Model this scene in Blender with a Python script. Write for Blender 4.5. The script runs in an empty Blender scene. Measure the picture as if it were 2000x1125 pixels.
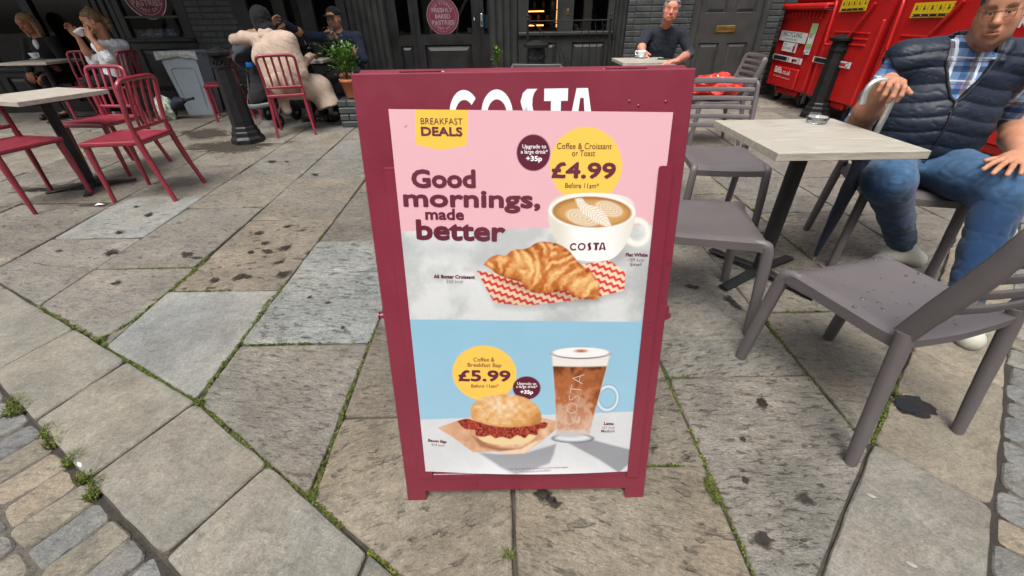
import bpy, math, random
import numpy as np
from mathutils import Vector, Matrix, noise as mnoise
R_ = math.radians
scene = bpy.context.scene
col = scene.collection

# ------------------------------------------------------------------ camera
CF, CH = 810.0, 1.21
_nad = np.array([(1020 - 1000) / CF, (1785 - 562.5) / CF, 1.0]); _nad /= np.linalg.norm(_nad)
_fw = np.array([0, 0, 1.0]) - _nad * _nad[2]; _fw /= np.linalg.norm(_fw)
_rt = np.cross(_nad, _fw)
CR = np.array([_rt, _fw, -_nad])          # rows: world x, y, z in lens axes (x right, y down, z forward)
cam_d = bpy.data.cameras.new('camera'); cam = bpy.data.objects.new('camera', cam_d); col.objects.link(cam)
cam_d.lens = 36.0 * CF / 2000.0; cam_d.sensor_width = 36.0; cam_d.clip_start = 0.02; cam_d.clip_end = 400
_m = Matrix([[CR[i][0], -CR[i][1], -CR[i][2], (0, 0, CH)[i]] for i in range(3)] + [[0, 0, 0, 1]])
cam.matrix_world = _m
scene.camera = cam

# ------------------------------------------------------------------ light
SUN_EL, SUN_AZ = 62.0, 200.0               # overcast: a high, wide, soft sun behind the viewer
w = bpy.data.worlds.new('World'); scene.world = w; w.use_nodes = True
nt = w.node_tree; bg = nt.nodes['Background']
sky = nt.nodes.new('ShaderNodeTexSky'); sky.sky_type = 'NISHITA'; sky.sun_disc = False
sky.sun_elevation = R_(SUN_EL); sky.sun_rotation = R_(SUN_AZ); sky.air_density = 1.0; sky.dust_density = 6.0; sky.ozone_density = 0.6
hs = nt.nodes.new('ShaderNodeHueSaturation'); hs.inputs['Saturation'].default_value = 0.35
nt.links.new(sky.outputs[0], hs.inputs['Color']); nt.links.new(hs.outputs[0], bg.inputs['Color'])
bg.inputs['Strength'].default_value = 0.13
sl = bpy.data.lights.new('sun', 'SUN'); so = bpy.data.objects.new('sun', sl); col.objects.link(so)
sl.energy = 1.5; sl.angle = R_(28); sl.color = (1.0, 0.97, 0.92)
_az = R_(SUN_AZ); _el = R_(SUN_EL)
_sd = Vector((math.sin(_az) * math.cos(_el), math.cos(_az) * math.cos(_el), math.sin(_el)))
so.rotation_euler = _sd.to_track_quat('Z', 'Y').to_euler(); so.location = (0, -4, 12)
scene.view_settings.view_transform = 'Standard'; scene.view_settings.look = 'None'
scene.view_settings.exposure = 0.86; scene.view_settings.gamma = 1.0
scene.cycles.max_bounces = 8; scene.cycles.transparent_max_bounces = 12

# ------------------------------------------------------------------ helpers: points
def ray(p): return CR @ np.array([(p[0] - 1000) / CF, (p[1] - 562.5) / CF, 1.0])
def G(p, z=0.0):
    r = ray(p); t = (z - CH) / r[2]; return Vector((r[0] * t, r[1] * t, z))
def DY(p, Y):
    r = ray(p); t = Y / r[1]; return Vector((r[0] * t, Y, CH + r[2] * t))
def DX(p, X):
    r = ray(p); t = X / r[0]; return Vector((X, r[1] * t, CH + r[2] * t))

# ------------------------------------------------------------------ helpers: materials
def srgb(r, g, b):
    f = lambda c: (c / 255 / 12.92) if c / 255 <= 0.04045 else ((c / 255 + 0.055) / 1.055) ** 2.4
    return (f(r), f(g), f(b))
def mat(name, base, rough=0.5, metal=0.0, var=0.15, vscale=6.0, bump=0.0, bscale=40.0, rvar=0.1, coat=0.0, spec=0.5, stretch=None, dirt=0.0, dirtcol=(0.05, 0.045, 0.04), sheen=0.0, attr=None, trans=0.0, ior=1.45, fine=0.0):
    m = bpy.data.materials.new(name); m.use_nodes = True
    n = m.node_tree.nodes; L = m.node_tree.links; b = n['Principled BSDF']
    tc = n.new('ShaderNodeTexCoord'); mp = n.new('ShaderNodeMapping'); L.new(tc.outputs['Object'], mp.inputs[0])
    if stretch: mp.inputs['Scale'].default_value = stretch
    nz = n.new('ShaderNodeTexNoise'); nz.inputs['Scale'].default_value = vscale; nz.inputs['Detail'].default_value = 6; nz.inputs['Roughness'].default_value = 0.6
    L.new(mp.outputs[0], nz.inputs[0])
    rp = n.new('ShaderNodeMapRange'); rp.inputs[1].default_value = 0.3; rp.inputs[2].default_value = 0.7
    rp.inputs[3].default_value = 1 - var; rp.inputs[4].default_value = 1 + var
    L.new(nz.outputs['Fac'], rp.inputs[0])
    mul = n.new('ShaderNodeVectorMath'); mul.operation = 'SCALE'
    if attr:
        at = n.new('ShaderNodeAttribute'); at.attribute_name = attr; L.new(at.outputs['Color'], mul.inputs[0])
    else: mul.inputs[0].default_value = base
    L.new(rp.outputs[0], mul.inputs['Scale'])
    out = mul.outputs[0]
    if fine:
        nf = n.new('ShaderNodeTexNoise'); nf.inputs['Scale'].default_value = 350; nf.inputs['Detail'].default_value = 2; L.new(tc.outputs['Object'], nf.inputs[0])
        rf = n.new('ShaderNodeMapRange'); rf.inputs[1].default_value = 0.3; rf.inputs[2].default_value = 0.7; rf.inputs[3].default_value = 1 - fine; rf.inputs[4].default_value = 1 + fine
        L.new(nf.outputs['Fac'], rf.inputs[0]); m2 = n.new('ShaderNodeVectorMath'); m2.operation = 'SCALE'
        L.new(out, m2.inputs[0]); L.new(rf.outputs[0], m2.inputs['Scale']); out = m2.outputs[0]
    if dirt:
        nd = n.new('ShaderNodeTexNoise'); nd.inputs['Scale'].default_value = 9; nd.inputs['Detail'].default_value = 8; nd.inputs['Roughness'].default_value = 0.7
        L.new(tc.outputs['Object'], nd.inputs[0])
        rd = n.new('ShaderNodeMapRange'); rd.inputs[1].default_value = 0.55; rd.inputs[2].default_value = 0.75; rd.inputs[3].default_value = 0; rd.inputs[4].default_value = dirt
        L.new(nd.outputs['Fac'], rd.inputs[0]); mx = n.new('ShaderNodeMix'); mx.data_type = 'RGBA'
        L.new(rd.outputs[0], mx.inputs[0]); L.new(out, mx.inputs[6]); mx.inputs[7].default_value = (*dirtcol, 1); out = mx.outputs[2]
    L.new(out, b.inputs['Base Color'])
    b.inputs['Metallic'].default_value = metal; b.inputs['IOR'].default_value = ior
    b.inputs['Specular IOR Level'].default_value = spec; b.inputs['Coat Weight'].default_value = coat; b.inputs['Coat Roughness'].default_value = 0.15
    b.inputs['Transmission Weight'].default_value = trans
    if sheen: b.inputs['Sheen Weight'].default_value = sheen
    rr = n.new('ShaderNodeMapRange'); rr.inputs[1].default_value = 0.3; rr.inputs[2].default_value = 0.7
    rr.inputs[3].default_value = max(0.02, rough - rvar); rr.inputs[4].default_value = min(1, rough + rvar)
    L.new(nz.outputs['Fac'], rr.inputs[0]); L.new(rr.outputs[0], b.inputs['Roughness'])
    if bump:
        nb = n.new('ShaderNodeTexNoise'); nb.inputs['Scale'].default_value = bscale; nb.inputs['Detail'].default_value = 4
        L.new(mp.outputs[0], nb.inputs[0]); bp = n.new('ShaderNodeBump'); bp.inputs['Strength'].default_value = bump; bp.inputs['Distance'].default_value = 0.004
        L.new(nb.outputs['Fac'], bp.inputs['Height']); L.new(bp.outputs[0], b.inputs['Normal'])
    return m
def emit(name, c, s):
    m = bpy.data.materials.new(name); m.use_nodes = True
    b = m.node_tree.nodes['Principled BSDF']; b.inputs['Emission Color'].default_value = (*c, 1); b.inputs['Emission Strength'].default_value = s; b.inputs['Base Color'].default_value = (*c, 1)
    return m
def glassmat(name, tint=(1, 1, 1), rough=0.0, mirror=0.0):
    m = bpy.data.materials.new(name); m.use_nodes = True; n = m.node_tree.nodes; L = m.node_tree.links
    n.remove(n['Principled BSDF']); out = n['Material Output']
    g = n.new('ShaderNodeBsdfGlossy'); g.inputs['Roughness'].default_value = rough; t = n.new('ShaderNodeBsdfTransparent'); t.inputs[0].default_value = (*tint, 1)
    f = n.new('ShaderNodeFresnel'); f.inputs[0].default_value = 1.5; mx = n.new('ShaderNodeMixShader')
    ad = n.new('ShaderNodeMath'); ad.operation = 'ADD'; ad.inputs[1].default_value = mirror; ad.use_clamp = True
    L.new(f.outputs[0], ad.inputs[0]); L.new(ad.outputs[0], mx.inputs[0]); L.new(t.outputs[0], mx.inputs[1]); L.new(g.outputs[0], mx.inputs[2]); L.new(mx.outputs[0], out.inputs[0])
    return m

# ------------------------------------------------------------------ helpers: meshes
I4 = Matrix.Identity(4)
def TR(x=0, y=0, z=0, rz=0, rx=0, ry=0): return Matrix.Translation((x, y, z)) @ Matrix.Rotation(rz, 4, 'Z') @ Matrix.Rotation(ry, 4, 'Y') @ Matrix.Rotation(rx, 4, 'X')
_tc = {}
def text_data(s, bold=0.0):
    k = (s, bold)
    if k in _tc: return _tc[k]
    cu = bpy.data.curves.new('txt', 'FONT'); cu.body = s; cu.size = 1.0; cu.offset = bold; cu.resolution_u = 3
    ob = bpy.data.objects.new('txt', cu); me = bpy.data.meshes.new_from_object(ob)
    v = np.array([q.co[:2] for q in me.vertices]) if len(me.vertices) else np.zeros((0, 2))
    f = [tuple(p.vertices) for p in me.polygons]
    bpy.data.objects.remove(ob); bpy.data.curves.remove(cu); bpy.data.meshes.remove(me)
    _tc[k] = (v, f); return _tc[k]
class MB:
    def __init__(s): s.v = []; s.f = []; s.m = []; s.sm = []; s.at = {}; s.M = I4; s.cur = {}
    def add(s, vs, fs, m=0, smooth=False):
        o = len(s.v)
        for v in vs:
            q = s.M @ Vector(v); s.v.append((q.x, q.y, q.z))
        for k, val in s.cur.items(): s.at.setdefault(k, {}).update({o + i: val for i in range(len(vs))})
        for f in fs: s.f.append(tuple(o + i for i in f)); s.m.append(m); s.sm.append(smooth)
        return o
    def box(s, c, d, b=0.0, m=0, X=None):
        hx, hy, hz = d[0] / 2, d[1] / 2, d[2] / 2; b = min(b, hx * .9, hy * .9, hz * .9)
        old = s.M
        s.M = s.M @ Matrix.Translation(c) @ (X if X else I4)
        if b <= 0:
            vs = [(x * hx, y * hy, z * hz) for z in (-1, 1) for y in (-1, 1) for x in (-1, 1)]
            s.add(vs, [(0, 2, 3, 1), (4, 5, 7, 6), (0, 1, 5, 4), (2, 6, 7, 3), (0, 4, 6, 2), (1, 3, 7, 5)], m)
        else:
            vs = []; idx = {}
            for sx in (-1, 1):
                for sy in (-1, 1):
                    for sz in (-1, 1):
                        for ax in range(3):
                            p = [sx * (hx - b), sy * (hy - b), sz * (hz - b)]; p[ax] = (sx * hx, sy * hy, sz * hz)[ax]
                            idx[(sx, sy, sz, ax)] = len(vs); vs.append(tuple(p))
            fs = []
            for ax in range(3):
                o1, o2 = [a for a in range(3) if a != ax]
                for sg in (-1, 1):
                    q = []
                    for a, bb in ((-1, -1), (1, -1), (1, 1), (-1, 1)):
                        t = [0, 0, 0]; t[ax] = sg; t[o1] = a; t[o2] = bb; q.append(idx[(*t, ax)])
                    fs.append(q)
            for ax in range(3):
                o1, o2 = [a for a in range(3) if a != ax]
                for a in (-1, 1):
                    for bb in (-1, 1):
                        t1 = [0, 0, 0]; t1[ax] = -1; t1[o1] = a; t1[o2] = bb; t2 = t1[:]; t2[ax] = 1
                        fs.append([idx[(*t1, o1)], idx[(*t2, o1)], idx[(*t2, o2)], idx[(*t1, o2)]])
            for sx in (-1, 1):
                for sy in (-1, 1):
                    for sz in (-1, 1): fs.append([idx[(sx, sy, sz, a)] for a in range(3)])
            out = []
            for q in fs:                                  # orient outward
                P = [Vector(vs[i]) for i in q]; nn = (P[1] - P[0]).cross(P[2] - P[0]); cc = sum(P, Vector()) / len(P)
                out.append(tuple(q) if nn.dot(cc) > 0 else tuple(reversed(q)))
            s.add(vs, out, m)
        s.M = old; return s
    def tube(s, pts, rad, n=8, m=0, caps=True, sq=1.0, up=None, smooth=True, power=1.0):
        P = [Vector(p) for p in pts]; N = len(P)
        if not hasattr(rad, '__len__'): rad = [rad] * N
        T = [(P[min(i + 1, N - 1)] - P[max(i - 1, 0)]).normalized() for i in range(N)]
        a = Vector(up) if up else (Vector((0, 0, 1)) if abs(T[0].z) < 0.9 else Vector((1, 0, 0)))
        vs = []; A = None
        for i in range(N):
            A = (a if (A is None or up) else A); A = (A - T[i] * A.dot(T[i])).normalized(); B = T[i].cross(A)
            for k in range(n):
                t = 2 * math.pi * (k + .5) / n; c, d = math.cos(t), math.sin(t)
                if power != 1.0: c = math.copysign(abs(c) ** power, c); d = math.copysign(abs(d) ** power, d)
                vs.append(P[i] + A * (c * rad[i]) + B * (d * rad[i] * sq))
        fs = [(i * n + k, i * n + (k + 1) % n, (i + 1) * n + (k + 1) % n, (i + 1) * n + k) for i in range(N - 1) for k in range(n)]
        s.add(vs, fs, m, smooth)
        if caps: s.add(vs[:n], [tuple(reversed(range(n)))], m); s.add(vs[-n:], [tuple(range(n))], m)
        return s
    def lathe(s, prof, n=24, m=0, c=(0, 0, 0), smooth=True, ph=0.0):
        vs = [(c[0] + r * math.cos(2 * math.pi * k / n + ph), c[1] + r * math.sin(2 * math.pi * k / n + ph), c[2] + z) for r, z in prof for k in range(n)]
        fs = [(i * n + k, i * n + (k + 1) % n, (i + 1) * n + (k + 1) % n, (i + 1) * n + k) for i in range(len(prof) - 1) for k in range(n)]
        s.add(vs, fs, m, smooth); return s
    def prism(s, poly, z0, z1, m=0):
        n = len(poly); vs = [(p[0], p[1], z0) for p in poly] + [(p[0], p[1], z1) for p in poly]
        s.add(vs, [tuple(reversed(range(n))), tuple(range(n, 2 * n))] + [(i, (i + 1) % n, n + (i + 1) % n, n + i) for i in range(n)], m); return s
    def text(s, st, w=None, h=None, bold=0.0, m=0, X=None, align=0.5, base=True):
        """flat lettering in local xy, scaled so that it is w wide and its capital letters h tall"""
        v, f = text_data(st, bold)
        if not len(v): return s
        cap = text_data('H', bold)[0][:, 1].max(); x0, x1 = v[:, 0].min(), v[:, 0].max()
        if h is None: h = w / (x1 - x0) * cap
        sy = h / cap; sx = (w / (x1 - x0)) if w else sy
        vs = [((p[0] - x0 - (x1 - x0) * align) * sx, p[1] * sy, 0) for p in v]
        old = s.M; s.M = s.M @ (X if X else I4); s.add(vs, f, m); s.M = old; return s
    def build(s, name, mats, parent=None, world=None):
        me = bpy.data.meshes.new(name)
        V = np.array(s.v, dtype=np.float32).reshape(-1, 3)
        me.from_pydata(V.tolist(), [], s.f)
        for k in (mats if isinstance(mats, (list, tuple)) else [mats]): me.materials.append(k)
        me.polygons.foreach_set('material_index', s.m); me.polygons.foreach_set('use_smooth', s.sm)
        for k, dct in s.at.items():
            a = me.attributes.new(k, 'FLOAT_COLOR', 'POINT'); arr = np.ones((len(s.v), 4), dtype=np.float32)
            ii = np.fromiter(dct.keys(), int); arr[ii, :3] = np.array([dct[i][:3] for i in ii])
            a.data.foreach_set('color', arr.ravel())
        me.update()
        o = bpy.data.objects.new(name, me); col.objects.link(o)
        if parent is not None: o.parent = parent
        return o
def raw_mesh(name, V, F, mats, parent=None, colors=None, midx=None, smooth=True, M=None):
    """numpy verts and quads to an object"""
    me = bpy.data.meshes.new(name); V = np.asarray(V, dtype=np.float32); F = np.asarray(F, dtype=np.int32)
    if M is not None: V = (V @ np.array(M.to_3x3()).T + np.array(M.translation)).astype(np.float32)
    k = F.shape[1]; me.vertices.add(len(V)); me.vertices.foreach_set('co', V.ravel())
    me.loops.add(F.size); me.loops.foreach_set('vertex_index', F.ravel())
    me.polygons.add(len(F)); me.polygons.foreach_set('loop_start', np.arange(0, F.size, k, dtype=np.int32))
    me.update(calc_edges=True)
    for q in (mats if isinstance(mats, (list, tuple)) else [mats]): me.materials.append(q)
    me.polygons.foreach_set('use_smooth', np.full(len(F), smooth))
    if midx is not None: me.polygons.foreach_set('material_index', np.asarray(midx, dtype=np.int32))
    if colors is not None:
        a = me.attributes.new('Col', 'FLOAT_COLOR', 'POINT'); c = np.ones((len(V), 4), dtype=np.float32); c[:, :3] = colors; a.data.foreach_set('color', c.ravel())
    me.update(); me.validate()
    o = bpy.data.objects.new(name, me); col.objects.link(o)
    if parent is not None: o.parent = parent
    return o
def empty(name, loc=(0, 0, 0), rz=0.0, label=None, cat=None, group=None):
    o = bpy.data.objects.new(name, None); col.objects.link(o); o.location = loc; o.rotation_euler = (0, 0, rz); o.empty_display_size = 0.1
    if label: tag(o, label, cat, group)
    return o
def tag(o, label, cat, group=None):
    o['label'] = label; o['category'] = cat
    if group: o['group'] = group
    return o
def kids(o): return [c for c in bpy.data.objects if c.parent == o]
def copy_tree(o, loc, rz, label=None, parent=None):
    c = o.copy(); col.objects.link(c)
    if parent is None:
        c.location = loc; c.rotation_euler = (0, 0, rz)
        if label: c['label'] = label
    else: c.parent = parent
    for ch in kids(o): copy_tree(ch, None, None, None, c)
    return c
def bez(pts, n=8):
    """smooth path through points (Catmull-Rom)"""
    P = [Vector(p) for p in pts]; out = []
    for i in range(len(P) - 1):
        a = P[max(i - 1, 0)]; b = P[i]; c = P[i + 1]; d = P[min(i + 2, len(P) - 1)]
        for k in range(n):
            t = k / n; out.append(0.5 * ((2 * b) + (c - a) * t + (2 * a - 5 * b + 4 * c - d) * t * t + (3 * b - a - 3 * c + d) * t ** 3))
    out.append(P[-1]); return out
# ================================================================== ground
def stone_material(name):
    m = bpy.data.materials.new(name); m.use_nodes = True; n = m.node_tree.nodes; L = m.node_tree.links; b = n['Principled BSDF']
    A = n.new('ShaderNodeAttribute'); A.attribute_name = 'Col'; X = n.new('ShaderNodeAttribute'); X.attribute_name = 'Fx'
    sx = n.new('ShaderNodeSeparateColor'); L.new(X.outputs['Color'], sx.inputs[0])
    tc = n.new('ShaderNodeTexCoord'); off = n.new('ShaderNodeVectorMath'); off.operation = 'SCALE'; off.inputs[0].default_value = (37, 91, 13); L.new(sx.outputs[2], off.inputs['Scale'])
    ad = n.new('ShaderNodeVectorMath'); L.new(tc.outputs['Object'], ad.inputs[0]); L.new(off.outputs[0], ad.inputs[1])
    rm_ = n.new('ShaderNodeMath'); rm_.operation = 'MULTIPLY_ADD'; L.new(sx.outputs[2], rm_.inputs[0]); rm_.inputs[1].default_value = .7; rm_.inputs[2].default_value = -.35; rot = rm_.outputs[0]
    def noise(sc, det=6, ro=0.6, dist=0.0, stretch=None):
        q = n.new('ShaderNodeTexNoise'); q.inputs['Scale'].default_value = sc; q.inputs['Detail'].default_value = det; q.inputs['Roughness'].default_value = ro; q.inputs['Distortion'].default_value = dist
        if stretch:
            mp = n.new('ShaderNodeMapping'); mp.inputs['Scale'].default_value = stretch; vr = n.new('ShaderNodeVectorRotate'); vr.rotation_type = 'Z_AXIS'; L.new(rot, vr.inputs['Angle']); L.new(ad.outputs[0], vr.inputs['Vector']); L.new(vr.outputs[0], mp.inputs[0]); L.new(mp.outputs[0], q.inputs[0])
        else: L.new(ad.outputs[0], q.inputs[0])
        return q.outputs['Fac']
    def rng(s, a, b_, c, d):
        q = n.new('ShaderNodeMapRange'); q.inputs[1].default_value = a; q.inputs[2].default_value = b_; q.inputs[3].default_value = c; q.inputs[4].default_value = d; L.new(s, q.inputs[0]); return q.outputs[0]
    def mth(op, a, c):
        q = n.new('ShaderNodeMath'); q.operation = op
        for i, s in enumerate((a, c)):
            if isinstance(s, (int, float)): q.inputs[i].default_value = s
            else: L.new(s, q.inputs[i])
        return q.outputs[0]
    big = noise(3.5, 5, 0.6); med = noise(16, 8, 0.72, 0.6); fine = noise(170, 3, 0.7); riv = noise(9, 8, 0.66, 0.9, (0.9, 1.7, 1)); riv2 = noise(38, 6, 0.66, 0.5, (0.55, 1.7, 1))
    pit = noise(19, 3, 0.55, 0.4, (0.75, 1.5, 1))
    mot = noise(62, 4, 0.7)
    f = mth('MULTIPLY', rng(big, 0.3, 0.7, 0.74, 1.24), rng(med, 0.25, 0.75, 0.72, 1.26)); f = mth('MULTIPLY', f, rng(mot, 0.3, 0.7, 0.80, 1.20)); f = mth('MULTIPLY', f, rng(fine, 0.25, 0.75, 0.72, 1.28))
    rv = mth('MULTIPLY', mth('ADD', rng(riv2, 0.45, 0.385, 0, 0.52), rng(riv2, 0.58, 0.68, 0, -.24)), sx.outputs[0]); f = mth('MULTIPLY', f, mth('SUBTRACT', 1.0, rv))
    pitm = mth('MULTIPLY', rng(pit, 0.375, 0.33, 0, 1), sx.outputs[1])
    c1 = n.new('ShaderNodeVectorMath'); c1.operation = 'SCALE'; L.new(A.outputs['Color'], c1.inputs[0]); L.new(f, c1.inputs['Scale'])
    # warm / cool patches
    hu = n.new('ShaderNodeMix'); hu.data_type = 'RGBA'; hu.blend_type = 'MULTIPLY'; hu.inputs[0].default_value = 1.0
    cr = n.new('ShaderNodeValToRGB'); cr.color_ramp.elements[0].position = 0.35; cr.color_ramp.elements[0].color = (1.04, 1.0, 0.94, 1); cr.color_ramp.elements[1].position = 0.68; cr.color_ramp.elements[1].color = (0.97, 1.0, 1.02, 1)
    L.new(noise(2.3, 4), cr.inputs[0]); L.new(c1.outputs[0], hu.inputs[6]); L.new(cr.outputs[0], hu.inputs[7])
    mx = n.new('ShaderNodeMix'); mx.data_type = 'RGBA'; L.new(mth('MULTIPLY', pitm, 0.82), mx.inputs[0]); L.new(hu.outputs[2], mx.inputs[6]); mx.inputs[7].default_value = (0.03, 0.026, 0.021, 1)
    vo = n.new('ShaderNodeTexVoronoi'); vo.inputs['Scale'].default_value = 26; vo.inputs['Randomness'].default_value = 1; L.new(ad.outputs[0], vo.inputs[0])   # pale lichen and gum specks
    sp = mth('MULTIPLY', rng(vo.outputs['Distance'], 0.10, 0.06, 0, 1), rng(med, 0.55, 0.62, 0, 0.35))
    mx2 = n.new('ShaderNodeMix'); mx2.data_type = 'RGBA'; L.new(sp, mx2.inputs[0]); L.new(mx.outputs[2], mx2.inputs[6]); mx2.inputs[7].default_value = (0.34, 0.32, 0.29, 1)
    L.new(mx2.outputs[2], b.inputs['Base Color'])
    L.new(mth('SUBTRACT', rng(med, 0.3, 0.7, 0.72, 0.92), mth('MULTIPLY', pitm, 0.45)), b.inputs['Roughness']); b.inputs['Specular IOR Level'].default_value = 0.35
    h = mth('ADD', mth('MULTIPLY', mth('MULTIPLY', riv, sx.outputs[0]), 1.7), mth('MULTIPLY', med, 0.75)); h = mth('ADD', h, mth('MULTIPLY', mth('MULTIPLY', riv2, sx.outputs[0]), 1.1))
    h = mth('ADD', h, mth('MULTIPLY', fine, 0.16)); h = mth('ADD', h, mth('MULTIPLY', mot, 0.25)); h = mth('SUBTRACT', h, mth('MULTIPLY', pitm, 1.3))
    bp = n.new('ShaderNodeBump'); bp.inputs['Strength'].default_value = 0.9; bp.inputs['Distance'].default_value = 0.011; L.new(h, bp.inputs['Height']); L.new(bp.outputs[0], b.inputs['Normal'])
    return m
M_stone = stone_material('riven_stone')
M_soil = mat('joint_soil', (0.028, 0.024, 0.019), 0.95, var=0.5, vscale=60, bump=0.8, bscale=120, fine=0.4)
M_sand = mat('joint_sand', (0.085, 0.075, 0.062), 0.95, var=0.35, vscale=50, bump=0.8, bscale=160, fine=0.4)

def clip(poly, a, b_, c):                  # keep a*x+b*y+c >= 0
    out = []
    for i in range(len(poly)):
        p, q = poly[i], poly[(i + 1) % len(poly)]; dp = a * p[0] + b_ * p[1] + c; dq = a * q[0] + b_ * q[1] + c
        if dp >= 0: out.append(p)
        if (dp >= 0) != (dq >= 0): t = dp / (dp - dq); out.append((p[0] + (q[0] - p[0]) * t, p[1] + (q[1] - p[1]) * t))
    return out
def half(p, q, side):                      # half plane left of p->q (side=1) or right (-1)
    a, b_ = -(q[1] - p[1]), (q[0] - p[0]); return (a * side, b_ * side, -(a * p[0] + b_ * p[1]) * side)
def inset(poly, d):
    n = len(poly); ar = sum(poly[i][0] * poly[(i + 1) % n][1] - poly[(i + 1) % n][0] * poly[i][1] for i in range(n))
    if ar < 0: poly = poly[::-1]
    out = list(poly)
    for i in range(n): out = clip(out, *[(x if k < 2 else x - d * math.hypot(*half(poly[i], poly[(i + 1) % n], 1)[:2])) for k, x in enumerate(half(poly[i], poly[(i + 1) % n], 1))])
    return out
def round_poly(poly, r, rnd, jit, step):
    """rounded corners, edges broken into short wandering pieces"""
    n = len(poly); out = []
    for i in range(n):
        p0, p1, p2 = (Vector(poly[(i + k - 1) % n]) for k in range(3)); a = (p0 - p1); b_ = (p2 - p1); rr = min(r * rnd.uniform(.5, 1.6), a.length * .35, b_.length * .35)
        s_, e = p1 + a.normalized() * rr, p1 + b_.normalized() * rr
        for t in (0, .33, .67, 1): out.append((s_ * (1 - t) ** 2 + p1 * 2 * t * (1 - t) + e * t * t))
        nxt = Vector(poly[(i + 2) % n]) - p2; L = b_.length - rr * 2; k = max(1, int(L / step))
        for j in range(1, k): out.append(e + (p2 - b_.normalized() * rr - e) * (j / k))
    res = []
    for i, p in enumerate(out):
        q = (out[(i + 1) % len(out)] - out[i - 1]); nn = Vector((-q.y, q.x)).normalized()
        w_ = mnoise.noise(Vector((p.x * 9, p.y * 9, jit * 1000))) * 1.3 + mnoise.noise(Vector((p.x * 40, p.y * 40, 3))) * .6
        res.append((p.x + nn.x * w_ * jit, p.y + nn.y * w_ * jit))
    return res
def slab(mb, poly, z, rnd, colr, fx, gap=0.006, rad=0.015, jit=0.004, step=0.05, bev=0.012, tilt=0.003, th=0.05):
    if len(poly) < 3: return
    P = inset(poly, gap)
    if len(P) < 3: return
    # drop near-duplicate corners
    Q = [P[0]]
    for p in P[1:]:
        if math.hypot(p[0] - Q[-1][0], p[1] - Q[-1][1]) > 0.01: Q.append(p)
    if math.hypot(Q[0][0] - Q[-1][0], Q[0][1] - Q[-1][1]) < 0.01: Q.pop()
    if len(Q) < 3: return
    O = round_poly(Q, rad, rnd, jit, step); n = len(O); cx = sum(p[0] for p in O) / n; cy = sum(p[1] for p in O) / n
    tx, ty = rnd.uniform(-tilt, tilt), rnd.uniform(-tilt, tilt); zz = lambda p: z + (p[0] - cx) * tx * 3 + (p[1] - cy) * ty * 3
    def ins(d):
        r = []
        for p in O:
            l = math.hypot(p[0] - cx, p[1] - cy); k = max(0, 1 - d / l); r.append((cx + (p[0] - cx) * k, cy + (p[1] - cy) * k))
        return r
    I1 = ins(bev * .35); I2 = ins(bev * 1.3)
    vs = [(p[0], p[1], zz(p) - th) for p in O] + [(p[0], p[1], zz(p) - bev * .55) for p in O] + [(p[0], p[1], zz(p) - bev * .14) for p in I1] + [(p[0], p[1], zz(p)) for p in I2]
    fs = [(r * n + i, r * n + (i + 1) % n, (r + 1) * n + (i + 1) % n, (r + 1) * n + i) for r in range(3) for i in range(n)] + [tuple(range(3 * n, 4 * n))]
    mb.cur = {'Col': tuple(t * .70 for t in colr), 'Fx': fx}; mb.add(vs, fs, 0, False)

rnd = random.Random(7)
TONES = [srgb(134, 127, 116), srgb(141, 135, 124), srgb(128, 122, 114), srgb(144, 137, 125), srgb(136, 131, 123), srgb(139, 136, 130)]
BLUE = srgb(146, 147, 143)
def kk(c, a, b_):
    k = rnd.uniform(a, b_); return tuple(x * k for x in c)
def tone(r=None):
    c = rnd.choice(TONES); k = rnd.uniform(.9, 1.1); return tuple(x * k for x in c)
# paving flags in courses that run away from the viewer
XL = [(-9.2, -.06), (-8.5, -.06), (-7.9, -.06), (-7.2, -.06), (-6.5, -.06), (-5.85, -.07), (-5.2, -.08), (-4.5, -.08), (-3.8, -.09), (-3.02, -.1), (-2.43, -.055), (-1.84, -.045), (-1.235, -.03), (-.645, -.02), (-.02, -.01), (.61, 0), (1.18, .01), (1.74, .01), (2.35, .02), (2.95, .03), (3.6, .03), (4.25, .04), (4.9, .04), (5.6, .04), (6.3, .05)]
YJ = {9: [2.52, 3.27, 4.12, 4.9, 5.7, 6.5], 10: [2.1, 3.01, 3.82, 4.63, 5.35, 6.2], 11: [1.85, 2.77, 3.66, 4.29, 5.05, 5.8, 6.6], 12: [1.41, 2.4, 3.3, 4.1, 5.0, 5.9], 13: [1.0, 1.75, 2.6, 3.4, 4.3, 5.3, 6.2], 14: [1.25, 2.0, 2.9, 3.8, 4.7, 5.5], 15: [1.17, 1.4, 2.42, 3.0, 3.9, 4.8, 5.6], 16: [1.585, 2.43, 2.95, 3.8, 4.5, 5.4], 17: [2.05, 2.75, 3.5, 4.4, 5.2, 6.1]}
YJ[14] = [.795, 1.5, 2.3, 3.1, 3.9, 4.7, 5.5]
xat = lambda i, y: XL[i][0] + XL[i][1] * (y - 2)
K1a, K1m, K1b = (-2.74, 1.905), (-1.21, 1.088), (-.31, .488); K0a, K0b = (-2.06, 1.19), (-.88, .49)          # left kerb course: inner and outer joints
R1a, R1b = (.77, .47), (1.59, 1.22); R0a, R0b = (1.2, .46), (2.03, 1.24)            # right kerb course
fl = MB(); joints = []
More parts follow.
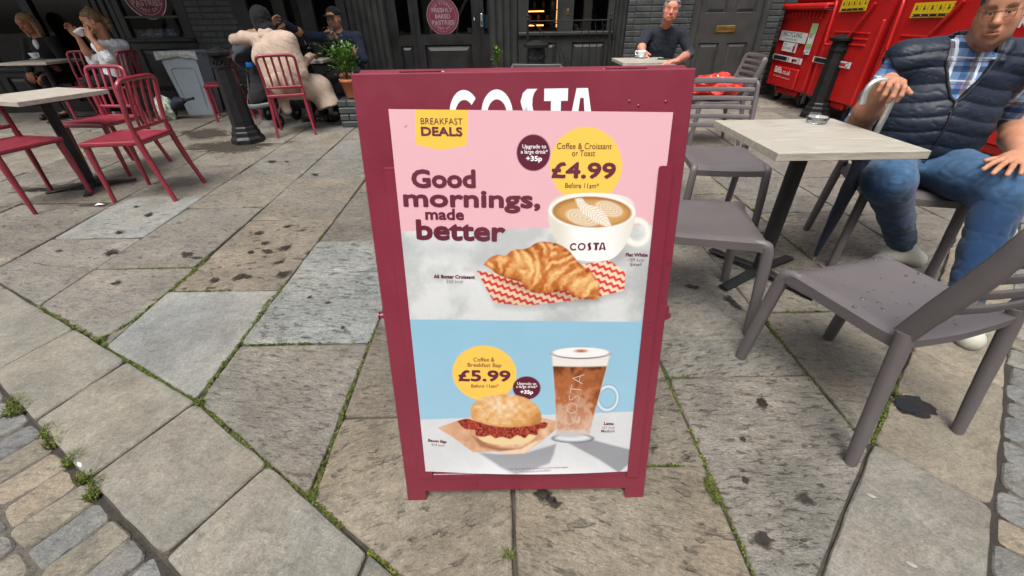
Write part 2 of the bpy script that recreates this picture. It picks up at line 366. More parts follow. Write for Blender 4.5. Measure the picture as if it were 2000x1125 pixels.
for i in range(len(XL) - 1):
    ys = YJ.get(i)
    if ys is None:
        ys = [rnd.uniform(.4, .9)]
        while ys[-1] < 7: ys.append(ys[-1] + rnd.uniform(.55, .95))
    ys = [-.6] + ys + [8.2]
    for k in range(len(ys) - 1):
        y0, y1 = ys[k], ys[k + 1]; sk = rnd.uniform(-.012, .012)
        poly = [(xat(i, y0), y0), (xat(i + 1, y0), y0 + sk), (xat(i + 1, y1), y1), (xat(i, y1), y1)]
        joints.append((poly[0], poly[1])); joints.append((poly[1], poly[2]))
        for h in (half(K1a, K1m, 1) if i <= 11 else half(K1m, K1b, 1), half(R1a, R1b, 1)): poly = clip(poly, *h)
        c = tone(); fx = (rnd.uniform(.55, 1.15), rnd.choice([0, 0, .15, .3, .5]), rnd.random())
        if i == 11 and y1 < 1.9: c = srgb(142, 142, 139); fx = (.08, 0, .3)
        if i == 11 and 1.8 < y0 < 1.9: c = srgb(137, 128, 115); fx = (.8, 1.0, .41)
        if i == 12 and 1.4 < y0 < 1.5: c = srgb(145, 147, 144); fx = (1.0, .6, .73)
        if i == 9 and 2.5 < y0 < 2.6: c = BLUE; fx = (.5, .5, .2)
        if i == 10 and 2.05 < y0 < 2.2: fx = (.6, .45, .9)
        if i == 15 and y1 < 1.2: c = srgb(143, 138, 130); fx = (1.25, .35, .55)
        if i == 15 and 1.1 < y0 < 1.3: c = srgb(140, 137, 130); fx = (1.2, .3, .15)
        if i in (13, 14) and y1 < 1.3: c = srgb(143, 134, 119); fx = (.75, .5, .37 + i)
        slab(fl, poly, rnd.uniform(-.004, .002), rnd, c, fx, gap=rnd.uniform(.004, .008))
# kerb courses, cut at an angle
def along(a, b_, t): return (a[0] + (b_[0] - a[0]) * t, a[1] + (b_[1] - a[1]) * t)
LJ = [((-4.6, 2.69), (-4.3, 2.73)), ((-3.7, 2.16), (-3.45, 2.28)), ((-2.95, 1.71), (-2.75, 1.905)), ((-2.16, 1.25), (-2.06, 1.54)), ((-1.74, 1.0), (-1.64, 1.315)), ((-1.35, .77), (-1.205, 1.083)), ((-.95, .535), (-.8, .815)), ((-.45, .25), (-.4, .546)), ((.1, -.08), (.0, .28)), ((.7, -.43), (.3, .08))]
for k in range(len(LJ) - 1):
    (o0, i0), (o1, i1) = LJ[k], LJ[k + 1]
    poly = clip(clip([o0, o1, i1, i0], *half(R1a, R1b, 1)), 0, 1, 3)
    slab(fl, poly, .004, rnd, kk(srgb(140, 136, 126), .95, 1.1), (.22, .05, rnd.random()), gap=.004, rad=.020, jit=.004, bev=.012)
RJ = [((.45, .12), (.9, -.35)), ((.77, .465), (1.22, -.0)), ((1.195, .875), (1.44, .655)), ((1.66, 1.29), (1.9, 1.115)), ((2.15, 1.73), (2.45, 1.6)), ((2.65, 2.2), (2.95, 2.05)), ((3.2, 2.7), (3.5, 2.56))]
RJ = [((.3, .04), (.62, -.08)), ((.74, .44), (1.0, .275)), ((1.195, .86), (1.385, .635)), ((1.69, 1.31), (1.86, 1.08)), ((2.15, 1.73), (2.4, 1.585)), ((2.65, 2.2), (2.9, 2.05)), ((3.2, 2.7), (3.5, 2.62)), ((3.8, 3.25), (4.1, 3.18)), ((4.5, 3.9), (4.8, 3.84))]
for k in range(len(RJ) - 1):
    (i0, o0), (i1, o1) = RJ[k], RJ[k + 1]
    slab(fl, [i0, o0, o1, i1], .004, rnd, kk(srgb(140, 136, 128) if k == 1 else srgb(144, 136, 121), .95, 1.08), (.25, .05, rnd.random()), gap=.005, rad=.026, jit=.006, bev=.014)
o = fl.build('paving', M_stone); o['kind'] = 'structure'
# granite setts outside both kerbs
st = MB(); SC = [srgb(132, 132, 130), srgb(138, 136, 130), srgb(142, 135, 121), srgb(126, 127, 127), srgb(150, 139, 122), srgb(136, 136, 132), srgb(128, 126, 122)]
def setts(a, b_, side, rows, depth, wlo, whi, t0, t1, slant):
    d = (Vector(b_) - Vector(a)); Ln = d.length; d.normalize(); nn = Vector((-d.y, d.x)) * side
    off = .004
    for r in range(rows):
        dep = depth * (1 if r == 0 else rnd.uniform(.85, 1.05)); t = t0 + rnd.uniform(0, .08)
        while t < t1:
            w_ = rnd.uniform(wlo, whi); j = lambda: rnd.uniform(-.008, .008)
            p = [Vector(a) + d * (t + j() - slant * off) + nn * (off + j()), Vector(a) + d * (t + w_ + j() - slant * off) + nn * (off + j()), Vector(a) + d * (t + w_ + j() - slant * (off + dep)) + nn * (off + dep + j()), Vector(a) + d * (t + j() - slant * (off + dep)) + nn * (off + dep + j())]
            c = rnd.choice(SC); k = rnd.uniform(.88, 1.1)
            slab(st, [tuple(q) for q in p], rnd.uniform(-.016, -.008), rnd, tuple(x * k for x in c), (.55, .1, rnd.random()), gap=rnd.uniform(.0025, .006), rad=.022, jit=.005, step=.03, bev=.014, tilt=.012, th=.06)
            t += w_
        off += dep
setts(K0a, K0b, -1, 9, .175, .098, .125, -2.2, 3.2, 0)
setts(R0a, R0b, -1, 8, .125, .10, .15, -1.0, 5.0, 0)
o = st.build('setts', M_stone); o['kind'] = 'structure'
# one bed of soil under it all, reaching far beyond the square
gm = MB(); N_ = 60
gm.add([(-60, -60, -.03), (60, -60, -.03), (60, 60, -.03), (-60, 60, -.03)], [(0, 1, 2, 3)]); o = gm.build('ground', M_soil); o['kind'] = 'structure'
jm = MB(); jm.add([(-9, .2, -.0135), (6, .2, -.0135), (6, 8, -.0135), (-9, 8, -.0135)], [(0, 1, 2, 3)])
cl = clip(clip([(-9, .0), (6, .0), (6, 8.3), (-9, 8.3)], *half(K0a, K0b, 1)), *half(R0a, R0b, 1))
jm = MB(); jm.add([(p[0], p[1], -.0135) for p in cl], [tuple(range(len(cl)))]); o = jm.build('joint_bed', mat('joint_bed', (0.05, 0.043, 0.034), 0.95, var=0.6, vscale=14, bump=0.8, bscale=120, fine=0.4)); o['kind'] = 'structure'
jm = MB(); jm.add([(-9, -9, -.019), (9, -9, -.019), (9, 4.6, -.019), (-9, 4.6, -.019)], [(0, 1, 2, 3)]); o = jm.build('sett_bed', M_sand); o['kind'] = 'structure'

def strip(a, b_, side, w_, e0, e1, name):
    a, b_ = Vector(a), Vector(b_); d = (b_ - a).normalized(); nn = Vector((-d.y, d.x)) * side; k = MB(); N2_ = 60; vs = []
    for i in range(N2_ + 1):
        p = a + d * (-e0 + ((b_ - a).length + e0 + e1) * i / N2_); q = p + nn * (w_ * (1 + .5 * mnoise.noise(Vector((i * .37, 2, side))))); p = p - nn * .02; vs += [(p.x, p.y, -.0172), (q.x, q.y, -.0178)]
    k.add(vs, [(2 * i, 2 * i + 1, 2 * i + 3, 2 * i + 2) for i in range(N2_)]); o = k.build(name, M_soil); o['kind'] = 'structure'
strip(K0a, K0b, -1, .026, 1.5, 1.5, 'kerb_soil'); strip(R0a, R0b, -1, .03, 1.0, 4.0, 'kerb_soil')
# moss and grass in the joints
mo = MB(); rm = random.Random(3)
MC = [srgb(78, 96, 38), srgb(92, 108, 46), srgb(62, 82, 32), srgb(108, 116, 60), srgb(92, 88, 52), srgb(70, 62, 40)]
def tuft(x, y, z, r, h, n, blade=False):
    for _ in range(n):
        a = rm.uniform(0, 6.283); q = r * math.sqrt(rm.random()); px, py = x + q * math.cos(a), y + q * math.sin(a); ln = rm.uniform(.4, 1) * h; an = rm.uniform(0, 6.283); le = rm.uniform(.2, 1.1); wd = (.0012 if blade else rm.uniform(.0016, .0035))
        dx, dy = math.cos(an), math.sin(an); ux, uy = -dy * wd, dx * wd
        c = rm.choice(MC); k = rm.uniform(.65, 1.25); mo.cur = {'Col': tuple(t * k for t in c)}
        if blade:
            mo.add([(px - ux, py - uy, z), (px + ux, py + uy, z), (px + dx * ln * le * .4 + ux * .8, py + dy * ln * le * .4 + uy * .8, z + ln * .7), (px + dx * ln * le * .4 - ux * .8, py + dy * ln * le * .4 - uy * .8, z + ln * .7), (px + dx * ln * le, py + dy * ln * le, z + ln * .95)], [(0, 1, 2, 3), (3, 2, 4)], 0)
        else:
            zt = z + ln * rm.uniform(.3, 1); s_ = wd * 1.3
            mo.add([(px - ux, py - uy, zt - s_ * .6), (px + dx * s_, py + dy * s_, zt), (px + ux, py + uy, zt + s_ * .5), (px - dx * s_, py - dy * s_, zt + s_ * .3)], [(0, 1, 2, 3)], 0)
def moss(pts, wd, dens, h=.012, z=-.012, patch=-0.22):
    P = [G(p) for p in pts]
    for i in range(len(P) - 1):
        L = (P[i + 1] - P[i]).length; n = max(1, int(L * dens))
        for k in range(n):
            t = rm.random(); q = P[i].lerp(P[i + 1], t)
            if mnoise.noise(Vector((q.x * 11, q.y * 11, 5))) < patch: continue
            k2 = .6 + .6 * (mnoise.noise(Vector((q.x * 23, q.y * 23, 9))) + .5)
            tuft(q.x + rm.gauss(0, wd * .35), q.y + rm.gauss(0, wd * .35), z, wd * .5 * k2, h * k2, 10)
moss([(76, 597), (194, 663), (260, 709), (388, 787), (526, 911), (610, 976), (722, 1078), (778, 1125)], .012, 420, .013, patch=-0.34)
moss([(194, 663), (267, 620), (331, 567)], .014, 520, .014, patch=-0.52)
moss([(331, 567), (384, 524), (405, 503)], .016, 520, .016, patch=-0.62)
moss([(388, 787), (412, 741), (469, 670), (526, 585), (558, 553)], .013, 520, .014, patch=-0.57)
moss([(338, 569), (430, 565), (555, 560)], .012, 420, .012, patch=-0.42)
moss([(476, 672), (600, 668), (722, 661)], .009, 340, .011, patch=-0.32)
moss([(185, 526), (280, 524), (380, 523)], .010, 330, .012, patch=-0.42)
moss([(0, 441), (100, 438), (156, 436)], .012, 300, .012, patch=-0.42)
moss([(610, 976), (620, 944), (641, 881), (662, 829), (676, 780), (700, 720), (735, 640)], .011, 420, .014, patch=-0.37)
moss([(618, 478), (628, 462)], .02, 800, .018)
moss([(991, 958), (992, 1125)], .009, 420, .012, patch=-0.27)
moss([(1294, 720), (1330, 800), (1376, 900), (1424, 1004), (1476, 1120)], .008, 420, .013, patch=-0.22)
moss([(1500, 628), (1569, 730), (1620, 790), (1665, 836)], .012, 600, .014, patch=-0.42)
moss([(1510, 610), (1570, 607), (1636, 606)], .009, 380, .011, patch=-0.32)
moss([(1304, 736), (1440, 731), (1572, 728)], .006, 260, .009, patch=-0.17)
moss([(1268, 908), (1372, 898)], .008, 420, .012, patch=-0.22)
moss([(1696, 860), (1724, 836), (1736, 780), (1760, 725)], .012, 700, .016, patch=-0.52)
moss([(1520, 455), (1575, 495)], .012, 400, .013, patch=-0.52)
moss([(1345, 380), (1420, 378), (1466, 405)], .014, 400, .014, patch=-0.42)
moss([(470, 405), (517, 402)], .01, 300, .010, patch=-0.32)
moss([(590, 405), (700, 342)], .006, 100, .01, patch=-0.12)
for cx_, cy_, r_, n_ in ((608, 968, .018, 150), (196, 664, .022, 150), (390, 788, .016, 120), (1390, 955, .017, 160), (1385, 940, .012, 90), (1398, 975, .012, 90), (1745, 768, .017, 120), (1697, 858, .014, 90), (993, 1085, .012, 120), (1474, 410, .02, 80)):
    q = G((cx_, cy_)); tuft(q.x, q.y, -.01, r_, .026, n_, True); tuft(q.x, q.y, -.008, r_, .016, n_)
for cx_, cy_, r_, n_ in ((35, 795, .045, 420), (95, 840, .028, 260), (105, 860, .03, 260), (140, 897, .026, 260), (165, 930, .025, 260), (190, 945, .025, 220), (178, 965, .022, 160), (30, 780, .03, 220), (150, 890, .02, 120)):
    q = G((cx_, cy_)); tuft(q.x, q.y, -.016, r_, .030, n_, True); tuft(q.x, q.y, -.012, r_, .018, n_ // 2)
o = mo.build('moss', mat('moss', (0.1, 0.15, 0.04), 0.8, var=0.25, vscale=30, attr='Col', spec=0.2)); o['kind'] = 'stuff'
# ================================================================== shop front
FY = 7.1
M_paint = mat('charcoal_gloss_paint', (0.025, 0.0265, 0.0265), 0.36, var=0.2, vscale=5, bump=0.25, bscale=60, rvar=0.1, dirt=.25, dirtcol=(.05, .047, .042))
M_black = mat('black_joinery_paint', (0.010, 0.010, 0.0105), 0.4, var=0.2, vscale=5, bump=0.15, bscale=50)
M_brick = mat('painted_brick', (0.046, 0.052, 0.051), 0.42, var=0.3, vscale=7, bump=0.7, bscale=55, rvar=.12, dirt=.4, dirtcol=(.022, .024, .024))
M_doorp = mat('grey_door_paint', (0.037, 0.038, 0.037), 0.42, var=0.15, vscale=6, bump=0.15, bscale=70, dirt=.25, dirtcol=(.055, .052, .048))
M_brass = mat('brass', (0.42, 0.30, 0.08), 0.38, 0.9, var=.2)
M_iron = mat('black_iron', (0.0095, 0.0095, 0.010), 0.48, spec=.35, var=.3, vscale=12, bump=.4, bscale=60)
M_pane = glassmat('window_glass', (.85, .88, .87), mirror=.03)
M_steel = mat('steel', (.55, .55, .55), .35, .9)
def facade(name, label, cat, x0=0.0):
    return empty(name, (x0, FY, 0), 0, label, cat)
def part(mb, name, m, root): return mb.build(name, m, root)
def B(mb, x0, x1, z0, z1, y0=0.0, y1=.1, m=0, b=.004): mb.box(((x0 + x1) / 2, (y0 + y1) / 2, (z0 + z1) / 2), (x1 - x0, y1 - y0, z1 - z0), b, m)
rb = random.Random(5)
def brick_wall(name, label, x0, x1, z1, root=None, z0=0.0):
    r = facade(name, label, 'wall'); mb = MB(); z = z0 + .004; k = 0
    while z < z1 - .03:
        x = x0 + (-.1125 if k % 2 else 0)
        while x < x1:
            wdt = .215 if rb.random() < .75 else .1025; a, c = max(x, x0 + .004), min(x + wdt, x1 - .004)
            if c - a > .03: mb.box(((a + c) / 2, .05 + rb.uniform(-.003, .003), z + .0325), (c - a - rb.uniform(0, .003), .1, .065 + rb.uniform(-.003, .002)), .007, 0, Matrix.Rotation(rb.uniform(-.006, .006), 4, 'Y'))
            x += wdt + .009
        z += .075; k += 1
    mb.build('bricks', M_brick, r)
    mm = MB(); B(mm, x0, x1, z0, z1, .0075, .11, b=0); mm.build('mortar', mat('painted_mortar', (.028, .031, .031), .6, var=.3, vscale=20, bump=.5, bscale=90), r)
    return r
def panel_inset(mb, x0, x1, z0, z1, y=0.0, d=.022, w_=.03):
    """raised and fielded panel: a sunk moulding round a bevelled field"""
    a = [(x0, y, z0), (x1, y, z0), (x1, y, z1), (x0, y, z1)]; i1 = [(x0 + w_ * .4, y + d, z0 + w_ * .4), (x1 - w_ * .4, y + d, z0 + w_ * .4), (x1 - w_ * .4, y + d, z1 - w_ * .4), (x0 + w_ * .4, y + d, z1 - w_ * .4)]
    i2 = [(x0 + w_ * 1.7, y + d * .25, z0 + w_ * 1.7), (x1 - w_ * 1.7, y + d * .25, z0 + w_ * 1.7), (x1 - w_ * 1.7, y + d * .25, z1 - w_ * 1.7), (x0 + w_ * 1.7, y + d * .25, z1 - w_ * 1.7)]
    vs = a + i1 + i2; mb.add(vs, [(i, (i + 1) % 4, 4 + (i + 1) % 4, 4 + i) for i in range(4)] + [(4 + i, 4 + (i + 1) % 4, 8 + (i + 1) % 4, 8 + i) for i in range(4)] + [(8, 9, 10, 11)], 0)
def framed(mb, x0, x1, z0, z1, hol, y0=0.0, y1=.06, m=0):
    """a board with rectangular holes (bars between them are butted), holes = rows of (xa, xb, za, zb) left to right"""
    xs = sorted({x0, x1, *[h[0] for h in hol], *[h[1] for h in hol]}); zs = sorted({z0, z1, *[h[2] for h in hol], *[h[3] for h in hol]})
    for i in range(len(xs) - 1):
        run = None
        for k in range(len(zs)):
            solid = k < len(zs) - 1 and not any(h[0] <= (xs[i] + xs[i + 1]) / 2 <= h[1] and h[2] <= (zs[k] + zs[k + 1]) / 2 <= h[3] for h in hol)
            if solid and run is None: run = zs[k]
            if not solid and run is not None: B(mb, xs[i], xs[i + 1], run, zs[k], y0, y1, m, b=0); run = None
TOP = 3.3
# brick walls
brick_wall('brick_wall', 'charcoal painted brick wall behind the man in the dark jumper, left of the grey panelled door', 1.72, 2.66, TOP)
brick_wall('brick_wall', 'narrow dark painted brick wall between the grey panelled door and the red bins', 3.745, 3.93, TOP)
w2 = brick_wall('brick_wall', 'dark painted brick wall set back behind the red bins', 3.93, 9.0, TOP); w2.location.y += .55
rw = facade('wall_return', 'short return of the brick wall beside the first red bin', 'wall'); mb = MB(); mb.box((3.93, .33, TOP / 2), (.1, .45, TOP), .004); mb.build('wall_face', M_brick, rw)
brick_wall('brick_wall', 'dark painted brick wall above the grey plastic bin', -4.56, -3.86, TOP)
# panelled door
d = facade('front_door', 'dark grey panelled door with a brass letter box', 'door'); DF = (2.75, 3.655)
mb = MB(); hol = [(2.84, 3.145, 1.17, 2.0), (3.265, 3.57, 1.17, 2.0), (2.84, 3.145, .23, .80), (3.265, 3.57, .23, .80)]
framed(mb, DF[0], DF[1], .06, 2.1, hol, .03, .08)
for h in hol: panel_inset(mb, h[0], h[1], h[2], h[3], .03)
mb.build('door_leaf', M_doorp, d)
mb = MB(); B(mb, 2.66, 2.75, 0, 2.2, -.02, .09); B(mb, 3.655, 3.745, 0, 2.2, -.02, .09); B(mb, 2.75, 3.655, 2.1, 2.2, -.02, .09); B(mb, 2.685, 2.735, 0, 2.2, -.035, -.02); B(mb, 3.67, 3.72, 0, 2.2, -.035, -.02); B(mb, 2.75, 3.655, 0, .06, -.03, .09); B(mb, 2.66, 3.745, 2.2, TOP, -.02, .09)
mb.build('door_frame', M_doorp, d)
mb = MB(); mb.box((3.185, .024, .975), (.275, .012, .085), .004); q = mb.build('letter_box', M_brass, d)
mb = MB(); mb.box((3.185, .0155, .985), (.20, .006, .022), .002); B(mb, 3.085, 3.285, 1.0, 1.006, .012, .0175, b=0); mb.build('flap', mat('brass_flap', (.25, .17, .045), .45, .9), q)
# fluted pilasters
def pilaster(label, x0, x1, m=None):
    p = facade('pilaster', label, 'pilaster'); mb = MB(); n = max(3, int((x1 - x0) / .085)); w_ = (x1 - x0) / n
    B(mb, x0, x1, 0, TOP, .03, .1)
    for k in range(n):
        B(mb, x0 + w_ * k + .012, x0 + w_ * (k + 1) - .012, .28, TOP, .0, .03, b=.012)
    mb.build('shaft', m or M_paint, p); mb = MB(); B(mb, x0 - .02, x1 + .02, 0, .28, -.03, .028, b=.008); mb.build('plinth', m or M_paint, p); return p
pilaster('dark fluted pilaster left of the black shop door', -2.30, -1.74)
pilaster('dark fluted pilaster between the black shop door and the railed window', -.262, .155)
pilaster('dark pilaster between the two left hand windows', -5.86, -5.55)
pilaster('slim dark pilaster right of the railed window', 1.53, 1.72)
# windows: frame, glass, sill panel
def window(label, x0, x1, zs, hol, panels, bars=(), m=M_paint, dep=.06, glasses=True):
    o = facade('shop_window', label, 'window'); mb = MB(); framed(mb, x0, x1, 0.0, TOP, hol + panels, 0.0, dep)
    for p in panels: panel_inset(mb, *p, .0, .03, .035)
    f = mb.build('frame', m, o)
    mb = MB(); B(mb, x0, x1, zs - .045, zs, -.045, -.001, b=.008); mb.build('sill', m, o)
    for bx in bars:
        mb = MB(); B(mb, *bx, .012, .04, b=.004); mb.build('glazing_bar', M_brick, o)
    if glasses:
        for h in hol:
            mb = MB(); mb.add([(h[0], .045, h[2]), (h[1], .045, h[2]), (h[1], .045, h[3]), (h[0], .045, h[3])], [(0, 1, 2, 3)]); mb.build('pane', M_pane, o)
    return o
window('left hand shop window with a round pastry sticker and a grey crossbar', -5.55, -4.56, .975, [(-5.47, -4.70, .985, 2.6)], [(-5.44, -4.76, .28, .84)], [(-5.47, -4.70, 1.22, 1.25)])
window('dark reflecting window behind the two women at the left edge', -8.9, -5.86, .62, [(-8.7, -7.75, .64, 2.6), (-7.65, -6.85, .64, 2.6), (-6.72, -5.98, .64, 2.6)], [(-8.7, -7.75, .15, .5), (-7.65, -6.85, .15, .5), (-6.72, -5.98, .15, .5)], m=M_black)
window('dark window and side door behind the man in the black cap', -3.86, -2.30, .66, [(-3.68, -3.32, .68, 2.6), (-3.16, -2.95, .1, 2.6), (-2.76, -2.42, .68, 2.6)], [(-3.68, -3.32, .15, .52), (-2.76, -2.42, .15, .52)])
o = window('railed shop window with warm lit shelves inside', .155, 1.53, .975, [(.30, .72, .985, 2.6), (.945, 1.44, .985, 2.6)], [(.30, .72, .2, .84), (.945, 1.44, .2, .84)])
for xx in (.86,):
    mb = MB(); B(mb, xx - .013, xx + .013, 1.18, 1.25, -.012, -.001, b=.002); q = mb.build('lock_plate', M_brass, o)
    mb = MB(); B(mb, xx - .006, xx + .006, 1.20, 1.23, -.016, -.0125, b=0); mb.build('keyhole', M_black, q)
# shop door, black, set back a little
d = facade('shop_door', 'black glazed shop door with a round burgundy pastry sticker', 'door'); mb = MB()
framed(mb, -1.74, -.262, .02, 2.35, [(-1.60, -1.42, .96, 2.25), (-1.28, -.52, .965, 2.25), (-.345, -.285, .96, 2.25), (-1.60, -1.42, .15, .82), (-1.24, -.54, .15, .83)], .06, .12)
panel_inset(mb, -1.60, -1.42, .15, .82, .06); panel_inset(mb, -1.24, -.54, .15, .83, .06, .03, .045); B(mb, -.412, -.398, .02, 2.35, .05, .0595, b=0); B(mb, -1.36, -1.35, .02, 2.35, .05, .0595, b=0)
mb.build('door_leaf', M_black, d)
for h in ((-1.60, -1.42), (-1.28, -.52), (-.345, -.285)):
    mb = MB(); mb.add([(h[0], .095, .96), (h[1], .095, .96), (h[1], .095, 2.25), (h[0], .095, 2.25)], [(0, 1, 2, 3)]); mb.build('pane', M_pane, d)
mb = MB(); mb.box((-.375, .045, 1.13), (.035, .02, .17), .012); q = mb.build('door_handle', M_steel, d); mb = MB(); mb.box((-.375, .03, 1.10), (.016, .012, .05), .004); mb.build('lock', M_black, q)
mb = MB(); B(mb, -.49, -.478, 1.13, 1.165, .05, .0595, b=.001); mb.build('button', mat('cream_plastic', (.6, .6, .5), .5), d)
mb = MB(); B(mb, -1.74, -.262, 2.35, TOP, .03, .12); B(mb, -1.74, -.262, 0, .02, -.02, .12); mb.build('lintel', M_black, d)
# round stickers
M_burg = mat('burgundy_vinyl', (.105, .014, .034), .5, var=.05); M_white = mat('white_vinyl', (.62, .62, .6), .5, var=.05); M_burg2 = mat('burgundy_vinyl_lit', (.15, .016, .045), .5, var=.05); M_pinkv = mat('pale_ring', (.42, .28, .26), .5, var=.05)
def disc(mb, r0, r1, z, m, n=48, cut=None):
    vs = []; fs = []
    for k in range(n):
        a = 2 * math.pi * k / n
        for r in (r0, r1):
            y = r * math.sin(a)
            vs.append((r * math.cos(a), max(y, cut) if cut is not None else y, z))
    for k in range(n): j = (k + 1) % n; fs.append((2 * k, 2 * k + 1, 2 * j + 1, 2 * j))
    mb.add(vs, fs, m)
def arc_text(mb, s, r, mid, h, m, z, top=True, sp=1.0):
    cap = text_data('H', .02)[0][:, 1].max(); ws = [(text_data(c, .02)[0][:, 0].max() - text_data(c, .02)[0][:, 0].min()) * h / cap if c != ' ' else h * .55 for c in s]
    tot = sum(ws) + h * .25 * (len(s) - 1); a = mid + (tot / 2 / r if top else -tot / 2 / r)
    for c, w_ in zip(s, ws):
        da = (w_ / 2) / r; a += -da if top else da
        if c != ' ':
            X = Matrix.Translation((r * math.cos(a), r * math.sin(a), z)) @ Matrix.Rotation(a - math.pi / 2 if top else a + math.pi / 2, 4, 'Z')
            mb.text(c, w_, h, .02, m, X)
        a += -(da + h * .25 / r) if top else (da + h * .25 / r)
def sticker(cx, cz, r, y, parent_mats, label, cut=None):
    mb = MB(); mb.M = Matrix.Translation((cx, y, cz)) @ Matrix.Rotation(math.pi / 2, 4, 'X'); k = r / .23
    disc(mb, 0.0001, r, 0, 1, cut=cut); disc(mb, 0.0001, r * .965, .0006, 0, cut=(cut if cut is None else cut + .003)); disc(mb, r * .80, r * .825, .0012, 2, cut=(cut if cut is None else cut + .003))
    arc_text(mb, 'IN STORE', r * .62, math.pi / 2, .030 * k, 3, .0012); arc_text(mb, 'EVERY DAY', r * .72, -math.pi / 2, .030 * k, 3, .0012, False)
    for i, (t, w_) in enumerate((('FRESHLY', .30), ('BAKED', .215), ('PASTRIES', .32))): mb.text(t, w_ * k, .052 * k, .025, 3, Matrix.Translation((0, (.05 - i * .075) * k, .0012)))
    o = mb.build('window_sticker', parent_mats); tag(o, label, 'sticker'); return o
sticker(-.94, 1.186, .232, FY + .0905, [M_burg, mat('sticker_rim', (.16, .13, .13), .5), mat('sticker_ring', (.15, .08, .085), .5), mat('sticker_lettering', (.2, .16, .165), .5)], 'round burgundy pastry sticker on the glass of the black shop door', cut=-.22)
sticker(-5.085, 1.50, .295, FY + .0405, [M_burg2, M_white, M_pinkv, M_pinkv], 'white rimmed burgundy pastry sticker on the left hand window')
# poster in the narrow sidelight and papers
mb = MB(); B(mb, -.345, -.287, 1.03, 1.2, .10, .103, b=0); o = mb.build('blue_poster', mat('blue_print', (.03, .16, .32), .5)); o.location = (0, FY, 0); tag(o, 'small blue poster inside the narrow glass beside the shop door', 'poster')
# interior: floor, back wall, counter with lit shelves
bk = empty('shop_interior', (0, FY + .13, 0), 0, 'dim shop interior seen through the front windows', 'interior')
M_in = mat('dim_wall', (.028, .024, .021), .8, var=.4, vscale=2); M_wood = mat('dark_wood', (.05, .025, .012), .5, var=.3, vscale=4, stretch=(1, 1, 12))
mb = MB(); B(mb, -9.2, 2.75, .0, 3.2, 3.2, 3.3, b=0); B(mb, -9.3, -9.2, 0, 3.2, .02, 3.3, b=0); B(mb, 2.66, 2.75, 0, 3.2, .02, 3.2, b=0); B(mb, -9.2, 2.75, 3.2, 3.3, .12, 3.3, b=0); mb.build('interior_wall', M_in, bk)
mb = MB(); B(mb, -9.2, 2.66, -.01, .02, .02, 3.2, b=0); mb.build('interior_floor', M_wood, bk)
mb = MB(); pass
for q in ((.2, 2.5, .02, 1.0, 1.6, 2.2), (-4, -2.4, .02, .9, 1.4, 2.0), (-8, -5, .02, .75, .9, 1.6)):
    mb = MB(); B(mb, *q, b=.01); mb.build('counter', M_wood, bk)
mb = MB()
for z in (1.05, 1.24, 1.45): B(mb, .25, 1.0, z, z + .015, 1.0, 1.3, b=0)
for x in (.24, 1.0): B(mb, x, x + .02, .02, 1.6, 1.0, 1.3, b=0)
mb.build('shelf', M_wood, bk)
M_warm = emit('warm_lamp', (1.0, .42, .10), 5.0)
for (x0, x1, z) in ((.27, .60, 1.236), (.27, .60, 1.04), (.9, .99, 1.04)):
    mb = MB(); B(mb, x0, x1, z - .012, z, .99, .998, b=0); mb.build('shelf_light', M_warm, bk)
mb = MB(); B(mb, .82, .832, 1.0, 2.3, 1.1, 1.11, b=0); mb.build('lamp_strip', emit('warm_strip', (1.0, .5, .18), 1.2), bk)
M_pas = mat('pastry_crust', (.25, .12, .04), .6)
for k in range(9): mb = MB(); x = .3 + k * .075; mb.lathe([(0.001, 0), (.025, 0), (.028, .09), (.012, .11), (0.001, .12)], 10, 0, (x, 1.15, 1.068 if k % 2 else 1.258)); mb.build('pastry', M_pas, bk)
mb = MB(); B(mb, 1.25, 1.38, .9, 2.4, .9, 1.0, b=0); mb.build('cream_column', mat('cream_paint', (.5, .46, .38), .7), bk)
mb = MB()
for x in (-1.05, -.6): mb.tube(bez([(x - .3, 1.2, .3), (x - .25, 1.2, 1.1), (x, 1.2, 1.5), (x + .12, 1.2, 1.62)]), .025)
mb.build('arch_moulding', mat('pale_arch', (.3, .27, .22), .7), bk)
mb = MB(); B(mb, -.62, -.56, .97, 1.03, .3, .32, b=0, m=0); mb.build('leaflet', mat('leaflet_print', (.35, .42, .55), .6), bk)
# folded blue bag on the window ledge
mb = MB(); rr = random.Random(2)
vs = []; fs = []
NX, NY = 40, 12
for j in range(NY + 1):
    for i in range(NX + 1):
        u, v = i / NX, j / NY; x = -5.44 + .58 * u; e = min(1, 6 * min(u, 1 - u)) * math.sin(math.pi * min(1, v * .5 + .02)) ; nz = mnoise.noise(Vector((x * 18, v * 5, 1))) * .03 + mnoise.noise(Vector((x * 45, v * 9, 4))) * .014
        vs.append((x, .09 + .12 * v + nz, .99 + (.095 * e) + nz * .8 * e))
for j in range(NY):
    for i in range(NX): a = j * (NX + 1) + i; fs.append((a, a + 1, a + NX + 2, a + NX + 1))
mb.add(vs, fs, 0, False); B(mb, -5.43, -4.87, .98, 1.03, .1, .2, b=.02)
o = mb.build('plastic_bag', mat('blue_plastic', (.05, .075, .12), .3, var=.6, vscale=25, coat=.4)); o.location = (0, FY, 0); tag(o, 'crumpled blue plastic wrap lying inside the left hand window', 'plastic bag')
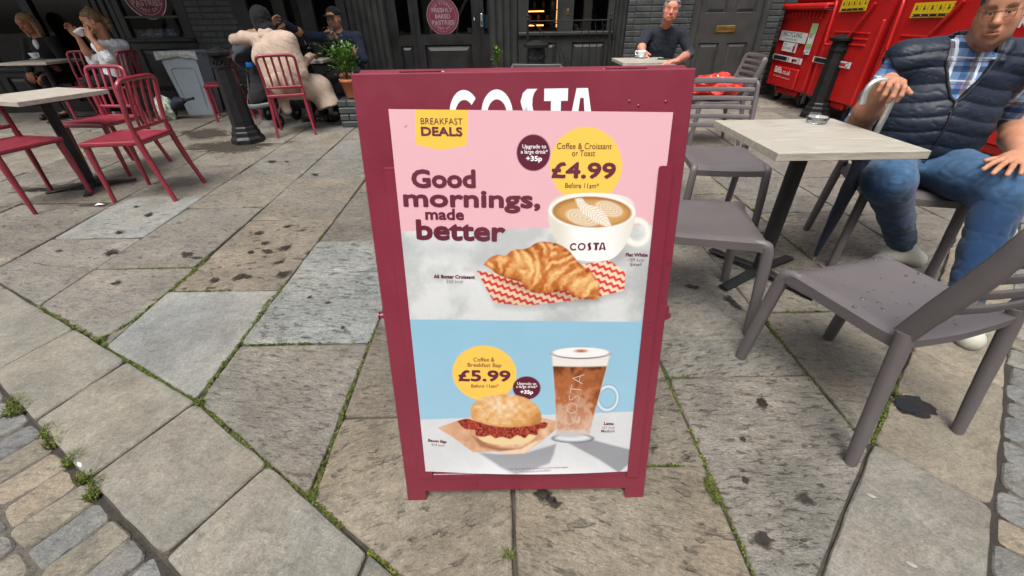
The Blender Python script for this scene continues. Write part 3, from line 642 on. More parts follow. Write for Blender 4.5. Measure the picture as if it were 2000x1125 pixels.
# fascia and first storey above the picture
f = facade('shop_fascia', 'dark timber shop fascia above all the windows', 'fascia'); mb = MB(); B(mb, -9.3, 3.93, TOP, 3.9, -.12, .1, b=.01); mb.build('board', M_paint, f); mb = MB(); B(mb, -9.3, 3.93, 3.9, 7.5, .0, .1, b=0); mb.build('upper_wall', M_brick, f)
mb = MB(); B(mb, -9.35, -2.4, 2.72, 2.76, -2.1, -.001, b=.005); mb.build('shade_awning', mat('shade_awning_cloth', (.05, .01, .02), .8), f)  # unseen awning, added to cast shade on the left of the shop front
# iron railing in front of the right hand window
r = empty('iron_railing', (0, 6.72, 0), 0, 'black wrought iron railing with looping bars in front of the shop window', 'railing')
for x in (.275, 1.41):
    mb = MB(); mb.box((x, 0, .57), (.032, .032, 1.14), .004); mb.lathe([(.001, 1.20), (.012, 1.19), (.02, 1.17), (.012, 1.15), (.024, 1.14), (.024, 1.13)], 12, 0, (x, 0, 0)); mb.build('post', M_iron, r)
mb = MB(); mb.box((.8425, 0, 1.115), (1.10, .035, .014), .004); mb.build('top_rail', M_iron, r)
mb = MB(); mb.box((.8425, 0, .12), (1.10, .03, .014), .004); mb.build('bottom_rail', M_iron, r)
mb = MB(); mb.box((.8425, 0, .955), (1.10, .012, .01), .002); mb.build('middle_rail', M_iron, r)
mb = MB()
for k in range(6):
    R0 = .17 + .095 * k; cx = .29
    pts = [(cx + R0 * math.cos(t) * 1.0, 0, 1.10 - .02 * k - R0 * 1.05 + R0 * 1.05 * math.sin(t)) for t in [R_(a) for a in range(100 if k < 2 else 62 - 6 * k, -76, -8)]]
    pts = [p for p in pts if p[2] > .125 and p[2] < 1.108 and .275 < p[0] < 1.41]
    if len(pts) > 2: mb.tube(pts, .0065, 6)
for k in range(4): x = 1.02 + .1 * k; mb.tube([(x - .03, 0, 1.108), (x + .02, 0, .9), (x + .03, 0, .6), (x + .01, 0, .125)], .0065, 6)
mb.build('looping_bars', M_iron, r)
# street opposite, seen only in the glass
bo = empty('opposite_building', (0, -9.0, 0), 0, 'cream shop building across the square, mirrored in the windows', 'building')
mb = MB(); framed(mb, -16, 16, 0, 9, [(-15 + k * 3.0, -13 + k * 3.0, .5, 2.5) for k in range(10)] + [(-15 + k * 3.0, -14 + k * 3.0, 4.2, 6.2) for k in range(10)], -.2, 0); mb.build('wall', mat('cream_render', (.42, .39, .33), .8, var=.15, vscale=1), bo)
mb = MB(); B(mb, -16, 16, .0, 7, -.5, -.4, b=0); mb.build('dark_windows', mat('dark_glass', (.03, .035, .04), .2), bo)
mb = MB(); B(mb, 1, 9, 2.6, 3.2, .001, .3, b=.01); mb.build('fascia', mat('blue_fascia', (.02, .12, .3), .5), bo)
mb = MB(); B(mb, -12, -2, 2.6, 3.1, .001, .3, b=.01); mb.build('fascia', mat('brown_fascia', (.12, .04, .02), .5), bo)
mb = MB(); mb.add([(-16.5, -.4, 9), (16.5, -.4, 9), (16.5, -5, 12), (-16.5, -5, 12)], [(0, 1, 2, 3)]); mb.build('roof', mat('slate', (.08, .08, .09), .7), bo)
# ================================================================== street furniture
M_red = mat('red_chair_paint', (.215, .021, .037), .36, var=.12, vscale=9, bump=.08, bscale=120, rvar=.1, coat=.3, dirt=.2, dirtcol=(.30, .06, .09))
M_grey = mat('taupe_resin', (.105, .092, .094), .42, var=.08, vscale=8, bump=.12, bscale=400, rvar=.07, dirt=.1, dirtcol=(.14, .125, .12))
M_top = mat('weathered_wood_laminate', (.35, .322, .272), .5, var=.24, vscale=5, stretch=(1.6, 16, 10), bump=.2, bscale=30, dirt=.25, dirtcol=(.2, .185, .155), fine=.08)
M_topr = mat('grey_laminate_edge', (.24, .225, .195), .55, var=.2, vscale=9, stretch=(3, 14, 5), dirt=.4, dirtcol=(.12, .1, .07))
M_blk = mat('black_powder_coat', (.011, .011, .012), .45, var=.3, vscale=14, bump=.2, bscale=150, dirt=.15, dirtcol=(.05, .045, .04))
M_drop = mat('water_drop', (.075, .066, .067), .16, var=.02, spec=.5)

def red_chair(label, loc, rz):
    """curved-back aluminium cafe chair; front faces -y in its own axes"""
    c = empty('red_chair', loc, rz, label, 'chair', 'red metal cafe chairs'); W, D_ = .205, .20
    n = MB(); NX = 12; vs = []; fs = []
    for j in range(NX + 1):
        for i in range(NX + 1):
            u, v = i / NX * 2 - 1, j / NX * 2 - 1; k = (1 - .10 * (v + 1) / 2); ee = max(abs(u), abs(v)); dip = -.012 * max(0, 1 - u * u * 1.1) * max(0, 1 - (v - .15) ** 2 * 1.2) - .006 * max(0, (ee - .93) / .07)
            vs.append((u * .215 * k, v * .205, .462 + dip))
    for j in range(NX):
        for i in range(NX): a = j * (NX + 1) + i; fs.append((a, a + 1, a + NX + 2, a + NX + 1))
    n.add(vs, fs, 0, True)
    edge = [(-.215, -.205), (.215, -.205), (.215 * .9, .205), (-.215 * .9, .205)]
    for i in range(4):
        a, b_ = edge[i], edge[(i + 1) % 4]; n.tube([(*a, .445), (*b_, .445)], .0165, 8, power=.5, sq=.55, up=(0, 0, 1))
    n.build('seat', M_red, c)
    for s in (-1, 1):
        m = MB(); m.tube([(s * .195, -.185, .448), (s * .198, -.19, .3), (s * .203, -.197, .0)], [.021, .019, .013], 8, power=.6); m.build('leg', M_red, c)
        m = MB(); m.tube(bez([(s * .185, .19, .50), (s * .187, .195, .42), (s * .195, .225, .22), (s * .21, .272, 0)], 5), [.018] * 6 + [.017] * 5 + [.014] * 5, 8, power=.6, sq=1.15); m.build('leg', M_red, c)
    m = MB(); A = [(-.185, .19, .49), (-.19, .197, .62), (-.195, .232, .78)]
    arch = [(-.195, .237, .80), (-.19, .243, .832), (-.165, .247, .852), (-.12, .249, .858)]
    P = A + arch; full = P + [(0, .252, .860)] + [(-x, y, z) for x, y, z in reversed(P)]
    m.tube(bez(full, 4), .0155, 8, power=.7); m.build('back_frame', M_red, c)
    m = MB(); m.tube([(-.186, .197, .535), (.186, .197, .535)], .013, 8, power=.6); m.build('lower_rail', M_red, c)
    for k in range(4):
        x = -.111 + .074 * k; m = MB(); m.tube(bez([(x, .197, .535), (x, .206, .65), (x * 1.02, .232, .78), (x * 1.03, .25, .856)], 3), .0125, 8, sq=.5, power=.6, up=(1, 0, 0)); m.build('slat', M_red, c)
    return c

def grey_chair(label, loc, rz, wet=False):
    """moulded resin stacking chair with five-slot back; front faces -y"""
    c = empty('grey_chair', loc, rz, label, 'chair', 'grey resin cafe chairs')
    # seat: one curved sheet with a rolled front edge
    NX, NY = 18, 22; vs = []; fs = []; T = []
    def P(u, v):
        half_w = .222 - .012 * v; x = u * half_w; y = -.215 + .43 * v; z = .452 - .016 * (1 - u * u) * (1 - .3 * v) * min(1, v * 4 + .35)
        roll = max(0, (.16 - v) / .16); z -= .030 * roll ** 2.2; y += .0
        z -= .010 * max(0, abs(u) - .9) / .1; z += .008 * max(0, v - .8) / .2 * (abs(u))
        return x, y, z
    for j in range(NY + 1):
        for i in range(NX + 1): vs.append(P(i / NX * 2 - 1, j / NY))
    k = len(vs)
    vs += [(x, y, z - (.034 if (j in (0,) or i in (0, NX)) else .026)) for idx, (x, y, z) in enumerate(vs) for j, i in [(idx // (NX + 1), idx % (NX + 1))]]
    q = lambda i, j: j * (NX + 1) + i
    for j in range(NY):
        for i in range(NX): fs.append((q(i, j), q(i + 1, j), q(i + 1, j + 1), q(i, j + 1))); fs.append((k + q(i, j + 1), k + q(i + 1, j + 1), k + q(i + 1, j), k + q(i, j)))
    m = MB(); m.add(vs, fs, 0, True); side = []
    for i in range(NX): side += [(q(i + 1, 0), q(i, 0), k + q(i, 0), k + q(i + 1, 0)), (q(i, NY), q(i + 1, NY), k + q(i + 1, NY), k + q(i, NY))]
    for j in range(NY): side += [(q(0, j), q(0, j + 1), k + q(0, j + 1), k + q(0, j)), (q(NX, j + 1), q(NX, j), k + q(NX, j), k + q(NX, j + 1))]
    m.add(vs, side, 0, False); seat = m.build('seat', M_grey, c)
    if wet:
        rr = random.Random(11)
        for _ in range(46):
            u, v = rr.uniform(-.9, .9), rr.choice([rr.uniform(.05, .95), rr.uniform(.5, .95)]); x, y, z = P(u, v); s = rr.uniform(.0022, .0062); e = rr.uniform(.7, 1.8)
            m = MB(); m.M = Matrix.Translation((x, y, z + .0006)) @ Matrix.Rotation(rr.uniform(0, 3), 4, 'Z') @ Matrix.Diagonal((e, 1, 1, 1)); m.lathe([(s, 0), (s * .85, s * .25), (s * .5, s * .42), (.0001, s * .48)], 10); m.build('water_drop', M_drop, seat)
    for s in (-1, 1):
        m = MB(); m.tube(bez([(s * .195, -.150, .432), (s * .205, -.186, .428), (s * .209, -.205, .392), (s * .218, -.222, .2), (s * .224, -.236, 0)], 4), [.017, .018, .019, .020, .021, .022, .0225] + [.0225] * 5 + [.021] * 4 + [.019], 12, sq=.95, power=.8); m.build('leg', M_grey, c)
        m = MB(); m.tube(bez([(s * .208, .195, .475), (s * .213, .208, .40), (s * .220, .238, .2), (s * .226, .270, 0)], 4), [.024, .024, .023, .023, .023, .0225, .022, .022, .021, .021, .02, .019, .018], 12, sq=.9, power=.8); m.build('leg', M_grey, c)
        m = MB(); m.tube(bez([(s * .208, .192, .462), (s * .212, .216, .54), (s * .217, .262, .68), (s * .216, .292, .80), (s * .205, .299, .835)], 5), [.027] * 6 + [.028] * 6 + [.026] * 5 + [.022, .019, .016, .012], 10, sq=.5, up=(0, 1, 0), power=.7); m.build('back_frame', M_grey, c)
    for i, z in enumerate((.575, .628, .683, .733, .783, .832)):
        y = .232 + (z - .575) * .265; hgt = .0142 if i < 5 else .0175; hw = .213 if i < 5 else .207; m = MB()
        pts = [(hw * t, y + .030 * (1 - t * t), z) for t in np.linspace(-1, 1, 13)]
        m.tube(pts, hgt, 8, sq=.30, up=(0, .26, 1), power=.35); m.build('slat', M_grey, c)
    return c

def cafe_table(label, loc, rz, size=.6, h=.74, brown=False):
    t = empty('cafe_table', loc, rz, label, 'table', 'square cafe tables'); m = MB(); hs = size / 2
    m.box((0, -size * .3335, h - .016), (size, size * .333 - .0012, .032), .002); m.box((0, 0, h - .016), (size, size * .333 - .0012, .032), .002); m.box((0, size * .3335, h - .016), (size, size * .333 - .0012, .032), .002); m.build('table_top', [M_top], t)
    m = MB(); m.box((0, 0, h - .045), (.3, .3, .025), .004); m.build('bracket', M_blk, t)
    m = MB(); m.tube([(0, 0, .035), (0, 0, h - .058)], .036, 20); m.build('column', M_blk, t)
    for a in (0, math.pi / 2):
        m = MB(); m.M = Matrix.Rotation(math.pi / 4 + a + .1, 4, 'Z'); s = .003 if a else 0
        P = [(-.30, 0, .012), (-.24, 0, .014), (-.06, 0, .03), (.06, 0, .03), (.24, 0, .014), (.30, 0, .012)]
        m.tube([(x, y, z + s) for x, y, z in bez(P, 3)], .0265, 8, sq=.26, up=(0, 1, 0), power=.5); m.build('foot_bar', M_blk, t)
    return t

TABLE = cafe_table('square pale wood topped table with a glass ashtray beside the man in the padded vest', (1.349, 1.93, 0), .0)
for q in kids(TABLE):
    if q.name.startswith('foot_bar'): q.rotation_euler[2] = -.35
cafe_table('pale square table among the red chairs at the near left, nothing on it', (-3.63, 3.53, 0), -.3)
# the four grey chairs around the right hand table and two further back
def at_front(fl, fr, back=.215): # place a chair from the two front corners of its seat (viewer's unprojected points)
    a, b_ = Vector(fl), Vector(fr); d = (b_ - a).normalized(); rz = math.atan2(d.y, d.x); mid = (a + b_) / 2; nn = Vector((-d.y, d.x)); return (mid.x + nn.x * back, mid.y + nn.y * back, 0), rz
p, rz = at_front((1.43, 1.40), (.985, 1.27)); NEAR = grey_chair('near grey chair with rain drops on its seat, its back at the right edge', (1.222, 1.10, 0), math.pi + .245, True)
p, rz = at_front((1.022, 1.40), (1.122, 1.90)); grey_chair('grey chair half hidden behind the right side of the poster board', p, rz)
p, rz = at_front((1.069, 2.431), (1.535, 2.377)); grey_chair('grey chair facing the viewer at the far side of the ashtray table', p, rz)
grey_chair('grey chair that the man in the padded vest sits on', (2.07, 2.14, 0), -.315)
grey_chair('grey chair turned sideways with a red carrier bag on its seat', (2.12, 4.62, 0), -1.65)
grey_chair('grey chair showing only its top corner above the middle of the poster board', (.30, 4.28, 0), math.pi - .2)
# ashtray
a = G((1594, 240), .7405); m = MB()
m.lathe([(.001, .0), (.040, 0), (.044, .004), (.049, .024), (.050, .028), (.046, .030), (.041, .026), (.038, .010), (.001, .007)], 40, 0, (0, 0, 0))
gl = bpy.data.materials.new('clear_glass'); gl.use_nodes = True; b_ = gl.node_tree.nodes['Principled BSDF']; b_.inputs['Transmission Weight'].default_value = 1; b_.inputs['Roughness'].default_value = .03; b_.inputs['IOR'].default_value = 1.45; b_.inputs['Base Color'].default_value = (.93, .97, .98, 1)
o = m.build('ashtray', gl); o.location = a; tag(o, 'round clear glass ashtray on the right hand table', 'ashtray')

# red chairs, left
red_chair('nearest bright red chair seen from behind its back at the left table', (-2.95, 3.36, 0), -math.pi / 2 + .05)
red_chair('pinkish red chair behind the left table facing the viewer', (-3.69, 4.02, 0), -.12)
red_chair('red chair cut off by the left edge of the photo', (-3.72, 3.19, 0), math.pi / 2 - .25)
red_chair('red chair carrying the person in the beige coat', (-2.66, 5.47, 0), math.pi + .36)
red_chair('dark red chair with its back to the woman drinking at the far left', (-5.72, 6.25, 0), .15)
red_chair('dark red chair under the woman in the white shirt', (-5.32, 6.35, 0), -math.pi / 2 + .1)
red_chair('empty red chair between the grey bin and the left bollard, half hidden by the bollard', (-3.98, 6.42, 0), -math.pi / 2 + .45)
red_chair('red chair behind the push chair under the window', (-3.36, 6.5, 0), .3)

# bollards
def bollard(label, loc, h=.94, s=1.0):
    b_ = empty('bollard', loc, .2, label, 'bollard', 'black cast iron bollards'); n = 8; ph = math.pi / 8
    m = MB(); m.lathe([(.178, 0), (.176, .05), (.152, .078), (.148, .12), (.132, .135), (.128, .17), (.116, .185)], n, 0, smooth=False, ph=ph); m.build('base', M_iron, b_)
    m = MB(); m.lathe([(.116, .18), (.096, h - .17), (.106, h - .165), (.106, h - .14), (.096, h - .135), (.092, h - .06)], n, 0, smooth=False, ph=ph); m.build('shaft', M_iron, b_)
    m = MB(); m.lathe([(.092, h - .065), (.140, h - .05), (.144, h - .025), (.128, h - .018), (.06, h + .006), (.001, h + .018)], n, 0, smooth=False, ph=ph); m.build('cap', M_iron, b_)
    for a in (-1.2, -1.95, .2): m = MB(); m.M = Matrix.Rotation(a, 4, 'Z'); m.tube(bez([(.092, -.025, h - .15), (.100, 0, h - .09), (.096, .022, h - .12), (.097, -.015, h - .165), (.094, .02, h - .18)], 4), .007, 6); m.build('crest', M_iron, b_)
    return b_
bollard('left black eight sided bollard beside the grey bin', (-3.04, 5.01, 0))
bollard('right black bollard in front of the red bins', (4.08, 5.86, 0), .93)
bollard('black bollard whose cap shows just above the poster board', (.315, 5.3, 0), .945)

# grey plastic bin
b_ = empty('plastic_bin', (-4.62, 6.80, 0), .0, 'tall pale grey plastic waste bin standing against the wall', 'bin'); M_gp = mat('grey_plastic', (.27, .32, .36), .5, var=.08, vscale=5, dirt=.2, dirtcol=(.13, .14, .14))
def taper(m, w0, d0, w1, d1, z0, z1, mi=0):
    vs = [(s * w / 2, t * d / 2, z) for w, d, z in ((w0, d0, z0), (w1, d1, z1)) for s, t in ((-1, -1), (1, -1), (1, 1), (-1, 1))]
    m.add(vs, [(0, 3, 2, 1), (4, 5, 6, 7)] + [(i, (i + 1) % 4, 4 + (i + 1) % 4, 4 + i) for i in range(4)], mi)
m = MB(); taper(m, .38, .24, .50, .30, 0, .80); m.build('tub', M_gp, b_)
m = MB(); m.tube(bez([(-.13, -.135, .10), (-.165, -.146, .55), (-.13, -.149, .62), (0, -.15, .63), (.13, -.149, .62), (.165, -.146, .55), (.13, -.135, .10)], 4), .004, 6); m.build('moulded_rib', M_gp, b_)
m = MB(); m.box((0, 0, .815), (.53, .33, .035), .012); m.build('rim', M_gp, b_)
m = MB()
vs = []; fs = []
for i in range(25):
    t = i / 24; x = -.28 + .56 * t
    for k, (y, z) in enumerate(((-.14, .836), (-.172, .838), (-.178, .80), (-.172, .77))): vs.append((x * (1 + .02 * k), y + mnoise.noise(Vector((x * 20, k, 0))) * .012, z - (abs(t - .5) * .08 if k > 1 else 0) + mnoise.noise(Vector((x * 14, k, 5))) * .012))
for i in range(24):
    for k in range(3): a = i * 4 + k; fs.append((a, a + 4, a + 5, a + 1))
m.add(vs, fs, 0, True); m.build('bin_liner', mat('clear_liner', (.32, .34, .34), .25, var=.3, vscale=20), b_)
# shopping on the ground by the chairs
def crumple(name, label, c, size, colr, cat, seed=0, m2=None, n=14):
    mb = MB(); vs = []; fs = []
    for j in range(n + 1):
        for i in range(n * 2):
            th, ph = math.pi * j / n, math.pi * i / n; d = Vector((math.sin(th) * math.cos(ph), math.sin(th) * math.sin(ph), math.cos(th)))
            k = 1 + .22 * mnoise.noise(d * 2.2 + Vector((seed, 0, 0))) + .13 * mnoise.noise(d * 6 + Vector((seed, 3, 0)))
            p = Vector((d.x * size[0], d.y * size[1], d.z * size[2])) * k; p.z = max(p.z, -size[2] * .85); vs.append(p)
    for j in range(n):
        for i in range(n * 2): a, b1 = j * 2 * n + i, j * 2 * n + (i + 1) % (2 * n); fs.append((a, b1, b1 + 2 * n, a + 2 * n))
    mb.add(vs, fs, 0, False); o = mb.build(name, colr); o.location = (c[0], c[1], c[2] + size[2] * .85); tag(o, label, cat); return o
M_bagw = mat('white_green_bag', (.45, .5, .42), .35, var=.5, vscale=9, dirt=.9, dirtcol=(.10, .36, .03))
crumple('carrier_bag', 'white and lime green carrier bag on the ground by the grey bin', (-4.88, 6.35, .0), (.13, .11, .17), M_bagw, 'bag', 3)
u = empty('folded_umbrella', (-4.72, 6.35, .0), 0, 'dark navy folded umbrella poking from beside the green bag', 'umbrella')
m = MB(); m.tube([(-.02, 0, .18), (.08, -.02, .24), (.2, -.05, .26)], [.05, .07, .03], 10); m.build('canopy', mat('navy_cloth', (.012, .015, .035), .7, var=.5, vscale=20), u)
m = MB(); m.tube([(.2, -.05, .26), (.36, -.08, .29)], .018, 10); m.build('handle', M_blk, u)
m = MB(); m.tube([(-.02, 0, .18), (-.08, .02, .02)], [.05, .015], 10); m.build('tip', M_blk, u)

# brick plinth with terracotta pot and bay shrub
M_leaf = mat('bay_leaf', (.05, .11, .02), .38, var=.4, vscale=14, attr='Col', spec=.5)
M_terra = mat('terracotta', (.42, .14, .06), .75, var=.15, vscale=8, dirt=.35, dirtcol=(.25, .12, .08), bump=.2)
def shrub(name, label, loc, h, r, nl, seed, stems=5, zc=.55, parent=None):
    rr = random.Random(seed); root = empty(name, loc, 0, label, 'shrub'); m = MB(); tips = []
    for k in range(stems):
        a = 6.283 * k / stems + rr.uniform(-.4, .4); q = rr.uniform(.3, .95) * r; top = (q * math.cos(a), q * math.sin(a), h * rr.uniform(.62, 1)); P = bez([(0.008 * math.cos(a), .008 * math.sin(a), 0), (q * .35 * math.cos(a), q * .35 * math.sin(a), h * .35), top], 5); m.tube(P, [.007 * (1 - i / len(P) * .7) for i in range(len(P))], 5); tips.append([Vector(p) for p in P])
    m.build('stems', mat(name + '_bark', (.10, .075, .03), .8, var=.3), root)
    m = MB(); G1 = [srgb(58, 96, 24), srgb(84, 128, 36), srgb(44, 74, 22), srgb(112, 152, 54), srgb(66, 108, 30)]
    for _ in range(nl):
        P = rr.choice(tips); t = rr.uniform(.38, 1.0) ** .8; p = P[min(len(P) - 1, int(t * (len(P) - 1)))] + Vector((rr.gauss(0, r * .22), rr.gauss(0, r * .22), rr.gauss(0, h * .07)))
        d = Vector((p.x, p.y, 0)) * 2.2 / max(r, .01) + Vector((rr.uniform(-1, 1), rr.uniform(-1, 1), rr.uniform(.2, 1.6))); d.normalize(); ln = rr.uniform(.036, .068); sd = d.cross(Vector((rr.uniform(-.4, .4), rr.uniform(-.4, .4), 1))).normalized(); up = sd.cross(d); wd = ln * .2
        c = rr.choice(G1); k = rr.uniform(.7, 1.2); m.cur = {'Col': tuple(x * k for x in c)}
        m.add([p, p + d * ln * .35 + sd * wd - up * ln * .02, p + d * ln * .75 + sd * wd * .8 - up * ln * .0, p + d * ln - up * ln * .12, p + d * ln * .75 - sd * wd * .8, p + d * ln * .35 - sd * wd - up * ln * .02, p + d * ln * .4 + up * -.004, p + d * ln * .75 + up * -.003], [(0, 1, 6), (1, 2, 7, 6), (2, 3, 7), (0, 6, 5), (6, 7, 4, 5), (7, 3, 4)], 0)
    m.build('leaves', M_leaf, root); return root
pl = empty('brick_plinth', (-1.93, 5.86, 0), 0, 'low dark painted brick plinth carrying the terracotta pot', 'plinth'); m = MB()
for k in range(4):
    for x in ((-.12, .12) if k % 2 == 0 else (-.18, .06)):
        wdt = .235 if k % 2 == 0 else (.115 if x < -.1 else .355); m.box((x + (0 if k % 2 == 0 else 0), 0, .037 + .083 * k), (wdt, .4, .072), .009)
m.build('bricks', M_brick, pl); m = MB(); m.box((0, 0, .165), (.445, .37, .325), .0); m.build('mortar', M_brick, pl)
pot = empty('flower_pot', (-2.00, 5.82, .338), 0, 'orange terracotta flower pot on the dark brick plinth', 'flower pot'); m = MB()
m.lathe([(.001, .0), (.075, 0), (.078, .005), (.115, .175), (.128, .18), (.131, .215), (.122, .218), (.112, .2), (.001, .195)], 32); m.build('body', M_terra, pot)
m = MB(); m.lathe([(.108, .201), (.06, .205), (.001, .207)], 24); m.build('soil', M_soil, pot)
shrub('bay_shrub', 'small leafy green bay shrub growing in the terracotta pot', (-2.03, 5.82, .535), .44, .24, 760, 4, 9)
pl = empty('brick_plinth', (-.12, 6.72, 0), 0, 'low dark plinth hidden behind the poster board under a thin shrub', 'plinth'); m = MB()
for k in range(4): m.box((0, 0, .037 + .083 * k), (.36, .32, .072), .009)
m.build('bricks', M_brick, pl); m = MB(); m.box((0, 0, .165), (.34, .3, .325)); m.build('mortar', M_brick, pl)
pot = empty('flower_pot', (-.15, 6.66, .338), 0, 'terracotta flower pot hidden behind the top of the poster board', 'flower pot'); m = MB(); m.lathe([(.001, .0), (.075, 0), (.115, .175), (.131, .18), (.131, .215), (.112, .2), (.001, .195)], 24); m.build('body', M_terra, pot)
shrub('bay_shrub', 'thin little green shrub just above the top edge of the poster board', (-.17, 6.66, .53), .36, .075, 110, 9, 3)

# red wheeled bins
M_bin = mat('red_bin_plastic', (.44, .011, .010), .40, var=.08, vscale=4, bump=.08, bscale=200, rvar=.08, dirt=.15, dirtcol=(.28, .02, .015))
M_gal = mat('galvanised', (.45, .46, .46), .4, .85, var=.2, vscale=20); M_tyre = mat('black_rubber', (.012, .012, .012), .7)
M_lab = mat('white_label', (.62, .63, .62), .5, var=.06); M_ink = mat('label_ink', (.012, .012, .02), .6); M_yel = mat('yellow_label', (.62, .42, .01), .5, var=.06); M_inkr = mat('label_red', (.40, .02, .03), .5); M_lgr = mat('green_label', (.28, .45, .17), .5)
BX = 4.13
def wheel_bin(label, y0, y1, arms, lip):
    b_ = empty('wheelie_bin', (BX, (y0 + y1) / 2, 0), 0, label, 'bin', 'red wheeled bins in a row'); L = y1 - y0; h = L / 2
    m = MB(); Dp = 1.15
    vs = [(.0, -h + .02, .22), (.0, h - .02, .22), (Dp, h - .03, .22), (Dp, -h + .03, .22), (-.02 * lip, -h - .008, 1.19 + .13 * (1 - lip)), (-.02 * lip, h + .008, 1.19 + .13 * (1 - lip)), (Dp, h, 1.19 + .13 * (1 - lip)), (Dp, -h, 1.19 + .13 * (1 - lip))]
    m.add(vs, [(0, 1, 2, 3), (0, 4, 5, 1), (1, 5, 6, 2), (2, 6, 7, 3), (3, 7, 4, 0), (4, 7, 6, 5)], 0)
    body = m.build('body', M_bin, b_)
    for k in range(3):
        if arms: m = MB(); m.box((-.006, 0, .96 - .06 * k), (.014, L * .62, .022), .006); m.build('moulded_rib', M_bin, body)
    for sy in (-1, 1): m = MB(); m.box((-.0, sy * (h - .055), .66), (.03, .05, .88), .012); m.build('corner_rib', M_bin, body)
    if lip:
        m = MB(); m.box((.45, 0, 1.245), (1.10, L + .04, .05), .02); m.box((-.075, 0, 1.225), (.06, L + .03, .07), .02); m.box((.52, 0, 1.36), (1.0, L + .01, .2), .09); m.build('lid', M_bin, b_)
        m = MB(); m.box((-.028, .03, .36), (.03, L * .62, .26), .02); m.build('moulded_panel', M_bin, body)
        for k in range(11): m = MB(); m.box((-.03, -h + .1 + k * (L - .2) / 10, 1.135), (.05, .012, .08), .004); m.build('gusset', M_bin, body)
    else:
        m = MB(); m.box((.55, 0, 1.40), (1.16, L + .02, .16), .06); m.build('lid', M_bin, b_)
        m = MB(); m.tube(bez([(-.03, h * .92, 1.27), (-.05, h * .80, 1.24), (-.05, h * .74, .86), (-.05, h * .70, .825), (-.05, h * .55, .82), (-.05, h * .2, .82), (-.05, h * .05, .82)], 3), .017, 8); m.tube([(-.03, -h * .5, 1.25), (-.05, h * .06, .83)], .017, 8); m.build('lifting_bar', M_bin, b_)
    m = MB(); m.box((.1, 0, .175), (.14, L * .55, .09), .02); m.build('foot_pedal', M_bin, b_)
    for sy in (-1, 1):
        m = MB(); m.M = Matrix.Translation((.13, sy * (h - .17), .085)) @ Matrix.Rotation(math.pi / 2, 4, 'X') @ Matrix.Rotation(0, 4, 'Y'); m.lathe([(.03, -.022), (.075, -.022), (.083, -.012), (.083, .012), (.075, .022), (.03, .022)], 24); wq = m.build('wheel', M_tyre, b_)
        m = MB(); m.box((.115, sy * (h - .17) - .034, .13), (.05, .006, .14), .002); m.box((.115, sy * (h - .17) + .034, .13), (.05, .006, .14), .002); m.box((.115, sy * (h - .17), .208), (.11, .1, .012), .002); m.lathe([(.012, -.03), (.03, -.03), (.03, .03), (.012, .03)], 12, 0, (.13, sy * (h - .17), .09)); m.build('caster_fork', M_gal, wq)
    return b_
# labels on the flank of a bin: local x runs right (towards the viewer), y up
def bin_label(name, parent_root, yc, zc, w_, h_, items, mats, rot=0.0, x=-.004, label=None):
    m = MB(); m.M = Matrix.Translation((BX + x, yc, zc)) @ Matrix.Rotation(-math.pi / 2, 4, 'Z') @ Matrix.Rotation(math.pi / 2, 4, 'X') @ Matrix.Rotation(rot, 4, 'Z')
    m.box((0, 0, 0), (w_, h_, .002), 0, 0)
    for it in items:
        if it[0] == 't': m.text(it[1], it[4], it[5], it[7] if len(it) > 7 else .01, it[6], Matrix.Translation((it[2], it[3], .0018)))
        else: m.box((it[1], it[2], .0012 + .0004 * len(it)), (it[3], it[4], .001), 0, it[5])
    o = m.build(name, mats); o.parent = parent_root; o.matrix_parent_inverse = Matrix.Translation(-parent_root.location); return o
LM = [M_lab, M_ink, M_inkr, M_yel, M_lgr, M_bin]
b1 = wheel_bin('red wheeled bin with white RECYCLING label next to the brick wall', 6.31, 7.34, False, 1)
b2 = wheel_bin('red wheeled bin with a yellow sticker, partly behind the right bollard', 5.32, 6.29, True, 0)
b3 = wheel_bin('red wheeled bin with yellow sticker left of the man in the padded vest', 4.24, 5.25, True, 0)
b4 = wheel_bin('red wheeled bin showing the letters RA behind the ear of the man in the vest', 3.15, 4.17, False, 0)
bin_label('printed_label', b1, 6.93, .872, .66, .125, [('t', 'RECYCLING', -.02, .0, .46, .055, 1), ('t', 'CLEAN ITEMS ONLY', -.03, -.045, .33, .024, 1, 0)], LM, -.03, -.03)
bin_label('printed_label', b1, 6.94, .742, .36, .115, [('t', 'NO', -.12, .012, .06, .028, 1, 0), ('t', 'BLACK BAGS', -.055, -.03, .21, .028, 1, 0), ('b', .12, -.012, .055, .07, 2), ('b', .125, .035, .018, .025, 2), ('b', .14, .045, .04, .008, 1)], LM, -.03, -.03)
bin_label('printed_label', b1, 6.92, .595, .76, .072, [('b', -.17, 0, .36, .05, 1), ('t', 'DO NOT ENTER', -.16, .0, .25, .02, 0), ('t', 'no entry, danger of death', -.16, -.016, .25, .008, 0, 0), ('b', .05, 0, .025, .05, 2), ('b', .20, .0, .12, .03, 2), ('b', .17, -.012, .04, .03, 2), ('b', .31, 0, .04, .045, 1), ('b', .31, 0, .03, .035, 0, 0)], LM, -.02, -.03)
bin_label('printed_label', b1, 6.505, .86, .13, .36, [('b', 0, .12, .13, .11, 4), ('t', "What goes", 0, .14, .11, .022, 1), ('b', -.03, .04, .015, .05, 2), ('b', .0, .04, .012, .05, 1), ('b', .035, .04, .012, .04, 4), ('b', 0, -.075, .13, .045, 4), ('t', 'NO BLACK', 0, -.125, .1, .018, 1), ('t', 'BAGS', .01, -.16, .06, .018, 1), ('b', -.04, -.165, .04, .016, 2)], LM, .0, -.03)
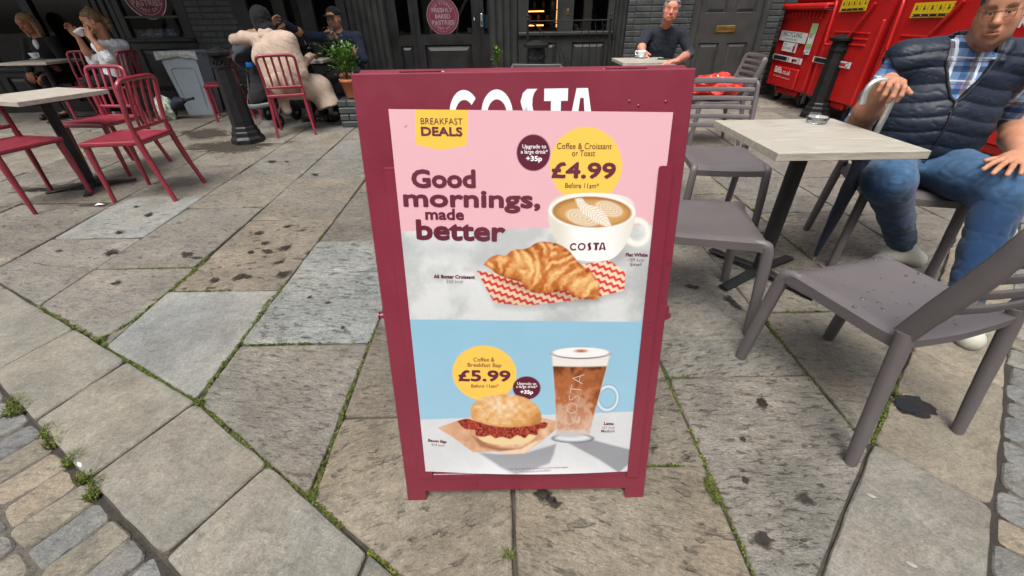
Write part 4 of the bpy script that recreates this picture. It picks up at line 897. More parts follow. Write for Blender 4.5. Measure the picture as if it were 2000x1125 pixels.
m = MB(); m.M = Matrix.Translation((BX - .046, 6.89, .405)) @ Matrix.Rotation(-math.pi / 2, 4, 'Z') @ Matrix.Rotation(math.pi / 2, 4, 'X') @ Matrix.Rotation(-.03, 4, 'Z')
m.text('Biffa', .2, .075, .03, 0, Matrix.Translation((-.13, 0, 0))); m.text('.co.uk', .21, .06, .008, 0, Matrix.Translation((.09, 0, 0))); m.text('The Total Services Partner', .44, .018, 0, 0, Matrix.Translation((0, -.055, 0)))
o = m.build('printed_lettering', M_lab); o.parent = b1; o.matrix_parent_inverse = Matrix.Translation(-b1.location)
bin_label('printed_label', b2, 5.95, .635, .74, .066, [('b', -.17, 0, .34, .05, 1), ('t', 'DO NOT ENTER', -.14, .0, .25, .02, 0), ('b', -.315, 0, .03, .04, 0), ('b', -.315, 0, .02, .03, 2, 0), ('b', .22, .0, .12, .035, 2), ('b', .31, 0, .04, .045, 1), ('b', .31, 0, .03, .035, 0, 0)], LM, -.02, -.028)
def ylabel(b_, yc, zc):
    its = [('b', 0, -.042, .40, .022, 1)] + [('b', -.19 + .047 * k, -.042, .012, .012, 3, 0) for k in range(0, 9, 2)]
    for k in range(5): its += [('b', -.18 + .09 * k, .02, .012, .035, 1), ('b', -.172 + .09 * k, .012, .025, .006, 1), ('b', -.135 + .09 * k, .018, .0015, .06, 1)]
    bin_label('warning_label', b_, yc, zc, .45, .125, its, [M_yel, M_ink, M_inkr, M_yel], .02, -.03)
ylabel(b2, 5.90, 1.235); ylabel(b3, 4.79, 1.182)
m = MB(); m.M = Matrix.Translation((BX - .012, 3.84, 1.06)) @ Matrix.Rotation(-math.pi / 2, 4, 'Z') @ Matrix.Rotation(math.pi / 2, 4, 'X'); m.text('RA', .16, .075, .03, 0); m.text('bags', .12, .03, .03, 0, Matrix.Translation((-.02, -.27, 0))); o = m.build('printed_lettering', M_lab); o.parent = b4; o.matrix_parent_inverse = Matrix.Translation(-b4.location)

# red carrier bag on the sideways chair
o = crumple('carrier_bag', 'bright red carrier bag with white print lying on a grey chair seat', (2.10, 4.62, .458), (.24, .20, .12), mat('red_plastic_bag', (.62, .03, .02), .28, var=.25, vscale=9, coat=.5), 'bag', 8, n=20)
# litter
c_ = G((157, 908)); m = MB(); m.tube([(-.014, .008, .0), (.0, .0, .003), (.012, -.008, .0)], .0055, 10); o = m.build('cigarette_butt', mat('paper_white', (.7, .7, .68), .6)); o.location = (c_.x, c_.y, -.002); tag(o, 'white cigarette end lying in the grass beside the kerb', 'cigarette end')
for (px, lab, s) in (((1700, 970), 'pale oval chewing gum spot nearer the chair leg on the corner flag', .012), ((1778, 1104), 'pale oval chewing gum spot lowest on the corner flag at the right', .012)):
    g = G(px); m = MB(); m.M = Matrix.Rotation(-.6, 4, 'Z') @ Matrix.Diagonal((1, .5, 1, 1)); m.lathe([(s, 0), (s * .9, .0012), (s * .5, .0018), (.0001, .002)], 14); o = m.build('gum_spot', mat('old_gum', (.27, .26, .24), .7, var=.2, vscale=60)); o.location = (g.x, g.y, .006); tag(o, lab, 'chewing gum')
for (px, lab) in (((195, 402), 'scrap of white paper on the wet patch under the left table'),):
    g = G(px); m = MB(); m.add([(-.03, -.012, .004), (.02, -.016, .012), (.032, .012, .003), (-.016, .016, .014)], [(0, 1, 2, 3)]); o = m.build('paper_scrap', mat('scrap_paper', (.7, .7, .68), .7)); o.location = (g.x, g.y, .004); tag(o, lab, 'paper scrap')
# dark wet hollows worn into the flags
def soft_patch(name, c, rough, lo, ns=70, amax=.92):
    m = mat(name, c, rough, var=.4, vscale=40, bump=.5, bscale=90, fine=.25); n = m.node_tree.nodes; L = m.node_tree.links; b_ = n['Principled BSDF']
    at = n.new('ShaderNodeAttribute'); at.attribute_name = 'Col'; tc = n.new('ShaderNodeTexCoord'); nz = n.new('ShaderNodeTexNoise'); nz.inputs['Scale'].default_value = ns; nz.inputs['Detail'].default_value = 6; L.new(tc.outputs['Object'], nz.inputs[0])
    a = n.new('ShaderNodeMath'); a.operation = 'MULTIPLY_ADD'; L.new(nz.outputs['Fac'], a.inputs[0]); a.inputs[1].default_value = 1.1; sp = n.new('ShaderNodeSeparateColor'); L.new(at.outputs['Color'], sp.inputs[0]); L.new(sp.outputs[0], a.inputs[2])
    r = n.new('ShaderNodeMapRange'); r.inputs[1].default_value = lo; r.inputs[2].default_value = lo + .30; r.inputs[4].default_value = amax; L.new(a.outputs[0], r.inputs[0]); L.new(r.outputs[0], b_.inputs['Alpha']); return m
M_wet = soft_patch('wet_stone', (.026, .022, .017), .5, .80); M_damp = soft_patch('damp_stone', (.060, .052, .043), .6, .78)
hm = MB(); rr = random.Random(21)
def hollow(px, w_, h_, mi=0):
    g = G(px); n = 26; a0 = rr.uniform(0, 9); vs = []; ang = rr.uniform(-.5, .3)
    for i in range(n):
        t = 6.283 * i / n; k = 1 + .55 * mnoise.noise(Vector((math.cos(t) * 1.6 + a0, math.sin(t) * 1.6, a0))) + .3 * mnoise.noise(Vector((math.cos(t) * 5 + a0, math.sin(t) * 5, a0)))
        x, y = w_ * k * math.cos(t), h_ * k * math.sin(t); vs.append((g.x + x * math.cos(ang) - y * math.sin(ang), g.y + x * math.sin(ang) + y * math.cos(ang), (.0055 if mi == 0 else .0045)))
    hm.cur = {'Col': (1, 1, 1)}; o_ = hm.add([(g.x, g.y, vs[0][2])], []); hm.cur = {'Col': (0, 0, 0)}; hm.add(vs, []); hm.f += [(o_, o_ + i + 1, o_ + (i + 1) % n + 1) for i in range(n)]; hm.m += [mi] * n; hm.sm += [False] * n
HL = (((505, 455), .022, .018), ((560, 443), .018, .012), ((517, 475), .02, .015), ((490, 493), .016, .014), ((522, 491), .026, .014), ((558, 485), .026, .026), ((545, 513), .018, .022), ((554, 537), .034, .03), ((468, 541), .022, .026), ((420, 548), .018, .02), ((484, 541), .016, .012), ((217, 494), .025, .03), ((366, 498), .035, .02), ((387, 505), .03, .012), ((228, 553), .022, .014), ((290, 420), .022, .025), ((233, 454), .02, .015), ((267, 404), .018, .012), ((115, 490), .012, .01), ((1075, 978), .012, .010), ((1488, 788), .018, .022), ((1490, 1053), .022, .018), ((1450, 860), .008, .010), ((1455, 940), .010, .008), ((1572, 976), .020, .013), ((605, 582), .010, .010), ((640, 592), .012, .008), ((670, 640), .008, .008), ((1405, 500), .03, .01), ((532, 316), .035, .03), ((560, 316), .02, .012), ((615, 341), .03, .02), ((830, 330), .02, .02), ((1060, 968), .022, .016), ((1082, 985), .016, .010), ((1490, 620), .01, .03), ((1350, 560), .03, .012), ((1430, 590), .016, .05))
for px, w_, h_ in HL: st_ = rr.getstate(); hollow(px, w_ * 1.9, h_ * 2.0, 1); rr.setstate(st_); hollow(px, w_ * 1.5, h_ * 1.5)
for px, w_, h_ in (((455, 285), .55, .22), ((400, 262), .4, .2), ((560, 345), .0, .0), ((150, 365), .35, .09), ((60, 370), .2, .06), ((185, 400), .16, .035), ((1560, 205), .35, .2), ((1430, 230), .25, .1), ((700, 225), .5, .12)):
    if w_: hollow(px, w_ * 1.4, h_ * 1.5, 2)
o = hm.build('wet_hollows', [M_wet, M_damp, soft_patch('wet_flags', (.050, .042, .032), .42, .74, 16, .72)]); o['kind'] = 'stuff'
# broken hole with standing water by the near chair
dm = MB(); g = G((1783, 795)); n = 40; vs = []
for i in range(n):
    t = 6.283 * i / n; k = 1 + .35 * mnoise.noise(Vector((math.cos(t) * 2, math.sin(t) * 2, 3))) + .2 * mnoise.noise(Vector((math.cos(t) * 7, math.sin(t) * 7, 8))); vs.append((g.x + .066 * k * math.cos(t - .5), g.y + .052 * k * math.sin(t - .5), .0075))
dm.add([(g.x, g.y, .0072)] + vs, [(0, i + 1, (i + 1) % n + 1) for i in range(n)], 0)
g2 = G((1770, 797)); dm.add([(g2.x, g2.y, .0092)] + [(g2.x + .036 * (1 + .3 * mnoise.noise(Vector((math.cos(t) * 3, math.sin(t) * 3, 1)))) * math.cos(t), g2.y + .03 * (1 + .3 * mnoise.noise(Vector((math.cos(t) * 3, math.sin(t) * 3, 1)))) * math.sin(t), .009) for t in np.linspace(0, 6.1, 24)], [(0, i + 1, (i + 1) % 24 + 1) for i in range(24)], 1)
o = dm.build('puddle', [mat('broken_wet_stone', (.014, .012, .011), .4, var=.5, vscale=80, bump=1.0, bscale=110), mat('standing_water', (.006, .007, .008), .03, var=.1)]); o['kind'] = 'structure'
# ================================================================== the poster board
M_bd = mat('burgundy_enamel', (.165, .019, .037), .33, var=.10, vscale=5, bump=.10, bscale=14, rvar=.09, coat=.25, dirt=.16, dirtcol=(.26, .06, .08))
M_rust = mat('rust_stain', (.12, .045, .025), .7, var=.4, vscale=40)
BO = Vector((-.321, .684, 0)); BU = Vector((1, 0, 0)); BS = Vector((0, .261, 1.113)).normalized(); BN = BU.cross(BS); BW, BH = .703, 1.143
BC = Vector((.0305, .978, 0))
board = empty('advertising_board', BC, 0, 'burgundy metal A-frame advertising board with a breakfast poster', 'advertising board')
FM = Matrix(((BU.x, BS.x, BN.x, BO.x - BC.x), (BU.y, BS.y, BN.y, BO.y - BC.y), (BU.z, BS.z, BN.z, BO.z - BC.z), (0, 0, 0, 1)))     # u, v, out of the sheet
RM = Matrix.Rotation(math.pi, 4, 'Z') @ FM                                                         # the rear leaf, mirrored
def UB(m, u0, u1, v0, v1, d0, d1, b=.002, mi=0): m.box(((u0 + u1) / 2, (v0 + v1) / 2, (d0 + d1) / 2), (u1 - u0, v1 - v0, d1 - d0), b, mi)
for F, nm in ((FM, 'front_panel'), (RM, 'rear_panel')):
    m = MB(); m.M = F
    UB(m, 0, BW, .0345, BH, -.030, 0, .003)
    UB(m, .0004, .0555, 0, .042, -.0295, -.0007, 0); UB(m, BW - .0555, BW - .0004, 0, .042, -.0295, -.0007, 0)
    m.build(nm, M_bd, board)
m = MB(); m.M = FM; UB(m, .0445, .083, .088, .958, .0004, .0048, .0012); m.build('poster_slot', M_bd, board)
m = MB(); m.M = FM
m.prism([(.644, .088), (.6745, .088), (.6745, .953), (.650, .953), (.6455, .9515), (.644, .948)], .0078, .0105); UB(m, .664, .6745, .088, .953, .0004, .0077, 0); m.build('poster_slot', M_bd, board)
m = MB(); m.M = FM; UB(m, .0835, .6435, .088, .104, .0004, .0042, .001); m.build('poster_ledge', M_bd, board)
m = MB(); m.M = FM; UB(m, .0445, .674, .0862, .0876, .0003, .0012, 0); UB(m, .0428, .0442, .087, .30, .0003, .001, 0); m.build('rust_line', M_rust, board)
for u0, u1 in ((.098, .183), (.52, .604)):
    m = MB(); m.M = FM; UB(m, u0, u1, BH + .0008, BH + .0036, -.029, -.003, .0006)
    for k in range(3): m.M = FM @ Matrix.Translation((u0 + .013 + k * (u1 - u0 - .026) / 2, BH + .0036, -.012)) @ Matrix.Rotation(-math.pi / 2, 4, 'X'); m.lathe([(.0042, 0), (.004, .0012), (.0001, .0016)], 10)
    m.M = FM; m.tube([(u0 - .002, BH + .003, -.033), (u1 + .004, BH + .003, -.033)], .0045, 8); m.build('hinge', M_bd, board)
m = MB(); m.M = FM; m.tube([(-.001, .60, -.014), (-.012, .60, -.014)], .007, 10); m.tube([(-.012, .60, -.014), (-.014, .60, -.014)], .010, 10); m.build('stay_bolt', M_bd, board)
m = MB(); m.M = FM; UB(m, BW, BW + .012, .575, .615, -.028, -.012, .002); m.tube([(BW + .012, .585, -.02), (BW + .016, .58, -.02)], .007, 10); m.build('stay_bolt', M_bd, board)
for u, v in ((.571, 1.083), (.591, 1.074), (.647, 1.081)):
    m = MB(); m.M = FM @ Matrix.Translation((u, v, 0)); m.lathe([(.0032, 0), (.0026, .0012), (.0001, .0018)], 10); m.build('rivet', M_bd, board)
def uvp(p):                                  # point of the photo on the plane of the board
    r = Vector(ray(p)); C = Vector((0, 0, CH)); t = (BO - C).dot(BN) / r.dot(BN); q = C + r * t - BO; return q.dot(BU), q.dot(BS)
# white name across the head of the board; its feet are under the poster
m = MB(); m.M = FM @ Matrix.Translation((0, 0, .0006)); H0, H1 = 1.022, 1.108
def ringarc(cx, cy, r0, r1, a0, a1, n=36, sy=1.0): 
    vs = []
    for k in range(n + 1):
        a = R_(a0 + (a1 - a0) * k / n); vs += [(cx + r0 * math.cos(a), cy + r0 * sy * math.sin(a), 0), (cx + r1 * math.cos(a), cy + r1 * sy * math.sin(a), 0)]
    m.add(vs, [(2 * k, 2 * k + 1, 2 * k + 3, 2 * k + 2) for k in range(n)])
def flat(pts): m.add([(x, y, 0) for x, y in pts], [tuple(range(len(pts)))])
def logo(cu, cv, w_, h_):
    """C O bean-split S T A in plain geometric letters"""
    k = h_; x0 = cu - w_ / 2; L = w_ / 5.12 * 1.0
    r = h_ / 2; sx = w_ / 3.45 / h_
    X = lambda t: x0 + t * w_
    def arc(cx, rx, a0, a1): 
        vs = []; n = 40
        for q in range(n + 1):
            a = R_(a0 + (a1 - a0) * q / n); vs += [(X(cx) + .62 * rx * w_ * math.cos(a), cv + .62 * r * math.sin(a), 0), (X(cx) + rx * w_ * math.cos(a), cv + r * math.sin(a), 0)]
        m.add(vs, [(2 * q, 2 * q + 1, 2 * q + 3, 2 * q + 2) for q in range(n)])
    arc(.105, .105, 42, 318); arc(.325, .108, 0, 360)
    # S as two opposed crescents
    s0, s1 = .485, .60
    top = [(s1, 1), (s0 + .045, 1), (s0 + .016, .92), (s0, .76), (s0 + .012, .62), (s0 + .04, .50), (s0 + .068, .40), (s0 + .075, .33), (s0 + .10, .46), (s0 + .088, .56), (s0 + .08, .68), (s0 + .082, .82), (s0 + .092, .92)]
    flat([(X(a), cv - r + b_ * h_) for a, b_ in top][::-1]); flat([(X(s0 + s1 - a), cv - r + (1 - b_) * h_) for a, b_ in top][::-1])
    flat([(X(.645), cv + r), (X(.645), cv + r - .24 * h_), (X(.805), cv + r - .24 * h_), (X(.805), cv + r)]); flat([(X(.691), cv + r - .24 * h_), (X(.691), cv - r), (X(.759), cv - r), (X(.759), cv + r - .24 * h_)])
    a0, a1, ap = .80, 1.0, .9
    flat([(X(.862), cv + r), (X(.938), cv + r), (X(.912), cv + r * .62), (X(.888), cv + r * .62)]); flat([(X(.862), cv + r), (X(.888), cv + r * .62), (X(.862), cv - r), (X(.80), cv - r)]); flat([(X(.938), cv + r), (X(1.0), cv - r), (X(.938), cv - r), (X(.912), cv + r * .62)]); flat([(X(.874), cv - r * .42), (X(.874), cv - r * .7), (X(.926), cv - r * .7), (X(.926), cv - r * .42)])
logo(.3495, 1.060, .307, .098); m.build('board_lettering', mat('white_enamel', (.66, .70, .73), .45, var=.05, dirt=.15, dirtcol=(.5, .52, .54)), board)

# ------- printed poster: a fine sheet whose print is computed here, lettering laid on it as outlines
PC = [(.064, .118), (.654, .106), (.663, 1.06), (.071, 1.075)]
NU, NV = 400, 640
uu, vv = np.meshgrid(np.linspace(0, 1, NU + 1), np.linspace(0, 1, NV + 1))
def corner(c): return ((PC[0][c] * (1 - uu) + PC[1][c] * uu) * (1 - vv) + (PC[3][c] * (1 - uu) + PC[2][c] * uu) * vv)
PU, PV = corner(0), corner(1)
def pdep(a, b_, u, v): return .0064 + .0004 * np.sin(a * 9 + b_ * 4) + .012 * np.sin(np.pi * np.clip(a, 0, 1)) ** 1.2 * np.exp(-b_ / .035)
PD = pdep(uu, vv, PU, PV)
W3 = np.array(BO)[None, None] + PU[..., None] * np.array(BU) + PV[..., None] * np.array(BS)
lens = (W3 - np.array([0, 0, CH])) @ CR
X, Y = 1000 + CF * lens[..., 0] / lens[..., 2], 562.5 + CF * lens[..., 1] / lens[..., 2]     # the print is laid out on the plane of the board
def lin(r, g, b_): return np.array(srgb(r, g, b_)) * PK
PK = .70
def fbm(x, y, sc, oc=4, seed=0):
    t = np.zeros_like(x); a = 1.0; rg = np.random.RandomState(seed)
    for o_ in range(oc):
        gx, gy = x / sc * 2 ** o_, y / sc * 2 ** o_; i, j = np.floor(gx).astype(int), np.floor(gy).astype(int); fx, fy = gx - i, gy - j; fx = fx * fx * (3 - 2 * fx); fy = fy * fy * (3 - 2 * fy)
        tab = rg.rand(64, 64); h = lambda p, q: tab[p % 64, q % 64]
        t += a * ((h(i, j) * (1 - fx) + h(i + 1, j) * fx) * (1 - fy) + (h(i, j + 1) * (1 - fx) + h(i + 1, j + 1) * fx) * fy); a *= .55
    return t / 1.9
def smooth(a, b_, x): t = np.clip((x - a) / (b_ - a), 0, 1); return t * t * (3 - 2 * t)
def polysd(pts):
    d = np.full(X.shape, 1e9); ins = np.zeros(X.shape, bool); n = len(pts)
    for i in range(n):
        (x0, y0), (x1, y1) = pts[i], pts[(i + 1) % n]; ex, ey = x1 - x0, y1 - y0; t = np.clip(((X - x0) * ex + (Y - y0) * ey) / (ex * ex + ey * ey + 1e-9), 0, 1)
        d = np.minimum(d, np.hypot(X - x0 - t * ex, Y - y0 - t * ey)); c = ((y0 > Y) != (y1 > Y)); ins ^= c & (X < (x1 - x0) * (Y - y0) / (y1 - y0 + 1e-12) + x0)
    return np.where(ins, -d, d)
def ell(cx, cy, rx, ry, rot=0): c, s = math.cos(rot), math.sin(rot); a, b_ = ((X - cx) * c + (Y - cy) * s) / rx, (-(X - cx) * s + (Y - cy) * c) / ry; return (np.hypot(a, b_) - 1) * min(rx, ry)
IMG = np.zeros(X.shape + (3,))
def put(sd, c, soft=.9, op=1.0):
    a = (np.clip(.5 - sd / (2 * soft), 0, 1) * op)[..., None]; IMG[:] = IMG * (1 - a) + np.asarray(c) * a
def spl(pts, n=6): return [tuple(p[:2]) for p in bez([(x, y, 0) for x, y in pts] + [(pts[0][0], pts[0][1], 0)], n)][:-1]
cz = lambda pts: [(760 + x / 3.509, 360 + y / 3.509) for x, y in pts]
bz = lambda pts: [(780 + x / 3.04, 620 + y / 3.04) for x, y in pts]
# upper half
IMG[:] = lin(237, 186, 196)
g_ = fbm(X, Y, 60, 5, 1); g2 = fbm(X, Y, 4, 3, 2)
tab = np.clip((Y - (451 - (X - 782) * .025)) / 1.6 + .5, 0, 1)[..., None]
gc = (lin(196, 199, 200) * (1 - smooth(.35, .75, g_)[..., None]) + lin(228, 231, 232) * smooth(.35, .75, g_)[..., None]) * (1 - .10 * smooth(520, 620, Y)[..., None]) * (.96 + .08 * g2[..., None])
gc = gc * (1 - .18 * np.exp(-((X - 1290) / 60) ** 2 - ((Y - 545) / 60) ** 2)[..., None])
IMG = IMG * (1 - tab) + gc * tab
put(ell(880, 487, 60, 12, .1), lin(165, 170, 172), 14, .5)
# ribbon and discs
put(polysd([(812, 205), (914.5, 209), (912, 284), (862, 293), (813, 282)]), lin(249, 205, 84))
put(ell(1143.5, 322, 70, 74), lin(250, 208, 92)); put(ell(1041.5, 298, 32.5, 35.5), lin(100, 34, 55))
# cup
put(ell(1190, 500, 95, 14, -.1), lin(150, 150, 150), 12, .45)
hs = np.minimum(np.abs(ell(1242, 452, 22, 23, -.45)) - 6.5, 1e9); put(hs, lin(232, 226, 212)); put(hs + 2.4, lin(248, 246, 240), 2)
cup = spl([(1070, 408), (1071, 432), (1082, 462), (1098, 488), (1120, 504), (1152, 509), (1185, 507), (1206, 495), (1224, 470), (1235, 440), (1240, 415), (1225, 385), (1155, 376), (1088, 384)])
sd = polysd(cup); sh = smooth(1085, 1130, X) * (1 - .85 * smooth(1180, 1245, X)); put(sd, lin(226, 220, 205) * (1 - sh[..., None]) + lin(250, 250, 248) * sh[..., None])
put(ell(1155, 412, 84, 35, .03), lin(248, 245, 238)); put(ell(1155, 413, 77, 30, .03), lin(176, 122, 62)); put(ell(1157, 415, 71, 26, .03), lin(204, 152, 88), 3); put(ell(1157, 414, 60, 22, .03), lin(214, 166, 104), 4)
r_ = fbm(X, Y, 9, 3, 5)
for (cx, cy, rx, ry, ro) in ((1137, 424, 33, 15, .25), (1188, 407, 27, 14, .3)):
    e = ell(cx, cy, rx, ry, ro); put(e, lin(240, 226, 204), 2, .85); st_ = np.abs(((e / 3.4) % 1) - .5) * 2; put(np.where((e < -1) & (st_ > .62), -50, 50), lin(214, 178, 132), 1.2, .8)
leaf = polysd(spl([(1122, 388), (1136, 387), (1146, 398), (1166, 404), (1182, 418), (1190, 434), (1192, 441), (1178, 440), (1160, 431), (1140, 418), (1128, 402)])); put(leaf, lin(250, 243, 230), 1.2)
tx = ((X - 1125) * .79 + (Y - 390) * .61); ty = np.abs(-(X - 1125) * .61 + (Y - 390) * .79); put(np.where((leaf < 0) & (((tx - ty * .9) / 6.2) % 1 < .28) & (ty > 2), -50, 50), lin(206, 160, 110), 1.0, .8); put(np.where((leaf < 0) & (ty < .7), -50, 50), lin(214, 180, 140), 1, .7)
# paper and croissant
pap = cz([(600, 585), (690, 600), (1000, 640), (1300, 545), (1505, 515), (1615, 597), (1608, 720), (1400, 775), (940, 825), (722, 808), (655, 690)])
put(np.minimum(polysd([(x + 4, y + 7) for x, y in pap]), 1e9), lin(130, 130, 130), 8, .5); sd = polysd(pap)
a_ = (X * .93 + Y * .37); b2 = (-X * .30 + Y * .95); zz = b2 + 2.6 * np.abs(((a_ / 13) % 1) - .5) * 4 - 2.6; stp = smooth(.40, .52, np.abs(((zz / 13.5) % 1) - .5) * 2)[..., None]; sh2 = (1 - .18 * smooth(560, 590, Y) + .1 * smooth(1150, 1200, X))[..., None]
put(sd, (lin(246, 214, 182) * stp + lin(214, 62, 66) * (1 - stp)) * sh2)
put(polysd(cz([(700, 640), (940, 735), (1100, 750), (1300, 790), (1430, 790), (1440, 720), (1000, 680)])), lin(90, 50, 30), 5, .45)
cro = spl(cz([(648, 545), (690, 500), (745, 478), (800, 482), (850, 445), (940, 435), (1000, 400), (1060, 388), (1150, 402), (1225, 445), (1275, 505), (1330, 560), (1400, 615), (1438, 690), (1425, 775), (1370, 778), (1290, 765), (1200, 715), (1150, 732), (1060, 735), (985, 735), (940, 700), (900, 665), (810, 640), (745, 612), (690, 572)]), 4)
sd = polysd(cro)
ax = ((X - 945) * .955 + (Y - 515) * .295) / 235; ac = (-(X - 945) * .295 + (Y - 515) * .955) / 60           # along and across the roll
wb = fbm(X, Y, 22, 4, 9); lines = np.sin((ax * 62 + 9 * ac ** 2 * np.sign(.5 - ax) + 3 * ac + wb * 9)); big = np.sin(ax * 15 + 4 * ac ** 2 * np.sign(.55 - ax) + wb * 2.5 + .6)
lum = .52 + .27 * lines * smooth(.15, .6, fbm(X, Y, 12, 3, 11)) + .22 * big * smooth(-1, .2, big) - .30 * smooth(-.25, .75, ac) + .2 * smooth(.1, -.45, ac) * (1 - smooth(-.45, -.9, ac)) + .25 * (fbm(X, Y, 5, 4, 12) - .5)
lum = np.clip(lum - .25 * smooth(-7, 0, sd), 0, 1)[..., None]
cc = np.where(lum < .5, lin(128, 60, 22) * (1 - lum * 2) + lin(205, 122, 58) * lum * 2, lin(205, 122, 58) * (2 - lum * 2) + lin(246, 202, 138) * (lum * 2 - 1)); put(sd, cc)
# lower half
bl = np.clip((Y - (621.5 + (X - 800) * .012)) / 1.4 + .5, 0, 1)[..., None]; bc = lin(150, 196, 220) * (1 - smooth(620, 800, Y)[..., None] * .25) + lin(176, 212, 228) * (smooth(620, 800, Y)[..., None] * .25); IMG = IMG * (1 - bl) + bc * (.97 + .06 * fbm(X, Y, 40, 2, 4)[..., None]) * bl
fl_ = np.clip((Y - (816.5 - (X - 822) * .038)) / 1.4 + .5, 0, 1)[..., None]; IMG = IMG * (1 - fl_) + (lin(206, 208, 212) * (1 - g_[..., None] * .5) + lin(240, 241, 242) * g_[..., None] * .5) * (.97 + .06 * g2[..., None]) * fl_
put(ell(946.5, 726.5, 62.5, 53.5, .1), lin(250, 204, 92)); put(ell(1028.5, 755, 27, 22.5), lin(100, 34, 55))
put(polysd(bz([(470, 790), (600, 800), (760, 790), (930, 740), (915, 800), (890, 850), (800, 880), (690, 905), (600, 870)])), lin(128, 130, 136), 2.5, .75)
put(polysd(bz([(1000, 735), (1140, 715), (1250, 745), (1370, 775), (1358, 860), (1300, 908), (1180, 830)])), lin(128, 130, 136), 2, .8)
pap = bz([(228, 645), (330, 610), (420, 580), (640, 600), (850, 588), (935, 605), (930, 655), (850, 720), (740, 797), (640, 800), (600, 785), (440, 790), (330, 710)]); sd = polysd(pap); cr_ = fbm(X, Y, 14, 4, 15)[..., None]
put(sd, lin(190, 132, 92) * (1 - cr_) + lin(240, 205, 172) * cr_); put(polysd(bz([(430, 690), (560, 755), (700, 770), (760, 745), (720, 790), (600, 785), (480, 760)])), lin(140, 78, 46), 3, .75)
put(polysd(bz([(600, 785), (640, 798), (740, 795), (850, 715), (800, 730), (720, 770)])), lin(240, 212, 184), 1.5, .9)
put(polysd(spl(bz([(468, 690), (600, 690), (800, 680), (790, 715), (740, 738), (640, 747), (540, 738), (480, 715)]))), lin(236, 208, 160), 1.2)
bac = polysd(spl(bz([(345, 607), (400, 592), (450, 605), (560, 630), (700, 640), (800, 628), (850, 612), (880, 620), (865, 648), (825, 655), (815, 690), (770, 685), (745, 708), (700, 690), (660, 712), (610, 700), (570, 708), (540, 690), (500, 700), (455, 690), (450, 660), (400, 655), (375, 640)]), 3)); bn = fbm(X, Y, 7, 4, 17); bs_ = np.sin(bn * 22)[..., None] * .5 + .5; put(bac, (lin(92, 22, 22) * (1 - bs_) + lin(196, 84, 66) * bs_) * (.6 + .7 * bn[..., None]))
bun = spl(bz([(422, 560), (432, 515), (470, 478), (530, 458), (620, 448), (700, 455), (770, 480), (820, 522), (842, 575), (835, 615), (790, 632), (700, 642), (620, 642), (540, 632), (470, 610), (432, 588)])); sd = polysd(bun); bx, by = (X - 988) / 70, (Y - 800) / 33
lm = np.clip(.66 - .38 * by ** 1 * .5 - .34 * np.hypot(bx + .12, by + .05) ** 2 + .5 * (fbm(X, Y, 8, 5, 19) - .5) + .22 * smooth(.1, .9, by), 0, 1)[..., None]; lm = np.clip(lm - .2 * np.exp(-((X - 985) / 8) ** 2 - ((Y - 774) / 9) ** 2)[..., None], 0, 1); put(sd, np.where(lm < .5, lin(168, 100, 46) * (1 - 2 * lm) + lin(224, 170, 106) * 2 * lm, lin(224, 170, 106) * (2 - 2 * lm) + lin(252, 236, 206) * (2 * lm - 1)))
# latte glass
hd = np.abs(ell(1186, 775, 19, 23, .2)) - 3.6; hd = np.where(X < 1166, 9, hd); put(hd, lin(176, 205, 222)); put(hd + 2.2, lin(222, 236, 244), 1.2); put(np.abs(hd + .2) - .6, lin(110, 130, 142), .7, .6)
gls = [(1076.5, 688), (1081, 735), (1087, 848), (1149, 848), (1168, 775), (1191, 689)]; sd = polysd(gls); sw = fbm(X, Y * .8, 26, 5, 23); sw2 = np.sin(sw * 15) * .5 + .5
lt = np.clip(.28 + .40 * smooth(700, 850, Y) + .5 * (sw - .5) + .25 * (sw2 - .5) - .12 * smooth(1150, 1190, X), 0, 1)[..., None]; lc = np.where(lt < .5, lin(84, 38, 20) * (1 - 2 * lt) + lin(178, 106, 62) * 2 * lt, lin(178, 106, 62) * (2 - 2 * lt) + lin(238, 214, 192) * (2 * lt - 1)); put(sd, lc)
fo = np.maximum(sd, Y - 712 - 1.5 * np.sin((X - 1076) / 115 * math.pi)); put(fo, lin(236, 230, 224), 1.5); put(np.maximum(sd, 836 - Y), lin(216, 200, 190), 3, .7)
for p0, p1 in (((1077, 690), (1088, 848)), ((1191, 690), (1150, 848))): put(polysd([(p0[0] - 1, p0[1]), (p0[0] + 1, p0[1]), (p1[0] + 1, p1[1]), (p1[0] - 1, p1[1])]), lin(196, 206, 210), 1, .6)
put(ell(1133.8, 687, 57.5, 11.5), lin(60, 62, 64)); put(ell(1133.8, 686, 56, 10.3), lin(244, 243, 242)); put(ell(1134, 683, 12, 3), lin(190, 110, 56), 1.5)
put(ell(1118, 853, 39, 8.5), lin(150, 158, 164)); put(ell(1118, 851.5, 35, 6.5), lin(222, 226, 228), 1.5); put(np.abs(ell(1118, 853, 39, 8.5)) - .6, lin(90, 96, 100), .7, .8); put(ell(1112, 846, 26, 5), lin(196, 196, 198), 2)
# a few scuffs
put(ell(794, 247, 4, 2, -.6), lin(170, 120, 125), .8, .6)
Pos = np.stack([PU, PV, PD], -1).reshape(-1, 3); idx = np.arange((NU + 1) * (NV + 1)).reshape(NV + 1, NU + 1)
Q = np.stack([idx[:-1, :-1], idx[:-1, 1:], idx[1:, 1:], idx[1:, :-1]], -1).reshape(-1, 4)
FMn = np.array(FM); Pw = Pos @ FMn[:3, :3].T + FMn[:3, 3]
M_print = mat('printed_paper', (.5, .5, .5), .55, var=.015, vscale=3, rvar=.05, attr='Col', spec=.22, bump=.03, bscale=9)
poster = raw_mesh('poster', Pw, Q, M_print, board, IMG.reshape(-1, 3))
